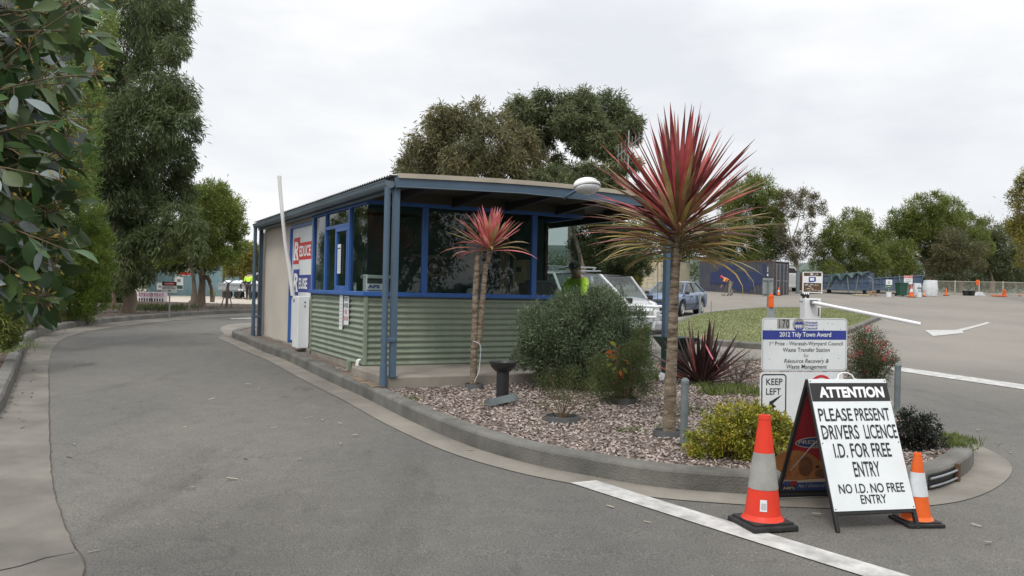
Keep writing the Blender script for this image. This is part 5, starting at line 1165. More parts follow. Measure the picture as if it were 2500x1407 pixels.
for s in (-1, 1):
    mb = MB(); mb.box((2.04, s * .52, .64), (.10, .30, .12), bev=.02); part(mb, 'headlight', 'lampclear', sedan)
    mb = MB(); mb.box((2.0, s * .70, .63), (.14, .06, .11), bev=.02); part(mb, 'indicator', 'lampamber', sedan)
mb = MB(); mb.box((2.09, 0, .64), (.05, .66, .10), bev=.012)
for i in range(3): mb.box((2.118, 0, .605 + i * .03), (.01, .62, .008), 1)
part(mb, 'grille', ['trimdark', 'chrome'], sedan)
mb = MB(); mb.box((2.06, 0, .42), (.18, 1.52, .18), bev=.05); mb.box((2.14, 0, .47), (.03, 1.4, .03), 1); mb.box((2.1, 0, .33), (.06, .9, .08), 1); part(mb, 'bumper', ['carblue', 'trimdark'], sedan)
mb = MB(); mb.box((2.165, 0, .40), (.01, .37, .12)); part(mb, 'number_plate', 'signwhite', sedan)
# white four wheel drive at the window
hd = Vector((.475, -.88)).normalized(); yw = atan2(hd.y, hd.x); lf = Vector((-hd.y, hd.x)); fl_ = gp(1548, 855); fc = Vector((fl_.x, fl_.y)) - lf * .74
suv = car_root('four_wheel_drive', fc, yw, 2.7, 'white four wheel drive with bull bar and roof rack beside the kiosk window', 'car')
make_car(suv, 2.2, 2.35, [(-2.35, .95), (-2.25, 1.08), (.5, 1.10), (1.0, 1.08), (1.8, 1.02), (2.1, .95), (2.2, .80)], [(-2.35, .80), (-2.0, .86), (0, .88), (1.6, .87), (2.0, .84), (2.2, .74)], [(-2.35, .5), (-2.0, .42), (1.9, .42), (2.2, .48)], (1.35, -1.35), .44, (1.02, .28, -2.0, -2.28), 'carwhite', tyre_r=.37, roofh=1.74, wroof=.58, wbelt=.77)
for s in (-1, 1):
    mb = MB(); mb.box((2.13, s * .56, .86), (.16, .34, .16), bev=.035); part(mb, 'headlight', 'lampclear', suv)
    mb = MB(); mb.box((2.2, s * .68, .60), (.12, .22, .08), bev=.02); part(mb, 'indicator', 'lampamber', suv)
mb = MB(); mb.box((2.19, 0, .84), (.06, .74, .16), bev=.02)
for i in range(3): mb.box((2.225, 0, .79 + i * .05), (.012, .7, .015), 1)
part(mb, 'grille', ['trimdark', 'chrome'], suv)
mb = MB(); mb.box((2.24, 0, .60), (.26, 1.66, .22), bev=.07); mb.box((2.3, 0, .48), (.14, 1.3, .1), 1, bev=.03); part(mb, 'bumper', ['carsilver', 'trimdark'], suv)
mb = MB()
for s in (-1, 1):
    mb.tube([(2.36, s * .42, .52), (2.42, s * .42, .85), (2.36, s * .42, 1.08), (2.26, s * .40, 1.12)], .032, 8)
    mb.tube([(2.40, s * .42, 1.02), (2.34, s * .70, 1.03), (2.18, s * .86, 1.0), (2.12, s * .87, .82), (2.2, s * .80, .66)], .030, 8)
mb.tube([(2.41, -.42, 1.02), (2.42, 0, 1.04), (2.41, .42, 1.02)], .032, 8); mb.tube([(2.42, -.42, .80), (2.43, .42, .80)], .026, 8); part(mb, 'bull_bar', 'whitemetal', suv)
mb = MB(); mb.box((2.38, 0, .62), (.012, .37, .12)); part(mb, 'number_plate', 'signwhite', suv)
mb = MB(); mb.tube([(2.36, .52, 1.0), (2.34, .53, 1.5), (2.32, .53, 2.1)], .006, 5); part(mb, 'aerial', 'trimdark', suv)
mb = MB()
for s in (-1, 1): mb.tube([(.3, s * .57, 1.79), (-1.9, s * .57, 1.80)], .02, 6)
for x in (.05, -.7, -1.5): mb.tube([(x, -.62, 1.87), (x, .62, 1.87)], .02, 6); [mb.box((x, s * .57, 1.82), (.05, .04, .1)) for s in (-1, 1)]
part(mb, 'roof_rack', 'galv', suv)
suv.scale = (1, 1, .91)
# silver wagon behind it
wf = gpx(1522, 22.6); hd = Vector((.22, -.975)); yw = atan2(hd.y, hd.x)
wag = car_root('station_wagon', Vector((wf.x, wf.y)), yw, 2.65, 'silver station wagon waiting between the four wheel drive and the blue sedan', 'car')
make_car(wag, 2.1, 2.3, [(-2.3, .85), (-2.2, .98), (.5, 1.0), (.95, .97), (1.8, .88), (2.05, .76), (2.1, .66)], [(-2.3, .76), (-2.0, .82), (0, .86), (1.5, .85), (1.9, .79), (2.1, .70)], [(-2.3, .42), (-2.0, .34), (1.9, .3), (2.1, .34)], (1.3, -1.35), .40, (1.08, .25, -1.8, -2.2), 'carsilver', tyre_r=.33, roofh=1.58, wroof=.58, wbelt=.75)
for s in (-1, 1):
    mb = MB(); mb.box((2.03, s * .55, .70), (.14, .32, .14), bev=.03); part(mb, 'headlight', 'lampclear', wag)
mb = MB(); mb.box((2.09, 0, .70), (.05, .68, .11), bev=.012); part(mb, 'grille', 'trimdark', wag)
mb = MB(); mb.box((2.08, 0, .48), (.2, 1.56, .2), bev=.06); part(mb, 'bumper', 'carsilver', wag)
mb = MB(); mb.box((2.185, 0, .47), (.01, .37, .12)); part(mb, 'number_plate', 'signwhite', wag)

# ------------------------------------------------------------ people
def skin(name, J, bones, m, parent, sub=2):
    """J: {joint: (xyz, radius)}; one smooth surface grown over the bones"""
    keys = list(J); me = bpy.data.meshes.new(name); me.from_pydata([J[k][0] for k in keys], [(keys.index(a), keys.index(b)) for a, b in bones], [])
    o = bpy.data.objects.new(name, me); COL.objects.link(o); o.modifiers.new('s', 'SKIN'); sv_ = me.skin_vertices[0].data
    for i, k in enumerate(keys): r = J[k][1]; sv_[i].radius = (r, r) if not isinstance(r, tuple) else r; sv_[i].use_root = (i == 0)
    sb = o.modifiers.new('d', 'SUBSURF'); sb.levels = sub; sb.render_levels = sub
    bpy.context.view_layer.update(); nm = bpy.data.meshes.new_from_object(o.evaluated_get(bpy.context.evaluated_depsgraph_get()))
    bpy.data.objects.remove(o); bpy.data.meshes.remove(me); nm.name = name; nm.materials.clear(); nm.materials.append(MT[m])
    for p in nm.polygons: p.use_smooth = True
    q = bpy.data.objects.new(name, nm); COL.objects.link(q)
    if parent: q.parent = parent
    return q
def person(loc, yaw, label, J, top, legs, extra=None, hat=None, hair=None, group=None):
    """J: joint positions facing +x; hips at 'pel'"""
    root = empty('person', loc, yaw, label, 'person', group); V = {k: Vector(v) for k, v in J.items()}
    R_ = dict(pel=.13, waist=.125, chest=.145, neck=.055, head=.085, crown=.075, chin=.05, shl=.065, shr=.065, ell=.042, elr=.042, wrl=.028, wrr=.028, hpl=.085, hpr=.085, knl=.058, knr=.058, anl=.038, anr=.038, tol=.03, tor=.03)
    B = [('pel', 'waist'), ('waist', 'chest'), ('chest', 'neck'), ('neck', 'head'), ('head', 'crown'), ('head', 'chin')]
    for s in 'lr': B += [('chest', 'sh' + s), ('sh' + s, 'el' + s), ('el' + s, 'wr' + s), ('pel', 'hp' + s), ('hp' + s, 'kn' + s), ('kn' + s, 'an' + s), ('an' + s, 'to' + s)]
    jj = {k: (V[k], R_[k]) for k in ['pel'] + [k for k in R_ if k != 'pel']}
    for s in 'lr':                                # palm, four fingers and a thumb, slightly curled
        w, e = V['wr' + s], V['el' + s]; d = (w - e).normalized(); sd_ = d.cross(Vector((1, 0, 0)) if abs(d.x) < .8 else Vector((0, 1, 0))).normalized(); cu_ = d.cross(sd_)
        jj['pa' + s] = (w + d * .07, .024); B.append(('wr' + s, 'pa' + s))
        for i, ln in enumerate((.072, .082, .076, .06)):
            o_ = sd_ * (.026 - .017 * i); jj[f'f{i}{s}'] = (w + d * .10 + o_, .010); jj[f'g{i}{s}'] = (w + d * (.10 + ln * .55) + o_ + cu_ * .012, .0085); jj[f'h{i}{s}'] = (w + d * (.10 + ln) + o_ + cu_ * .04, .007)
            B += [('pa' + s, f'f{i}{s}'), (f'f{i}{s}', f'g{i}{s}'), (f'g{i}{s}', f'h{i}{s}')]
        jj['t0' + s] = (w + d * .05 + sd_ * .04, .011); jj['t1' + s] = (w + d * .085 + sd_ * .052 + cu_ * .02, .009); B += [('wr' + s, 't0' + s), ('t0' + s, 't1' + s)]
    body = skin('body', jj, B, 'skin', root)
    hv = (V['crown'] - V['head']).normalized(); fw = (V['chin'] - V['head']).normalized(); fw = (fw - hv * fw.dot(hv)).normalized(); sdv = hv.cross(fw)
    mb = MB(); hc = V['head']
    bmh = bmesh.new(); bmesh.ops.create_uvsphere(bmh, u_segments=14, v_segments=10, radius=1)
    Mh = Matrix((fw, sdv, hv)).transposed()
    def blob(c, rx, ry, rz, mi): mb.add([Vector(c) + Mh @ Vector((v.co.x * rx, v.co.y * ry, v.co.z * rz)) for v in bmh.verts], [tuple(v.index for v in f.verts) for f in bmh.faces], mi, smooth=True)
    blob(hc + fw * .095 + hv * .0, .018, .013, .022, 0)
    for s in (-1, 1): blob(hc + sdv * s * .088 + hv * .01, .018, .008, .028, 0); blob(hc + fw * .085 + sdv * s * .032 + hv * .032, .008, .014, .007, 1)
    blob(hc + fw * .083 - hv * .042, .008, .024, .006, 2); mb.build('face', ['skin', 'ink', 'inkred'], body)
    if hair:
        mb = MB(); blob(hc + hv * .045 - fw * .02, .098, .092, .082, 0); mb.build('hair', hair, body)
    if hat:
        mb = MB(); blob(hc + hv * .062 - fw * .006, .108, .1, .075, 0); blob(hc + hv * .05 + fw * .12, .075, .075, .01, 0); mb.build('cap', hat, body)
    bmh.free()
    K = lambda ks, ad, sc=1.0: {k: (V[k], R_[k] * sc + ad) for k in ks}
    a = K(['chest', 'waist', 'pel', 'shl', 'shr', 'ell', 'elr'], .016); a['neck'] = (V['chest'].lerp(V['neck'], .55), .07)
    for s in 'lr': a['cu' + s] = (V['el' + s].lerp(V['wr' + s], .85), .038)
    jk = skin('jacket', a, [('chest', 'waist'), ('waist', 'pel'), ('chest', 'neck')] + [b for s in 'lr' for b in (('chest', 'sh' + s), ('sh' + s, 'el' + s), ('el' + s, 'cu' + s))], top[0], body)
    if len(top) > 1:                              # second colour below the chest and on the forearms
        jk.data.materials.append(MT[top[1]]); ax_ = (V['chest'] - V['pel']).normalized(); lim = (V['waist'] - V['pel']).dot(ax_) + .06
        for p in jk.data.polygons:
            c = p.center; near_arm = any((c - V['el' + s].lerp(V['wr' + s], .4)).length < .17 for s in 'lr')
            if ((c - V['pel']).dot(ax_) < lim and not any((c - V['el' + s]).length < .12 for s in 'lr')) or near_arm: p.material_index = 1
    t = K(['pel', 'hpl', 'hpr', 'knl', 'knr'], .02)
    for s in 'lr': t['c' + s] = (V['kn' + s].lerp(V['an' + s], .92), .062)
    skin('trousers', t, [b for s in 'lr' for b in (('pel', 'hp' + s), ('hp' + s, 'kn' + s), ('kn' + s, 'c' + s))], legs, body)
    for s in 'lr':
        an, to = V['an' + s], V['to' + s]; skin('boot', {'h': (an + (an - to) * .25 - Vector((0, 0, .01)), .045), 'a': (an.lerp(to, .3), .05), 't': (to, .042), 'u': (an + Vector((0, 0, .08)), .05)}, [('h', 'a'), ('a', 't'), ('h', 'u')], 'boot', body)
    return root
def stand(h=1.75, lean_=0.0, stride=0.0, arms=((.05, .0), (.05, .0))):
    k = h / 1.75; c, s_ = cos(lean_), sin(lean_)
    def up(x, y, z): return (x * c + z * s_, y, .92 + z * c - x * s_)
    J = dict(pel=(0, 0, .92), waist=up(0, 0, .18), chest=up(.0, 0, .42), neck=up(.01, 0, .60), head=up(.035, 0, .70), crown=up(.03, 0, .775), chin=up(.075, 0, .655))
    for n_, sg in (('l', 1), ('r', -1)):
        aa = arms[0 if n_ == 'l' else 1]; sh = up(0, .19 * sg, .49); J['sh' + n_] = sh
        el = (sh[0] + sin(aa[0]) * .29 + s_ * -.0, sh[1] + .06 * sg, sh[2] - cos(aa[0]) * .29); J['el' + n_] = el
        b = aa[0] + aa[1]; J['wr' + n_] = (el[0] + sin(b) * .25, el[1] - .01 * sg, el[2] - cos(b) * .25)
        st_ = stride * sg; J['hp' + n_] = (0.0, .09 * sg, .88); J['kn' + n_] = (.03 + st_ * .22, .10 * sg, .48); J['an' + n_] = (st_ * .42 - (.06 if st_ < 0 else 0), .105 * sg, .085 + (.05 if st_ < 0 else 0)); J['to' + n_] = (J['an' + n_][0] + .17, .12 * sg, .035)
    return {k_: tuple(q * k for q in v) for k_, v in J.items()}
# attendant at the window, bent towards the driver
p = gpx(1417, 14.2); person((p.x, p.y, g(p.x, p.y) + .02), pi * 1.22, 'person in a lime work shirt and dark cap leaning at the kiosk window', stand(1.72, .22, .1, ((.5, .9), (.5, 1.0))), ['hivis'], 'navy', hat='capgreen')
# sweeper in orange before the blue container
p = gpx(1783, 58.2); sw_ = person(p, pi * .97, 'person in orange and navy top and red cap bending over by the blue container', stand(1.74, .95, .25, ((.35, .15), (.15, .35))), ['hivisorange', 'navy'], 'khaki', hat='capred')
mb = MB(); q = gpx(1768, 58.0); mb.tube([Vector((p.x - .28, p.y - .1, p.z + .85)), Vector((q.x, q.y, q.z + .08))], .018, 6); mb.box((q.x - .06, q.y, q.z + .05), (.26, .22, .03), R=Matrix.Rotation(.35, 3, 'Y')); tag(mb.build('shovel', 'timber'), 'shovel in the hands of the person in orange', 'shovel')
p = gpx(606, 52); person(p, pi * .55, 'person in lime and navy jacket and dark trousers walking away from the camera', stand(1.78, .05, .35, ((.15, .2), (-.1, .2))), ['hivis', 'navy'], 'darkcloth', hair='darkcloth')
p = gpx(590, 54.6); person(p, pi * .15, 'grey haired person in dark clothes leaning over the trailer tray', stand(1.72, .55, .35, ((.6, .4), (.6, .5))), ['darkcloth'], 'darkcloth', hair='hairgrey')

# ------------------------------------------------------------ containers, bins, fence across the yard
def container(c0, dirL, L_, W_, H_, z, paint, label, doors, patch=False, frame='rust', name='shipping_container'):
    """c0: near bottom corner, dirL: unit vector along the long side; width goes to the left of it"""
    yaw = atan2(dirL.y, dirL.x); o = empty(name, (c0.x, c0.y, z), yaw, label, 'container', 'shipping containers'); n_ = 300
    def wall(p0, p1, nm, extra=None):
        mb = MB(); corrugate(mb, p0, p1, .16, H_ - .12, .28, .022, vert=True, n_per=8)
        if extra: extra(mb)
        return mb.build(nm, [paint, 'bluepatch', 'textwhite'], o)
    def deco(mb):
        if not patch: return
        for x0, x1, z0, z1 in ((.95, 5.15, .85, 1.75), (1.6, 3.1, 1.75, 2.05), (2.2, 3.2, 2.05, 2.3), (5.2, 5.45, 1.4, 2.35), (2.6, 4.6, .55, .85), (3.1, 4.2, .38, .55)): mb.box(((x0 + x1) / 2, -.004, (z0 + z1) / 2), (x1 - x0, .056, z1 - z0), 1)
        for i in range(4): mb.box((5.62, -.030, 2.1 - i * .1), (.05, .004, .06), 2)
        mb.box((5.62, -.03, 1.55), (.1, .004, .14), 2); mb.box((5.33, -.033, 1.1), (.025, .004, .5), 2)
    wall((0, 0), (L_, 0), 'side_wall', deco); wall((L_, W_), (0, W_), 'side_wall')
    mb = MB(); mb.box((L_ / 2, W_ / 2, H_ - .05), (L_ - .02, W_ - .02, .05)); mb.build('roof', paint if paint != 'bluecon' else 'galv', o)
    for x in (.05, L_ - .05):
        for y in (.05, W_ - .05):
            mb = MB(); mb.box((x, y, H_ / 2), (.11, .11, H_)); mb.build('corner_post', frame, o)
    mb = MB()
    for y in (.03, W_ - .03):
        for zz in (.09, H_ - .06): mb = MB(); mb.box((L_ / 2, y, zz), (L_ - .2, .07, .12 if zz > 1 else .16)); mb.build('rail', frame, o)
    for end, x, sg in (('far', L_, 1), ('near', 0, -1)):
        if end == doors:
            for k in (0, 1):
                mb = MB(); y = .08 + k * (W_ - .16) / 2; w_ = (W_ - .16) / 2 - .02
                mb.box((x - sg * .03, y + w_ / 2, H_ / 2), (.05, w_, H_ - .3))
                for zz in (.45, .95, 1.45, 1.95): mb.box((x + sg * .006, y + w_ / 2, zz), (.03, w_ * .86, .2), 0)
                for yy in (.25, .72):
                    mb.tube([(x + sg * .05, y + w_ * yy, .2), (x + sg * .05, y + w_ * yy, H_ - .2)], .022, 6, 1)
                    for zz in (.3, .8, 1.2, 1.8, H_ - .3): mb.box((x + sg * .04, y + w_ * yy, zz), (.06, .1, .05), 1)
                mb.box((x + sg * .06, y + w_ * .5, 1.15), (.02, w_ * .5, .05), 1)
                if paint == 'creamcon' and k == 0: 
                    for r in range(5): mb.box((x + sg * .024, y + w_ * .5, 2.2 - r * .09 - (.5 if r > 1 else 0)), (.004, w_ * .5, .04), 2)
                mb.build('door', [paint, 'galv' if paint == 'bluecon' else frame, 'inkgrey'], o)
        else:
            mb = MB(); corrugate(mb, (x, .1) if sg > 0 else (x, W_ - .1), (x, W_ - .1) if sg > 0 else (x, .1), .16, H_ - .12, .28, .022, vert=True); mb.build('end_wall', paint, o)
    return o
a = at(1707, 720, 64.2); b = at(1888, 722, 60.0); d = (b - a).to_2d().normalized()
container(Vector((a.x, a.y)), d, 6.06, 2.44, 2.6, 1.50, 'bluecon', 'weathered dark blue shipping container with grey barred end doors', 'far', patch=True)
a = at(1640, 720, 66.0); b = at(1553, 720, 67.0); d2 = (b - a).to_2d().normalized(); dl = Vector((-d2.y, d2.x)) * -1
dl = Vector((.42, .907)); container(Vector((a.x, a.y)), dl, 6.06, 2.44, 2.62, 1.56, 'creamcon', 'cream shipping container with closed doors facing the camera', 'near', frame='creamcon')
a = gpx(362, 61); container(Vector((a.x, a.y)), Vector((.995, .1)).normalized(), 6.06, 2.44, 2.6, g(a.x, a.y), 'tealcon', 'faded teal shipping container behind the trees on the left', None, frame='tealcon')

def skip(px0, px1, Y0, Y1, H_, label, split=None, net=False):
    a, b = gpx(px0, Y0), gpx(px1, Y1); d = (b - a).to_2d(); L_ = d.length; yaw = atan2(d.y, d.x)
    o = empty('skip_bin', a, yaw, label, 'skip bin', 'blue skip bins'); mb = MB(); ds = 1.9
    prof = lambda x: .28
    for y0, y1 in ((-.0, .0),):
        pass
    mb.prism([(0, 0, .28), (L_, 0, .28), (L_ + .0, 0, H_), (0, 0, H_ - .28)], (0, .06, 0)); mb.prism([(0, ds, .28), (L_, ds, .28), (L_, ds, H_), (0, ds, H_ - .28)], (0, .06, 0))
    mb.box((0, ds / 2, H_ / 2), (.06, ds, H_ - .56)); mb.box((L_, ds / 2, H_ / 2 + .14), (.06, ds, H_ - .28)); mb.box((L_ / 2, ds / 2, .3), (L_, ds, .06)); mb.build('hull', 'binblue', o)
    mb = MB(); k = int(L_ / .45)
    for i in range(k + 1):
        x = L_ * i / k; mb.box((x, -.04, .28 + (H_ - .45) / 2), (.09, .08, H_ - .5))
    mb.box((L_ / 2, -.05, .34), (L_, .1, .14)); mb.box((L_ / 2, -.03, H_ * .55), (L_, .05, .09)); mb.build('rib', 'binblue', o)
    mb = MB(); mb.tube([(-.02, -.04, H_ - .26), (L_ + .02, -.04, H_ + .02)], .05, 6); mb.build('rim', 'binblue', o)
    for i in (0, 1):
        mb = MB(); x = L_ * (.52 + .26 * i); mb.tube([(x + (.1 - .2 * i) * 2, -.12, .06), (x, -.09, H_ + .1)], .06, 6); mb.build('lift_arm', 'galvdark', o)
    mb = MB()
    for x in (.4, L_ - .4): mb.box((x, .5, .14), (.18, .7, .28))
    mb.build('foot', 'black', o)
    if net:
        mb = MB(); vs = []; n1, n2 = 26, 5; rr3 = random.Random(3)
        for j in range(n2):
            for i in range(n1): x = L_ * (.18 + .8 * i / (n1 - 1)); vs.append((x, -.15 - .04 * j + .02 * sin(i * 1.3), H_ - .2 + .14 * x / L_ * 2 - j * .17 * (.6 + .4 * sin(i * .9 + 1)) * (1 - i / n1 * .7)))
        mb.add(vs, [(j * n1 + i, j * n1 + i + 1, (j + 1) * n1 + i + 1, (j + 1) * n1 + i) for j in range(n2 - 1) for i in range(n1 - 1)]); mb.build('cargo_net', 'greenbin', o)
        mb = MB(); mb.tube([(L_ * .22, -.2, H_ - .35), (L_ * .14, -.3, .5), (L_ * .08, -.35, .0)], .02, 5); mb.build('strap', 'leafyellow', o)
    return o
skip(2008, 2122, 65.0, 63.2, 1.62, 'large blue skip bin under a green cargo net', net=True)
skip(2133, 2250, 66.5, 65.5, 1.42, 'blue skip bin behind the green wheelie bin')
# white cage trailer with hoarding and recycling board
a = gpx(1960, 63.5); tr = empty('waste_trailer', a, .05, 'white caged waste trailer with a blue logo board and rubbish on top', 'trailer')
mb = MB(); mb.box((.72, 0, .45), (1.45, .05, .62), 1); mb.box((.72, 0, .10), (1.5, .08, .07)); rr4 = random.Random(8)
for i in range(22): x = rr4.uniform(.1, 1.3); mb.box((x, -.03, rr4.uniform(.2, .75)), (rr4.uniform(.05, .3), .01, rr4.uniform(.02, .06)), rr4.choice([0, 2]))
mb.build('side_panel', ['whitemetal', 'rust', 'interiorpale'], tr)
mb = MB(); mb.box((.72, -.03, 1.08), (1.5, .05, .52)); mb.prism([(.42, -.06, .86), (.82, -.06, .9), (.98, -.06, .96), (.98, -.06, 1.26), (.88, -.06, 1.28), (.5, -.06, 1.28), (.42, -.06, 1.24)], (0, .004, 0), 1); mb.box((.68, -.062, 1.1), (.32, .004, .22), 0); mb.build('logo_board', ['whitemetal', 'inkblue'], tr)
for x in (0, 1.46):
    mb = MB(); mb.box((x, 0, .82), (.08, .1, 1.62)); mb.build('corner_post', 'whitemetal', tr)
mb = MB(); mb.tube([(0, 0, 1.62), (1.46, 0, 1.66)], .035, 6); mb.build('top_rail', 'whitemetal', tr)
mb = MB()
for i in range(16): c = (rr4.uniform(.1, 1.35), .35 + rr4.uniform(-.2, .2), rr4.uniform(1.36, 1.55)); mb.box(c, (rr4.uniform(.1, .35), .3, rr4.uniform(.06, .2)), rr4.choice([0, 1, 2]), rz=rr4.uniform(-.4, .4))
mb.box((.72, .7, .8), (1.4, 1.2, 1.1), 0); mb.build('load', ['rust', 'timber', 'signwhite'], tr)
mb = MB(); mb.box((-.1, -.05, .8), (.22, .25, 1.75), 1, bev=.03); mb.box((-.1, -.05, 1.72), (.3, .3, .1), 0, bev=.02)
tag_ = mb.build('concrete_bollard', ['galvdark', 'galvdark']); tag_.location = gpx(1950, 63.2); tag(tag_, 'grey weathered gate post beside the white waste trailer', 'post')
# white truck partly behind the blue container
a = gpx(1930, 66); tk = empty('truck', a, 0, 'white truck mostly hidden behind the end of the blue container', 'truck')
mb = MB(); mb.box((.0, 1, .95), (1.3, 2, 1.0), bev=.08); mb.prism([(-.6, 0.1, 1.45), (.64, .1, 1.45), (.36, .1, 1.95), (-.6, .1, 2.0)], (0, 1.7, 0)); mb.box((.1, .05, .4), (1.2, .3, .2), bev=.04); mb.build('cab', 'carwhite', tk)
mb = MB(); mb.prism([(-.5, .08, 1.48), (.52, .08, 1.48), (.3, .08, 1.85), (-.5, .08, 1.88)], (0, .02, 0)); mb.build('windscreen', 'trimdark', tk)
for s in (-.45, .45):
    mb = MB(); mb.lathe([(0, -.1), (.25, -.1), (.34, -.08), (.34, .1), (0, .1)], 18, (s, .5, .34), R=Matrix.Rotation(pi / 2, 3, 'Y')); mb.build('wheel', 'tyre', tk)
# green wheelie bin
a = gpx(2201, 63); wb = empty('wheelie_bin', a, .1, 'dark green wheelie bin before the second blue skip', 'wheelie bin')
mb = MB(); q = lambda w, d_, z: [(-w, -d_, z), (w, -d_, z), (w, d_, z), (-w, d_, z)]
mb.add(q(.27, .26, .06) + q(.33, .33, .96), [(i, (i + 1) % 4, 4 + (i + 1) % 4, 4 + i) for i in range(4)]); mb.box((0, -.34, .9), (.64, .03, .09)); mb.build('body', 'bingreen', wb)
mb = MB(); mb.box((0, 0, 1.0), (.72, .76, .07), bev=.02); mb.tube([(-.3, .4, 1.0), (.3, .4, 1.0)], .025, 6); mb.build('lid', 'bingreen', wb)
for s in (-.28, .28):
    mb = MB(); mb.lathe([(0, -.03), (.11, -.03), (.11, .03), (0, .03)], 14, (s, .28, .11), R=Matrix.Rotation(pi / 2, 3, 'Y')); mb.build('wheel', 'tyre', wb)
# pallet jack between the skips
a = gpx(2122, 61.8); mb = MB(); mb.tube([(0, 0, .02), (.28, 0, .42), (.56, 0, .02)], .05, 6); mb.tube([(.28, .0, .42), (.28, .05, 1.25), (.1, .05, 1.42), (-.1, .05, 1.45)], .025, 6, 1); mb.tube([(.28, .05, 1.05), (.0, .05, 1.2)], .02, 6, 1); mb.box((-.45, .3, .1), (1.1, .6, .09), 2)
mat('orangepaint', (.35, .14, .04), .6, .2, 5); MT['orangepaint'] = bpy.data.materials['orangepaint']
o = mb.build('pallet_jack', ['orangepaint', 'galv', 'interiorpale']); o.location = a; tag(o, 'orange hand pallet jack between the two blue skips', 'pallet jack')
# sign stands across the yard
def standsign(px, Y, w, z0, z1, hdr, label, foot=True, head=None, hm='bingreen', lines=2, below=False):
    a = gpx(px, Y); o = empty('sign', a, 0, label, 'sign'); mb = MB(); mb.box((0, 0, (z0 + z1) / 2), (w, .03, z1 - z0)); h = z1 - z0
    if below: mb.box((0, -.017, z0 + h * .2), (w * .96, .004, h * .36), 1); mb.box((0, -.020, z0 + h * .2), (w * .6, .002, h * .05), 0); mb.lathe([(.12 * w, .002), (.2 * w, .002)], 16, (0, -.017, z0 + h * .7), mi=2, R=Matrix.Rotation(pi / 2, 3, 'X')); mb.box((0, -.017, z0 + h * .52), (w * .5, .003, h * .04), 2)
    else: mb.box((0, -.017, z1 - h * .16), (w * .97, .004, h * .28), 1)
    if head: mb.text(head, (-w * .42, -.02, z1 - h * .22), (1, 0, 0), (0, 0, 1), w * .84, h * .13, 3, bold=.03)
    if not below:
        for i in range(lines): mb.box((0, -.017, z0 + h * (.5 - i * .2)), (w * (.7 - .1 * i), .003, h * .06), 2)
    mb.build('board', ['signwhite', hm, 'inkgrey', 'textwhite'], o)
    mb = MB(); mb.tube([(0, .03, 0), (0, .03, z1)], .025, 6); mb.build('post', 'galv', o)
    if foot: mb = MB(); mb.lathe([(.17, 0), (.19, .36), (.17, .36), (.16, .3), (0, .3)], 14); mb.build('bucket', 'signwhite', o)
standsign(2170, 61.5, .46, .66, 1.28, .3, 'white and green sign on a pole in a white bucket before the skips', below=True)
standsign(2217, 64.5, .66, .86, 1.52, .3, 'white sign with red STRICTLY NO heading above the wheelie bin', foot=False, head='STRICTLY NO', hm='inkred')
standsign(2244, 62.2, .32, .62, .9, .3, 'small green sign on a pole in a white bucket beside the bags', below=True)
def bag(px, Y, w, h, label, seed):
    a = gpx(px, Y); rng = random.Random(seed); mb = MB(); n1, n2 = 18, 9; vs = []
    for j in range(n2):
        t = j / (n2 - 1); r = w / 2 * (.9 + .14 * sin(pi * t) - .06 * t)
        for i in range(n1):
            th = 2 * pi * i / n1; c, s_ = cos(th), sin(th); e_ = .55; x = r * math.copysign(abs(c) ** e_, c); y = r * math.copysign(abs(s_) ** e_, s_); k = 1 + rng.uniform(-.035, .035); vs.append((x * k, y * k, h * t))
    mb.add(vs, [(j * n1 + i, j * n1 + (i + 1) % n1, (j + 1) * n1 + (i + 1) % n1, (j + 1) * n1 + i) for j in range(n2 - 1) for i in range(n1)], smooth=True); mb.add(vs[-n1:], [tuple(range(n1))])
    o = mb.build('bulk_bag', 'bagwhite'); o.location = a; tag(o, label, 'bag', 'white bulk bags')
bag(2271, 64, .95, 1.22, 'larger white bulk bag with a yellow top edge at the fence end', 4); bag(2239, 64.6, .55, .95, 'narrow white bulk bag behind the small green sign', 5)
def farcone(px, Y, h, label, k=0):
    a = gpx(px, Y); mb = MB(); mb.box((0, 0, .02), (h * .55, h * .55, .04), 1 if k else 0); mb.lathe([(h * .2, .04), (h * .125, h * .42), (h * .085, h * .66), (h * .045, h), (0, h)], 14, mis=[0, 2 if k < 2 else 0, 0, 0]); o = mb.build('traffic_cone', ['coneorange', 'rubber', 'bagwhite']); o.location = a; tag(o, label, 'traffic cone', 'traffic cones')
farcone(1901, 60, .62, 'orange and white cone at the barred doors of the blue container', 1); farcone(2225, 61.8, .95, 'tall orange and white cone beside the green wheelie bin', 1); farcone(2257, 63, .42, 'small orange cone before the white bulk bags', 1)
farcone(2310, 65, .62, 'plain orange cone against the fence', 2); farcone(2450, 66, .58, 'plain orange cone lying group right of the fence middle', 2); farcone(2490, 67, .34, 'low orange cone at the right edge of the photo', 2)
a = gpx(2440, 65.5); mb = MB(); mb.box((0, 0, .06), (1.1, .3, .1), bev=.04); mb.box((.45, .1, .3), (.22, .2, .5), bev=.06); o = mb.build('barrier_feet', 'coneorange'); o.location = a; tag(o, 'heap of orange plastic barrier feet by the fence', 'barrier')
a = gpx(2365, 66); o = empty('crate_stack', a, 0, 'black plastic tubs on the ground before the fence', 'tub'); 
for x in (-.22, .25): mb = MB(); mb.lathe([(.2, 0), (.26, .36), (.27, .38), (.24, .38), (.18, .05)], 14, (x, 0, 0)); mb.build('tub', 'plasticblack', o)
a = gpx(2395, 66.5); mb = MB(); mb.prism([(-.4, 0, 0), (.4, 0, 0), (.12, 0, .3), (-.12, 0, .3)], (0, .5, 0)); o = mb.build('concrete_block', 'bagwhite'); o.location = a; tag(o, 'white concrete foot block at a fence post', 'block')
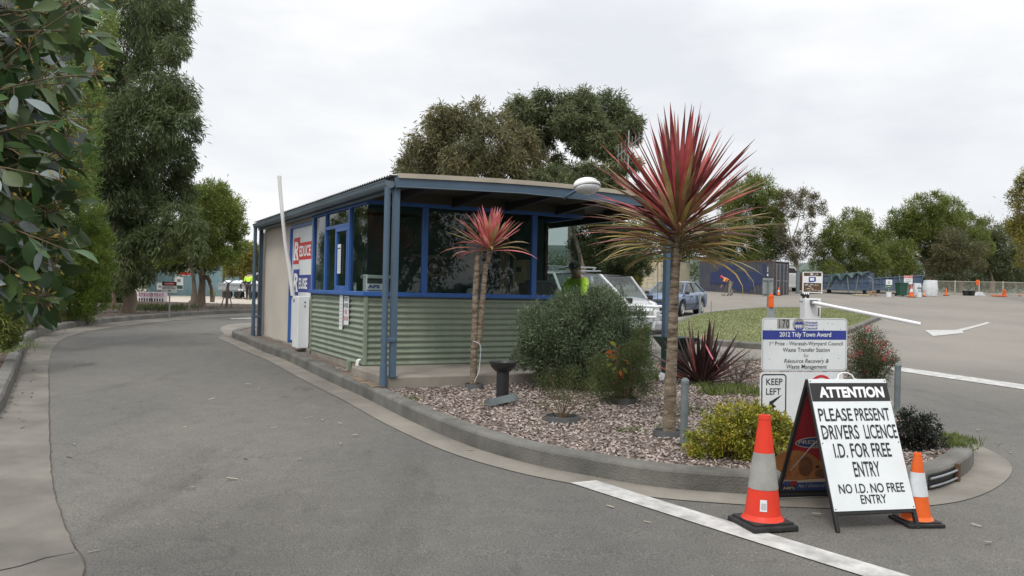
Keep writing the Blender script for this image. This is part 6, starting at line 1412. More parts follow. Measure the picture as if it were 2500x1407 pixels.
a = gpx(2382, 66.3); mb = MB(); mb.box((.12, -.05, 1.05), (.24, .08, .42), bev=.06); o = mb.build('life_jacket', 'coneorange'); o.location = a; tag(o, 'orange vest hung on a fence post', 'vest')
# pool style fence
F0, F1 = gpx(2272, 66.5), gpx(2620, 68.5); fd = (F1 - F0); fn = empty('fence', F0, atan2(fd.y, fd.x), 'cream tubular picket fence along the far edge of the yard', 'fence'); FL = fd.to_2d().length
npan = 6; pl_ = FL / npan
for k in range(npan):
    mb = MB(); x0_ = k * pl_; zz = lambda x: g(F0.x + fd.x * x / FL, F0.y + fd.y * x / FL) - F0.z
    m0, m1 = zz(x0_), zz(x0_ + pl_)
    for h in (.12, 1.08): mb.tube([(x0_, 0, m0 + h), (x0_ + pl_, 0, m1 + h)], .022, 5)
    for i in range(20): x = x0_ + pl_ * (i + .5) / 20; mb.tube([(x, 0, m0 + (m1 - m0) * (i + .5) / 20 + .1), (x, 0, m0 + (m1 - m0) * (i + .5) / 20 + 1.1)], .0165, 4, cap=False)
    mb.build('picket_panel', 'creamfence', fn)
    mb = MB(); mb.box((x0_, 0, m0 + .58), (.07, .07, 1.16)); mb.build('post', 'creamfence', fn)

# guide post, sign back and stumps on the lawn edge
p = gp(1881, 800, .13); mb = MB(); mb.lathe([(.045, 0), (.045, .44)], 14); gpz = empty('guide_post', p, 0, 'grey post with an orange top at the near lawn edge', 'guide post'); sc_ = p.y / FPX; h_ = (800 - 718) * sc_
mb = MB(); mb.box((0, 0, h_ * .3), (19 * sc_, .06, h_ * .6), bev=.01); mb.build('post', 'galv', gpz)
mb = MB(); w_ = 6.5 * sc_; mb.lathe([(w_, h_ * .60), (w_, h_ * .94), (w_ * .62, h_ * .95), (w_ * .62, h_), (0, h_ * 1.01)], 16); mb.lathe([(w_ * 1.12, h_ * .62), (w_ * 1.12, h_ * .66)], 16); mb.lathe([(w_ * 1.12, h_ * .9), (w_ * 1.12, h_ * .94)], 16); mb.build('orange_top', 'coneorange', gpz)
p = gp(1874, 757, .13); sc_ = p.y / FPX; o = empty('sign', p, 0, 'grey back of a road sign on a pole at the far lawn edge', 'sign')
mb = MB(); mb.box((0, .02, 55 * sc_), (26 * sc_, .012, 44 * sc_), bev=.005)
for z in (39, 72): mb.box((0, -.01, z * sc_), (24 * sc_, .03, 2.5 * sc_), 1)
mb.build('plate', ['galv', 'galvdark'], o); mb = MB(); mb.tube([(0, -.03, 0), (0, -.03, 74 * sc_)], 2.6 * sc_, 8); mb.build('pole', 'galvdark', o)
for px, py, w_, h_, lb in ((1708, 769, 5, 48, 'short grey timber post beside the rear wheel of the blue sedan'), (1736, 770, 2, 34, 'thin steel picket standing right of the blue sedan')):
    p = gp(px, py); k = p.y / FPX; mb = MB(); mb.box((0, 0, h_ * k / 2), (w_ * k, w_ * k, h_ * k), bev=.01); o = mb.build('post', 'galv'); o.location = p; tag(o, lb, 'post')
# right boom gate
p0 = gpx(1976, 15.0, .14); bk = 15.0 / FPX; topz = at(1976, 729, 15.0).z - p0.z
bg2 = empty('boom_gate', p0, 0, 'white boom gate post with rust streak and lowered boom behind the sign', 'boom gate', 'boom gates')
mb = MB(); mb.box((0, 0, topz / 2), (39 * bk, 36 * bk, topz), bev=.012); mb.box((14 * bk, -18.2 * bk, topz - 32 * bk), (3.2 * bk, .004, 20 * bk), 1); mb.lathe([(0, -.05), (.012, -.05), (.012, 0)], 8, (-20 * bk, 0, topz - 8 * bk), mi=2, R=Matrix.Rotation(pi / 2, 3, 'Y')); mb.build('cabinet', ['whitemetal', 'rust', 'galvdark'], bg2)
e0 = at(1984, 739, 14.75) - p0; e1 = at(2247, 792, 13.9) - p0
mb = MB(); mb.box(tuple(at(1987, 739, 14.8) - p0), (13 * bk, .16, 13 * bk), bev=.008); mb.build('hinge', 'galvdark', bg2)
mb = MB(); mb.tube([e0, e1], 4.4 * bk, 12); mb.build('boom', 'whitemetal', bg2)
p = p0 + Vector((-12 * bk, 0, topz)); o = empty('ornament', p, 0, 'small black and white knitted animal figure standing on the boom gate post', 'ornament')
mb = MB(); bmh = bmesh.new(); bmesh.ops.create_uvsphere(bmh, u_segments=18, v_segments=12, radius=1); ff = [tuple(v.index for v in f.verts) for f in bmh.faces]
mb.add([(v.co.x * .065, v.co.y * .045, .062 + v.co.z * .036) for v in bmh.verts], ff, 0, smooth=True); mb.add([(-.068 + v.co.x * .028, v.co.y * .026, .066 + v.co.z * .026) for v in bmh.verts], ff, 0, smooth=True)
for x in (-.04, .04):
    for y in (-.022, .022): mb.tube([(x, y, .05), (x, y, 0)], [.018, .014], 8)
for i in range(5):
    for j in range(3): a_ = -1.1 + i * .45; c = (.02 * (j - 1) * 1.8, sin(a_) * .046, .062 + cos(a_) * .037); mb.box(c, (.022, .012, .006), 1, R=Matrix.Rotation(-a_, 3, 'X') @ Matrix.Rotation(.5, 3, 'Z'))
bmh.free(); b_ = mb.build('figure', ['ink', 'textwhite'], o)

# ------------------------------------------------------------ left yard
a = gpx(532, 55); b = gpx(640, 54); d = (b - a).to_2d(); o = empty('trailer', a, atan2(d.y, d.x), 'grey steel box trailer loaded with white rubbish bags', 'trailer'); L_ = d.length
mb = MB(); mb.box((L_ / 2, 0, .78), (L_, .05, .52)); mb.box((L_ / 2, 1.4, .78), (L_, .05, .52)); mb.box((0, .7, .78), (.05, 1.4, .52)); mb.box((L_ / 2, .7, .52), (L_, 1.4, .05)); mb.box((L_ / 2, -.03, .92), (L_, .03, .05), 1); mb.box((L_ / 2, -.03, .56), (L_, .03, .05), 1); mb.build('tray', ['galv', 'galvdark'], o)
for x in (.7, 1.5): mb = MB(); mb.lathe([(0, -.09), (.3, -.09), (.3, .09), (0, .09)], 18, (x, .1, .3), R=Matrix.Rotation(pi / 2, 3, 'X')); mb.build('wheel', 'tyre', o)
for z in (.72, .9): mb = MB(); mb.box((-.04, .08, z), (.04, .12, .1)); mb.build('tail_light', 'lampred' if z < .8 else 'lampamber', o)
mb = MB(); mb.box((1.75, -.04, .62), (.36, .01, .11)); mb.build('number_plate', 'signwhite', o)
rr5 = random.Random(6)
for i in range(5):
    a2 = o.matrix_basis @ Vector((.35 + i * .5, .6 + .2 * (i % 2), .98)); bm_ = MB(); bmh = bmesh.new(); bmesh.ops.create_icosphere(bmh, subdivisions=3, radius=1)
    bm_.add([(v.co.x * .34, v.co.y * .4, v.co.z * .26 + .02 * sin(v.co.x * 9 + i) + .02 * sin(v.co.y * 11)) for v in bmh.verts], [tuple(v.index for v in f.verts) for f in bmh.faces], smooth=True); bmh.free()
    q = bm_.build('rubbish_bag', 'bagwhite'); q.location = a2; tag(q, 'white rubbish bag heaped in the steel trailer', 'bag', 'rubbish bags in the trailer')
# white ute beyond
a = gpx(640, 57); o = empty('utility_truck', a, .1, 'white utility truck mostly hidden behind the kiosk posts', 'truck')
mb = MB(); mb.prism([(-1.2, 0, .5), (2.4, 0, .5), (2.4, 0, 1.1), (1.2, 0, 1.15), (.6, 0, 1.75), (-.4, 0, 1.8), (-1.2, 0, 1.5)], (0, 1.7, 0)); mb.build('cab', 'carwhite', o)
mb = MB(); mb.prism([(-.9, -.01, 1.12), (1.0, -.01, 1.12), (.55, -.01, 1.66), (-.35, -.01, 1.7)], (0, .02, 0)); mb.build('side_window', 'trimdark', o)
for x in (-.6, 1.6): mb = MB(); mb.lathe([(0, -.1), (.34, -.1), (.34, .1), (0, .1)], 18, (x, .1, .34), R=Matrix.Rotation(pi / 2, 3, 'X')); mb.build('wheel', 'tyre', o)
# danger sign
p = gp(412, 766, .13); k = p.y / FPX; o = empty('sign', p, -.05, 'white danger sign warning of heavy machinery on a thin post in the mulch', 'sign')
h0, h1, w_ = 51 * k, 78 * k, 37 * k; mb = MB(); mb.box((0, 0, (h0 + h1) / 2), (w_, .012, h1 - h0)); hh_ = h1 - h0
mb.box((0, -.008, h1 - hh_ * .18), (w_ * .98, .003, hh_ * .34), 1); P = [(w_ * .42 * cos(t), -.0105, h1 - hh_ * .18 + hh_ * .13 * sin(t)) for t in np.linspace(0, 2 * pi, 25)[:-1]]; mb.add(P, [tuple(range(24))], 2)
mb.text('DANGER', (-w_ * .3, -.0115, h1 - hh_ * .235), (1, 0, 0), (0, 0, 1), w_ * .6, hh_ * .12, 3, bold=.03)
mb.text('WATCH FOR', (-w_ * .28, -.0065, h1 - hh_ * .50), (1, 0, 0), (0, 0, 1), w_ * .56, hh_ * .09, 1, bold=.03); mb.text('HEAVY MACHINERY', (-w_ * .44, -.0065, h1 - hh_ * .63), (1, 0, 0), (0, 0, 1), w_ * .88, hh_ * .09, 1, bold=.03)
mb.prism([(-.05, -.0075, h1 - hh_ * .9), (.06, -.0075, h1 - hh_ * .9), (.05, -.0075, h1 - hh_ * .8), (0, -.0075, h1 - hh_ * .72), (-.04, -.0075, h1 - hh_ * .8)], (0, .001, 0), 4)
mb.build('board', ['signwhite', 'ink', 'inkred', 'textwhite', 'inkgrey'], o); mb = MB(); mb.tube([(0, .03, -.1), (0, .03, h1 - .05)], .026, 8); mb.build('post', 'galv', o)
# wrapped pallets of bottles
MT['wrap'] = mat('wrap', (.42, .36, .42), .25, c2=(.62, .60, .64), vs=7); MT['wrapred'] = mat('wrapred', (.22, .02, .06), .3, c2=(.45, .3, .36), vs=9)
for i, (px, w_) in enumerate(((358, 30), (389, 30))):
    for j in range(2):
        a = gpx(px, 42); k = 42 / FPX; mb = MB(); mb.box((0, 0, 0), (w_ * k, .5, 12.5 * k), bev=.02)
        for q in range(5): mb.box((-w_ * k * .42 + q * w_ * k * .21, -.255, 0), (w_ * k * .12, .01, 8 * k), 1, bev=.004)
        q = mb.build('bottle_crate', ['wrap', 'wrapred' if j else 'darkcloth']); q.location = (a.x, a.y, a.z + .02 + (6.3 + 12.7 * j) * k); tag(q, ('plastic wrapped crate of ' + ('red' if j else 'dark') + ' bottles, ' + ('left' if i == 0 else 'right') + (' one of the upper layer' if j else ' one of the lower layer')), 'crate', 'wrapped bottle crates')
a = gpx(268, 43); mb = MB(); k = 43 / FPX; mb.add([(-24 * k, -.3, 0), (24 * k, -.3, 0), (24 * k, .5, 0), (-24 * k, .5, 0), (-28 * k, -.4, 44 * k), (28 * k, -.4, 44 * k), (28 * k, .5, 44 * k), (-28 * k, .5, 44 * k)], [(0, 1, 5, 4), (1, 2, 6, 5), (2, 3, 7, 6), (3, 0, 4, 7), (4, 5, 6, 7)])
for q in range(6): mb.box((-10 * k + q * 5 * k, -.37, 22 * k), (2.2 * k, .02, 5 * k), 1)
o = mb.build('rubbish_bin', ['plasticgrey', 'bagwhite']); o.location = a; tag(o, 'large dark grey bin behind the paperbark on the left', 'bin')
for px, Y, w_, z0, z1, m2, lb in ((390, 59.5, .45, .25, .95, 'inkgrey', 'white notice board leaning on the left part of the teal container'), (436, 59.3, .6, .5, 1.55, 'bingreen', 'white and green recycling board on the teal container'), (449, 59.4, .9, 1.5, 2.4, 'inkred', 'large white board with red strip high on the teal container')):
    a = gpx(px, Y); mb = MB(); mb.box((0, 0, (z0 + z1) / 2), (w_, .03, z1 - z0)); mb.box((0, -.018, z0 + (z1 - z0) * .16), (w_ * .95, .004, (z1 - z0) * .25), 1); mb.box((0, -.018, z0 + (z1 - z0) * .6), (w_ * .4, .004, (z1 - z0) * .2), 2); o = mb.build('notice_board', ['signwhite', m2, 'inkgrey']); o.location = a; tag(o, lb, 'sign')
a = gpx(545, 58); mb = MB(); mb.tube([(0, 0, 0), (0, 0, 3.2)], .09, 8); o = mb.build('post', 'rust'); o.location = a; tag(o, 'tall brown post at the right end of the teal container', 'post')
# stumps and dead poles in the verge
def stump(px, py, pts, label, r0=.11, name='tree_stump', m='bark', extra=()):
    p = gp(px, py, .12); k = p.y / FPX; mb = MB(); mb.tube([(x * k, y * k * .5, z * k) for x, y, z in pts], [r0 * (1 - .6 * i / len(pts)) for i in range(len(pts))], 9)
    for e in extra: mb.tube([(x * k, y * k, z * k) for x, y, z in e], [r0 * .4, r0 * .25][:2] if len(e) == 2 else [r0 * .4] * len(e), 6)
    o = mb.build(name, m); o.location = p; tag(o, label, 'stump')
stump(493, 748, [(0, 0, -4), (-2, 0, 30), (0, 0, 60), (-4, 0, 78), (-10, 0, 84)], 'dark broken stump with hanging fronds behind the forked paperbark', .17, extra=[[(0, 0, 72), (14, 0, 66), (22, 0, 45), (24, 0, 20)], [(0, 0, 75), (12, 0, 74), (20, 0, 58)], [(0, 0, 78), (-4, 0, 95)]])
stump(553, 752, [(0, 0, -3), (1, 0, 30), (4, 0, 62)], 'tripod of thin dead poles tied at the top in the mulch', .06, name='dead_pole', m='twiggrey', extra=[[(-14, 0, 0), (2, 0, 60)], [(12, 4, 0), (2, 0, 60)], [(4, 0, 60), (14, 0, 66)], [(2, 0, 60), (-9, 0, 67)]])
stump(275, 755, [(0, 0, -3), (3, 0, 20), (0, 0, 40), (-8, 0, 62)], 'slim reddish dead stem between the conifer and the paperbark', .08, m='timber')
stump(262, 735, [(0, 0, -3), (2, 0, 14), (5, 0, 22)], 'low cut stump with a pale sawn face near the conifer', .16, m='timber')
p = gp(518, 738, .1); mb = MB(); 
for i in range(14): strap(mb, (0, 0, .3), i * 2.4, .4 + .06 * i, .5, .06, .8, 0, seg=4)
mb.tube([(0, 0, 0), (.02, 0, .32)], .12, 8, 1); o = mb.build('young_palm', ['lightgreen', 'bark']); o.location = p; tag(o, 'young palm with pale green fronds near the trailer', 'palm')
weeds('ground_ivy', [(370, 752, 1.6), (345, 756, 1.1), (395, 757, .8)], 1500, .22, 'darkleaf', 'dark green ground cover beside the paperbark trunk', 61)
weeds('grass_tuft', [(22, 850, .4), (40, 832, .35), (5, 860, .3)], 260, .13, 'willowleaf', 'green grass tuft at the inner bend of the left kerb', 62)

# ------------------------------------------------------------ trees
def tree(name, base, blobs, n, L_, Wd, m, label, seed, cat='tree', trunk=(.2, .08), fork=.3, bark='bark', group=None, dy=1.2, Y=None, side=2, twigs=True, lean=(0, 0), **kw):
    """base: ground point; blobs in photograph pixels round distance base.y"""
    B = pxb(blobs, Y or base.y, dy, seed, base); o = empty(name, base, 0, label, cat, group)
    V, F = cloud(B, n, L_, Wd, seed, **kw); npmesh('crown', V, F, m, o)
    mb = MB(); cen = sum((Vector(c) for c, r in B), Vector()) / len(B); zt = max(c[2] for c, r in B); r3 = random.Random(seed + 5)
    hf = max(.4, cen.z * fork); k = max(2, min(5, int(len(B) / 5))); order = sorted(B, key=lambda q: q[0][0])
    f_ = Vector((cen.x * .2 + lean[0], cen.y * .2 + lean[1], hf)); t0 = trunk[0]
    mb.tube([(0, 0, -.15), (f_.x * .1, f_.y * .1, .12), (f_.x * .5 + t0 * .3, f_.y * .5, hf * .5), f_], [t0 * 1.35, t0 * 1.05, t0 * .9, t0 * .8], 12)
    for q in range(k):                            # main limbs, each carrying its share of the blobs
        grp = order[q * len(B) // k:(q + 1) * len(B) // k]; gc_ = sum((Vector(c) for c, r in grp), Vector()) / len(grp); e = f_.lerp(gc_, .62); e.z = max(e.z, hf + .3)
        m_ = f_.lerp(e, .5) + Vector((r3.uniform(-.08, .08), r3.uniform(-.08, .08), .06)) * (e - f_).length
        mb.tube([f_ - Vector((0, 0, t0 * .5)), f_.lerp(m_, .5), m_, e], [t0 * .6, t0 * .5, t0 * .4, t0 * .28], 9)
        stems(mb, e, grp, t0 * .22, trunk[1] * .18, seed=seed + q, side=side, wig=.14); mb.build('trunk', bark, o); return o
G1 = 'trees along the left verge'; G2 = 'trees beyond the kiosk and yard'
b = gp(312, 764, .12)
def drooping(name, base, blobs, n, label, seed, m='droopleaf', **kw): return tree(name, base, blobs, n, .21, .032, m, label, seed, group=G1, out=.4, up=-.6, rnd=.42, clumps=50, csize=.15, shell=.62, **kw)
drooping('gum_tree', b, [(330, 20, 85), (400, 50, 62), (425, 120, 40), (300, 110, 70), (380, 100, 40), (290, 235, 85), (390, 235, 78), (445, 240, 38), (430, 310, 55), (340, 320, 88), (270, 350, 70), (430, 400, 50), (300, 420, 80), (380, 440, 78), (430, 475, 44), (320, 505, 66), (270, 470, 60), (370, 545, 52), (445, 540, 46), (290, 590, 50), (400, 585, 44), (330, 600, 46), (250, 180, 60), (360, 170, 45), (350, -40, 80), (430, -10, 40), (260, 560, 50), (470, 560, 30), (310, 640, 34), (260, 640, 30), (240, 420, 60), (240, 300, 60), (300, 690, 26), (480, 605, 26), (350, 670, 26), (240, 690, 30)], 110000, 'tall dark gum with drooping foliage on the left verge', 71, trunk=(.22, .12), dy=2.0, bark='bark', fork=.14)
b = gp(467, 750, .12)
tree('paperbark_tree', b, [(520, 480, 38), (560, 515, 38), (485, 505, 38), (530, 555, 45), (580, 560, 24), (480, 570, 42), (550, 600, 34), (455, 600, 30), (515, 610, 32), (585, 600, 18), (500, 540, 40), (540, 470, 20), (490, 475, 22), (430, 615, 28), (400, 628, 22), (555, 628, 22), (500, 635, 18)], 36000, .15, .04, 'lightgreen', 'round light green tree with a forked flaky trunk on the left', 72, group=G1, trunk=(.17, .10), fork=.16, bark='bark', clumps=30, csize=.2, up=.35, dy=1.4, side=4)
b = gpx(160, 21.0, .12)
tree('conifer', b, [(205, 525, 44), (235, 590, 40), (190, 600, 60), (235, 660, 42), (190, 680, 60), (225, 730, 38), (180, 745, 40), (135, 560, 50), (120, 640, 52), (130, 720, 48), (215, 560, 40), (160, 500, 44), (245, 625, 26), (248, 690, 26), (100, 760, 26), (90, 700, 44), (210, 770, 22), (165, 775, 24)], 60000, .085, .018, 'conifer', 'dense bright green conifer hedge bush beside the left road', 73, cat='conifer', group=G1, trunk=(.12, .06), clumps=44, csize=.15, up=.65, out=.6, rnd=.4, dy=.8, shell=.62)
b = gpx(-25, 14.5, .12)
tree('wattle_tree', b, [(60, 300, 90), (150, 230, 78), (195, 330, 50), (170, 420, 66), (70, 440, 90), (205, 140, 58), (110, 90, 90), (20, 160, 90), (230, 60, 52), (150, 330, 60), (30, 560, 80), (90, 540, 60), (180, 480, 50), (60, 20, 90), (160, 20, 70), (120, 620, 50), (50, 660, 60), (215, 240, 36), (20, 740, 45), (215, 400, 26)], 64000, .11, .016, 'willowleaf', 'mid green wattle with fine leaves filling the left edge behind the gum branch', 74, group=G1, trunk=(.22, .1), clumps=50, csize=.17, up=.1, out=.5, rnd=.6, dy=1.0)
b = gpx(-45, 11.2, .12)
tree('shrub', b, [(5, 690, 45), (20, 740, 38), (0, 780, 45), (28, 690, 24), (25, 800, 20), (-20, 720, 60), (12, 640, 26), (-25, 640, 50), (8, 805, 34), (22, 832, 16)], 20000, .10, .014, 'pineleaf', 'low fine leaved green shrub at the left edge by the kerb', 75, cat='shrub', group=G1, trunk=(.05, .03), clumps=30, csize=.2, up=.3, dy=.3)
tree('shrub', gpx(55, 17.5, .12), [(75, 700, 34), (50, 730, 36), (95, 745, 28), (60, 765, 26), (30, 760, 30), (100, 700, 24), (85, 775, 18)], 14000, .10, .02, 'darkleaf', 'dark green shrub between the left edge shrub and the conifer', 78, cat='shrub', group=G1, trunk=(.05, .03), clumps=26, csize=.2, up=.3, dy=.4)
tree('wattle_tree', gpx(612, 58), [(600, 610, 22), (618, 640, 26), (590, 640, 26), (575, 650, 24), (630, 620, 20), (600, 665, 22), (560, 660, 20), (640, 650, 26), (655, 630, 24)], 9000, .2, .07, 'yellowleaf', 'yellow green bushy tree beyond the steel trailer', 76, group=G1, trunk=(.14, .06), clumps=18, csize=.25, dy=1.5)
tree('gum_tree', gpx(250, 58), [(240, 620, 50), (300, 640, 40), (190, 640, 50), (340, 610, 40), (280, 580, 50), (380, 600, 40), (430, 605, 30), (210, 690, 30), (300, 690, 24)], 14000, .3, .06, 'darkleaf', 'dark bushy tree behind the teal container on the left', 77, group=G1, trunk=(.2, .1), clumps=22, csize=.25, dy=2)
# beyond the kiosk
tree('gum_tree', gpx(1150, 46), [(1085, 300, 42), (1160, 292, 42), (1120, 350, 66), (1050, 350, 52), (1010, 405, 40), (1200, 350, 62), (1260, 345, 46), (1285, 405, 44), (1180, 425, 60), (1085, 425, 60), (1000, 440, 34), (1225, 300, 30), (1070, 280, 22), (1240, 420, 50), (1130, 400, 55), (1060, 470, 50), (1200, 480, 50), (1120, 510, 60), (990, 410, 20), (1310, 430, 24)], 52000, .34, .06, 'eucbrown', 'broad brownish gum rising behind the kiosk roof', 81, group=G2, trunk=(.4, .2), out=.35, up=-.4, rnd=.5, clumps=40, csize=.17, dy=2.5, shell=.6)
tree('gum_tree', gpx(1390, 50), [(1275, 275, 34), (1340, 262, 42), (1415, 265, 42), (1480, 272, 46), (1530, 300, 36), (1320, 312, 42), (1395, 315, 36), (1460, 330, 40), (1545, 330, 20), (1285, 325, 34), (1500, 340, 34), (1370, 290, 34), (1440, 295, 34), (1330, 350, 24), (1500, 380, 22), (1470, 370, 20), (1545, 300, 16), (1300, 370, 24), (1425, 365, 20), (1362, 392, 16), (1400, 350, 20)], 52000, .34, .06, 'eucalypt', 'tall open crowned gum with pale limbs right of the brownish gum', 82, group=G2, trunk=(.34, .22), fork=.55, bark='barkpale', out=.35, up=-.35, rnd=.55, clumps=30, csize=.19, dy=2, shell=.55, side=4)
tree('gum_tree', gpx(1420, 44), [(1340, 435, 30), (1395, 430, 30), (1445, 425, 30), (1500, 430, 30), (1540, 400, 22), (1520, 470, 26), (1360, 460, 34), (1430, 460, 36), (1480, 470, 34), (1320, 450, 22)], 20000, .28, .055, 'eucalypt', 'low spreading gum just above the kiosk roof edge', 83, group=G2, trunk=(.22, .1), clumps=24, csize=.2, up=-.2, dy=1.5)
tree('wattle_tree', gpx(1470, 47), [(1440, 575, 36), (1480, 570, 40), (1450, 620, 40), (1510, 600, 44), (1490, 645, 36), (1430, 650, 32), (1460, 545, 24), (1500, 555, 24), (1540, 630, 30), (1420, 600, 28), (1560, 650, 28), (1445, 680, 30), (1520, 670, 26)], 30000, .24, .05, 'darkleaf', 'dense dark green tree between the kiosk and the canopy post', 84, group=G2, trunk=(.25, .1), clumps=28, csize=.2, dy=1.5)
tree('gum_tree', gpx(1590, 70), [(1560, 575, 34), (1600, 560, 34), (1640, 590, 30), (1575, 615, 24), (1540, 560, 24), (1680, 575, 30), (1700, 610, 24), (1660, 620, 24), (1720, 560, 26), (1740, 600, 30)], 15000, .34, .07, 'eucalypt', 'thin grey green gum behind the cream container', 85, group=G2, trunk=(.25, .12), clumps=14, csize=.24, up=-.2, dy=2, side=5)
tree('wattle_tree', gpx(1555, 62), [(1545, 640, 14), (1550, 615, 12), (1548, 665, 14), (1552, 690, 14), (1540, 625, 10)], 3000, .22, .08, 'yellowleaf', 'yellow flowering wattle left of the cream container', 86, group=G2, trunk=(.1, .05), clumps=10, csize=.25, dy=.6)
tree('pine_tree', gpx(1835, 72), [(1850, 465, 38), (1880, 495, 34), (1800, 480, 36), (1820, 530, 55), (1880, 545, 38), (1780, 560, 46), (1865, 600, 42), (1810, 610, 50), (1765, 610, 40), (1840, 450, 22), (1780, 500, 26), (1890, 580, 24), (1830, 650, 40)], 44000, .34, .05, 'pineleaf', 'bushy dark pine behind the blue container', 87, group=G2, trunk=(.35, .15), clumps=38, csize=.17, up=.6, dy=2, shell=.6)
tree('gum_tree', gpx(1950, 70), [(1915, 490, 20), (1955, 485, 22), (1990, 495, 20), (1905, 525, 18), (2010, 510, 12), (1940, 515, 16), (1975, 520, 16), (1935, 600, 22), (1965, 575, 16), (1915, 610, 24), (1950, 630, 18), (1985, 610, 18), (1900, 570, 18), (1980, 550, 10)], 9500, .30, .05, 'brownsparse', 'half bare brown gum with thin branches right of the pine', 88, group=G2, trunk=(.22, .12), clumps=9, csize=.26, fork=.45, bark='barkpale', dy=1.5, side=9, up=.3, lean=(-.3, 0))
tree('wattle_tree', gpx(2075, 72), [(2040, 565, 30), (2080, 535, 26), (2110, 545, 26), (2060, 590, 40), (2130, 585, 28), (2100, 620, 40), (2025, 610, 26), (2095, 570, 32), (2140, 620, 20), (2060, 640, 26), (2010, 590, 16), (2120, 655, 22), (2005, 635, 24), (2030, 660, 24), (2152, 645, 24), (2090, 665, 24)], 26000, .32, .055, 'pineleaf', 'bushy olive green tree behind the first blue skip', 89, group=G2, trunk=(.24, .12), clumps=24, csize=.2, dy=2, fork=.4, lean=(.2, 0), side=3)
tree('wattle_tree', gpx(2265, 76), [(2240, 508, 28), (2285, 495, 28), (2325, 515, 34), (2195, 535, 28), (2365, 545, 28), (2255, 545, 46), (2325, 565, 46), (2190, 575, 40), (2255, 600, 50), (2345, 615, 44), (2175, 620, 34), (2390, 580, 24), (2300, 620, 46), (2210, 630, 38), (2290, 540, 40), (2155, 590, 22), (2385, 620, 26), (2230, 570, 40), (2152, 625, 26), (2400, 605, 22), (2200, 655, 28)], 56000, .34, .06, 'pineleaf', 'widest rounded olive green tree behind the fence', 90, group=G2, trunk=(.34, .16), clumps=36, csize=.17, dy=2.5, fork=.5, shell=.6, side=3)
tree('wattle_tree', gpx(2345, 72), [(2330, 600, 34), (2370, 620, 34), (2300, 630, 30), (2350, 650, 30), (2310, 585, 22), (2385, 650, 20), (2285, 655, 20)], 15000, .28, .05, 'eucbrown', 'brownish olive tree in front of the wide tree by the fence', 91, group=G2, trunk=(.2, .1), clumps=22, csize=.2, dy=1, fork=.35, side=4)
tree('gum_tree', gpx(2420, 78), [(2412, 565, 28), (2440, 600, 30), (2405, 600, 24), (2430, 640, 30), (2465, 640, 30), (2480, 600, 24), (2450, 570, 20), (2490, 660, 24), (2410, 650, 20), (2395, 575, 18), (2440, 665, 26)], 20000, .34, .06, 'eucalypt', 'dark gum with open crown near the right edge', 92, group=G2, trunk=(.24, .12), clumps=14, csize=.25, dy=2, side=5)
tree('wattle_tree', gpx(2510, 60), [(2490, 545, 26), (2470, 555, 16), (2500, 560, 24), (2480, 465, 12), (2495, 445, 14), (2465, 475, 8), (2520, 500, 40), (2500, 590, 20), (2530, 560, 40), (2525, 440, 30), (2490, 640, 16)], 11000, .28, .06, 'yellowleaf', 'yellowish feathery tree cut by the right edge of the photo', 93, group=G2, trunk=(.2, .1), clumps=14, csize=.25, dy=1, side=5)
tree('shrub', gpx(1985, 68), [(2150, 655, 30), (2110, 670, 20), (2180, 665, 24), (2230, 668, 22), (2330, 670, 18)], 7000, .25, .06, 'darkleaf', 'dark undergrowth showing above the blue skips', 94, cat='shrub', Y=73, trunk=(.05, .03), clumps=16, csize=.3, dy=1) if False else None
def hedge(name, spots, Y, n, m, label, seed):
    B = [(at(px, py, Y + dy), r / FPX * Y) for px, py, r, dy in spots]; V, F = cloud([(tuple(c), r) for c, r in B], n, .3, .07, seed, clumps=16, csize=.28, up=.3); tag(npmesh(name, V, F, m), label, 'undergrowth', kind='stuff')
rr6 = random.Random(9)
hedge('undergrowth', [(1900 + i * 22, 668 + rr6.uniform(-12, 14), rr6.uniform(12, 24), rr6.uniform(-2, 6)) for i in range(29)] + [(1990 + i * 18, 693 + rr6.uniform(-6, 6), 16, -3) for i in range(32)], 84, 26000, 'darkleaf', 'dark undergrowth and far bushes below the trees beyond the fence', 95)
hedge('undergrowth', [(205 + i * 19, 712 + rr6.uniform(-8, 8), rr6.uniform(18, 26), rr6.uniform(-1, 1)) for i in range(6)] + [(330 + i * 30, 640 + rr6.uniform(-6, 6), 24, 4) for i in range(7)], 37, 9000, 'darkleaf', 'dark understorey between the conifer and the paperbark trees', 98)
hedge('undergrowth', [(150 + i * 26, 668 + rr6.uniform(-10, 20), rr6.uniform(26, 40), rr6.uniform(-2, 4)) for i in range(20)], 74, 16000, 'darkleaf', 'dark bush line behind the left yard', 96)
hedge('undergrowth', [(1200 + i * 24, 650 + rr6.uniform(-14, 20), rr6.uniform(26, 38), rr6.uniform(-2, 4)) for i in range(24)], 84, 18000, 'darkleaf', 'dark bush line behind the kiosk and containers', 97)
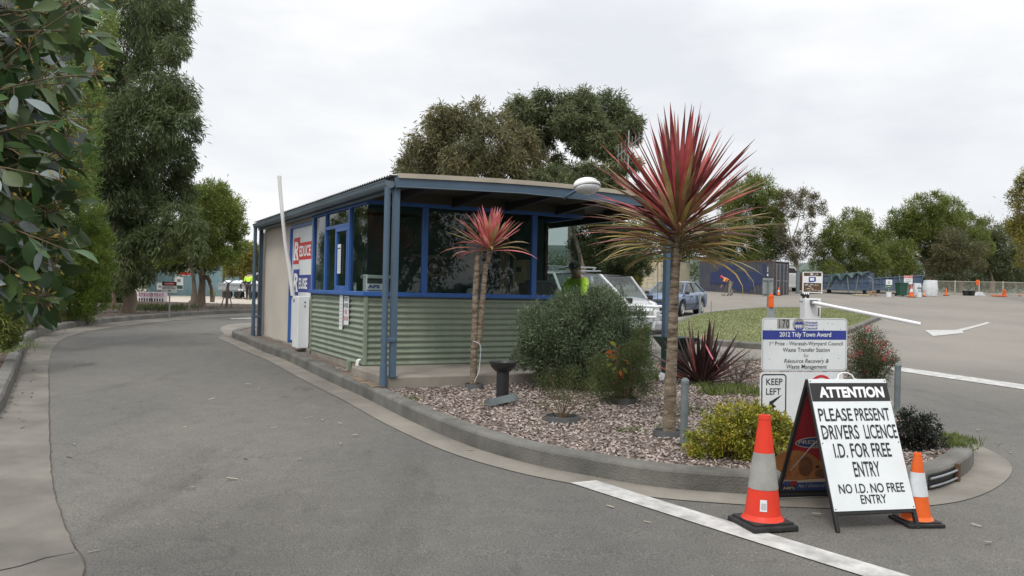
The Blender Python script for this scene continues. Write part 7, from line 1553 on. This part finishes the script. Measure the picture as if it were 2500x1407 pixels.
# trees across the road, behind the camera, that the windows mirror
for i, (x, y, h, r) in enumerate(((17, -8, 8.5, 3.4), (22, -2.5, 7.5, 3.0), (24, -14, 10, 4.0), (31, -5, 9, 3.5), (11, -15, 9, 3.8), (33, 3, 6.5, 2.8), (38, -2, 8, 3.2), (-2, -16, 9, 4.0), (28, 4.5, 4.2, 2.2))):
    rg = random.Random(200 + i); base = Vector((x, y, g(x, y))); o = empty('gum_tree', base, 0, 'dark gum mirrored in the kiosk windows', 'tree', 'gums mirrored in the kiosk windows')
    B = [((rg.gauss(0, r * .45), rg.gauss(0, r * .45), h * rg.uniform(.28, .9)), r * rg.uniform(.35, .5)) for _ in range(13)]; V, F = cloud(B, 9000, .34, .09, 200 + i, clumps=20, csize=.22, up=-.3); npmesh('crown', V, F, 'eucalypt', o)
    mb = MB(); stems(mb, Vector((0, 0, -.1)), B, .2, .06, seed=i, side=1); mb.build('trunk', 'bark', o)

# gum branch hanging into the left foreground: broad leaves on twigs, its trunk just outside the frame
rng = np.random.default_rng(77); rr7 = random.Random(77)
tb = Vector((-3.35, 2.9, g(-3.35, 2.9) + .12)); gt = empty('gum_sapling', tb, 0, 'foreground gum branch with broad dark leaves hanging in from the left', 'tree')
LV, LF, LM = [], [], []; wood = MB(); buds_V, buds_F = [], []; nb = 0; cnt = 0
def bigleaf(p, a, L_, W_, n, curl, mi):
    global cnt
    a = a.normalized(); s = a.cross(n).normalized(); u = s.cross(a)
    prof = [(0, .0), (.12, .22), (.28, .44), (.45, .5), (.62, .44), (.8, .27), (.93, .1), (1, .0)]; vs = []
    for t, w in prof:
        c = p + a * (L_ * t) - u * (curl * L_ * t * t); vs += [c - s * (W_ * w) + u * (W_ * w * .22), c, c + s * (W_ * w) + u * (W_ * w * .22)]
    LV.extend(vs); k = len(prof)
    for i in range(k - 1):
        LF.append((cnt + 3 * i, cnt + 3 * i + 1, cnt + 3 * i + 4, cnt + 3 * i + 3)); LF.append((cnt + 3 * i + 1, cnt + 3 * i + 2, cnt + 3 * i + 5, cnt + 3 * i + 4)); LM.extend([mi, mi])
    cnt += 3 * k
tips = []
def inreg(px, py): return px < 265 - max(0, (py - 120)) * .17 + 28 * sin(py * .025)
for _ in range(190):
    py = rr7.uniform(-70, 765); lim = 255 - max(0, py - 100) * .15; px = lim * (1 - rr7.random() ** 1.7) - 10; Y = rr7.uniform(2.6, 4.2); tips.append(at(px, py, Y))
for tp_ in tips:
    side_ = at(-330, (rr7.uniform(-150, 700)), rr7.uniform(2.3, 3.3)); st_ = tb.lerp(side_, .85); mid = st_.lerp(tp_, .55) + Vector((0, 0, rr7.uniform(.0, .22)))
    pts = [st_ * (1 - t) ** 2 + mid * 2 * t * (1 - t) + tp_ * t * t for t in np.linspace(0, 1, 10)]
    wood.tube(pts, [.0055 - .0042 * i / 9 for i in range(10)], 6)
    for i in range(3, 10):
        for _ in range(rr7.choice([2, 2, 3, 4])):
            q = pts[i].lerp(pts[i - 1], rr7.random()); d = (pts[i] - pts[i - 1]).normalized(); a = (d * .4 + Vector((rr7.gauss(.15, .7), rr7.gauss(0, .5), rr7.gauss(-.5, .55)))).normalized(); e = q + a * rr7.uniform(.015, .04)
            wood.tube([q, e], .0016, 4); n = Vector((rr7.gauss(0, .6), rr7.gauss(-.5, .6), rr7.gauss(.5, .6))).normalized()
            if abs(n.dot(a)) > .92: continue
            L_ = rr7.uniform(.045, .105); bigleaf(e, a, L_, L_ * rr7.uniform(.36, .66), n, rr7.uniform(-.2, .45), 1 if rr7.random() < .15 else 0)
    if rr7.random() < .45:
        for _ in range(7):
            d = Vector((rr7.gauss(.2, .5), rr7.gauss(0, .5), rr7.gauss(.5, .5))).normalized(); wood.tube([tp_, tp_ + d * .03], .0014, 4)
            bigleaf(tp_ + d * .025, d, .022, .007, Vector((d.z, d.x, -d.y + .1)).normalized(), 0, 2)
wl = [Vector(p) - tb for p in LV]; me = bpy.data.meshes.new('leaves'); me.from_pydata(wl, [], LF)
for m in ('gumleaf', 'gumpale', 'budyellow'): me.materials.append(MT[m])
me.polygons.foreach_set('material_index', LM); me.polygons.foreach_set('use_smooth', [True] * len(LF)); me.update(); o = bpy.data.objects.new('leaves', me); COL.objects.link(o); o.parent = gt
wood.tube([tb, tb + Vector((.1, .05, 1.0)), tb + Vector((.05, .1, 2.4))], [.06, .05, .03], 10)
for i in range(8): wood.tube([tb + Vector((.08, .06, .5 + i * .24)), at(-300, 690 - i * 110, 2.8)], [.018, .008], 6)
w_ = wood; w_.v = [tuple(Vector(p) - tb) for p in w_.v]; w_.build('branches', 'twig', gt)
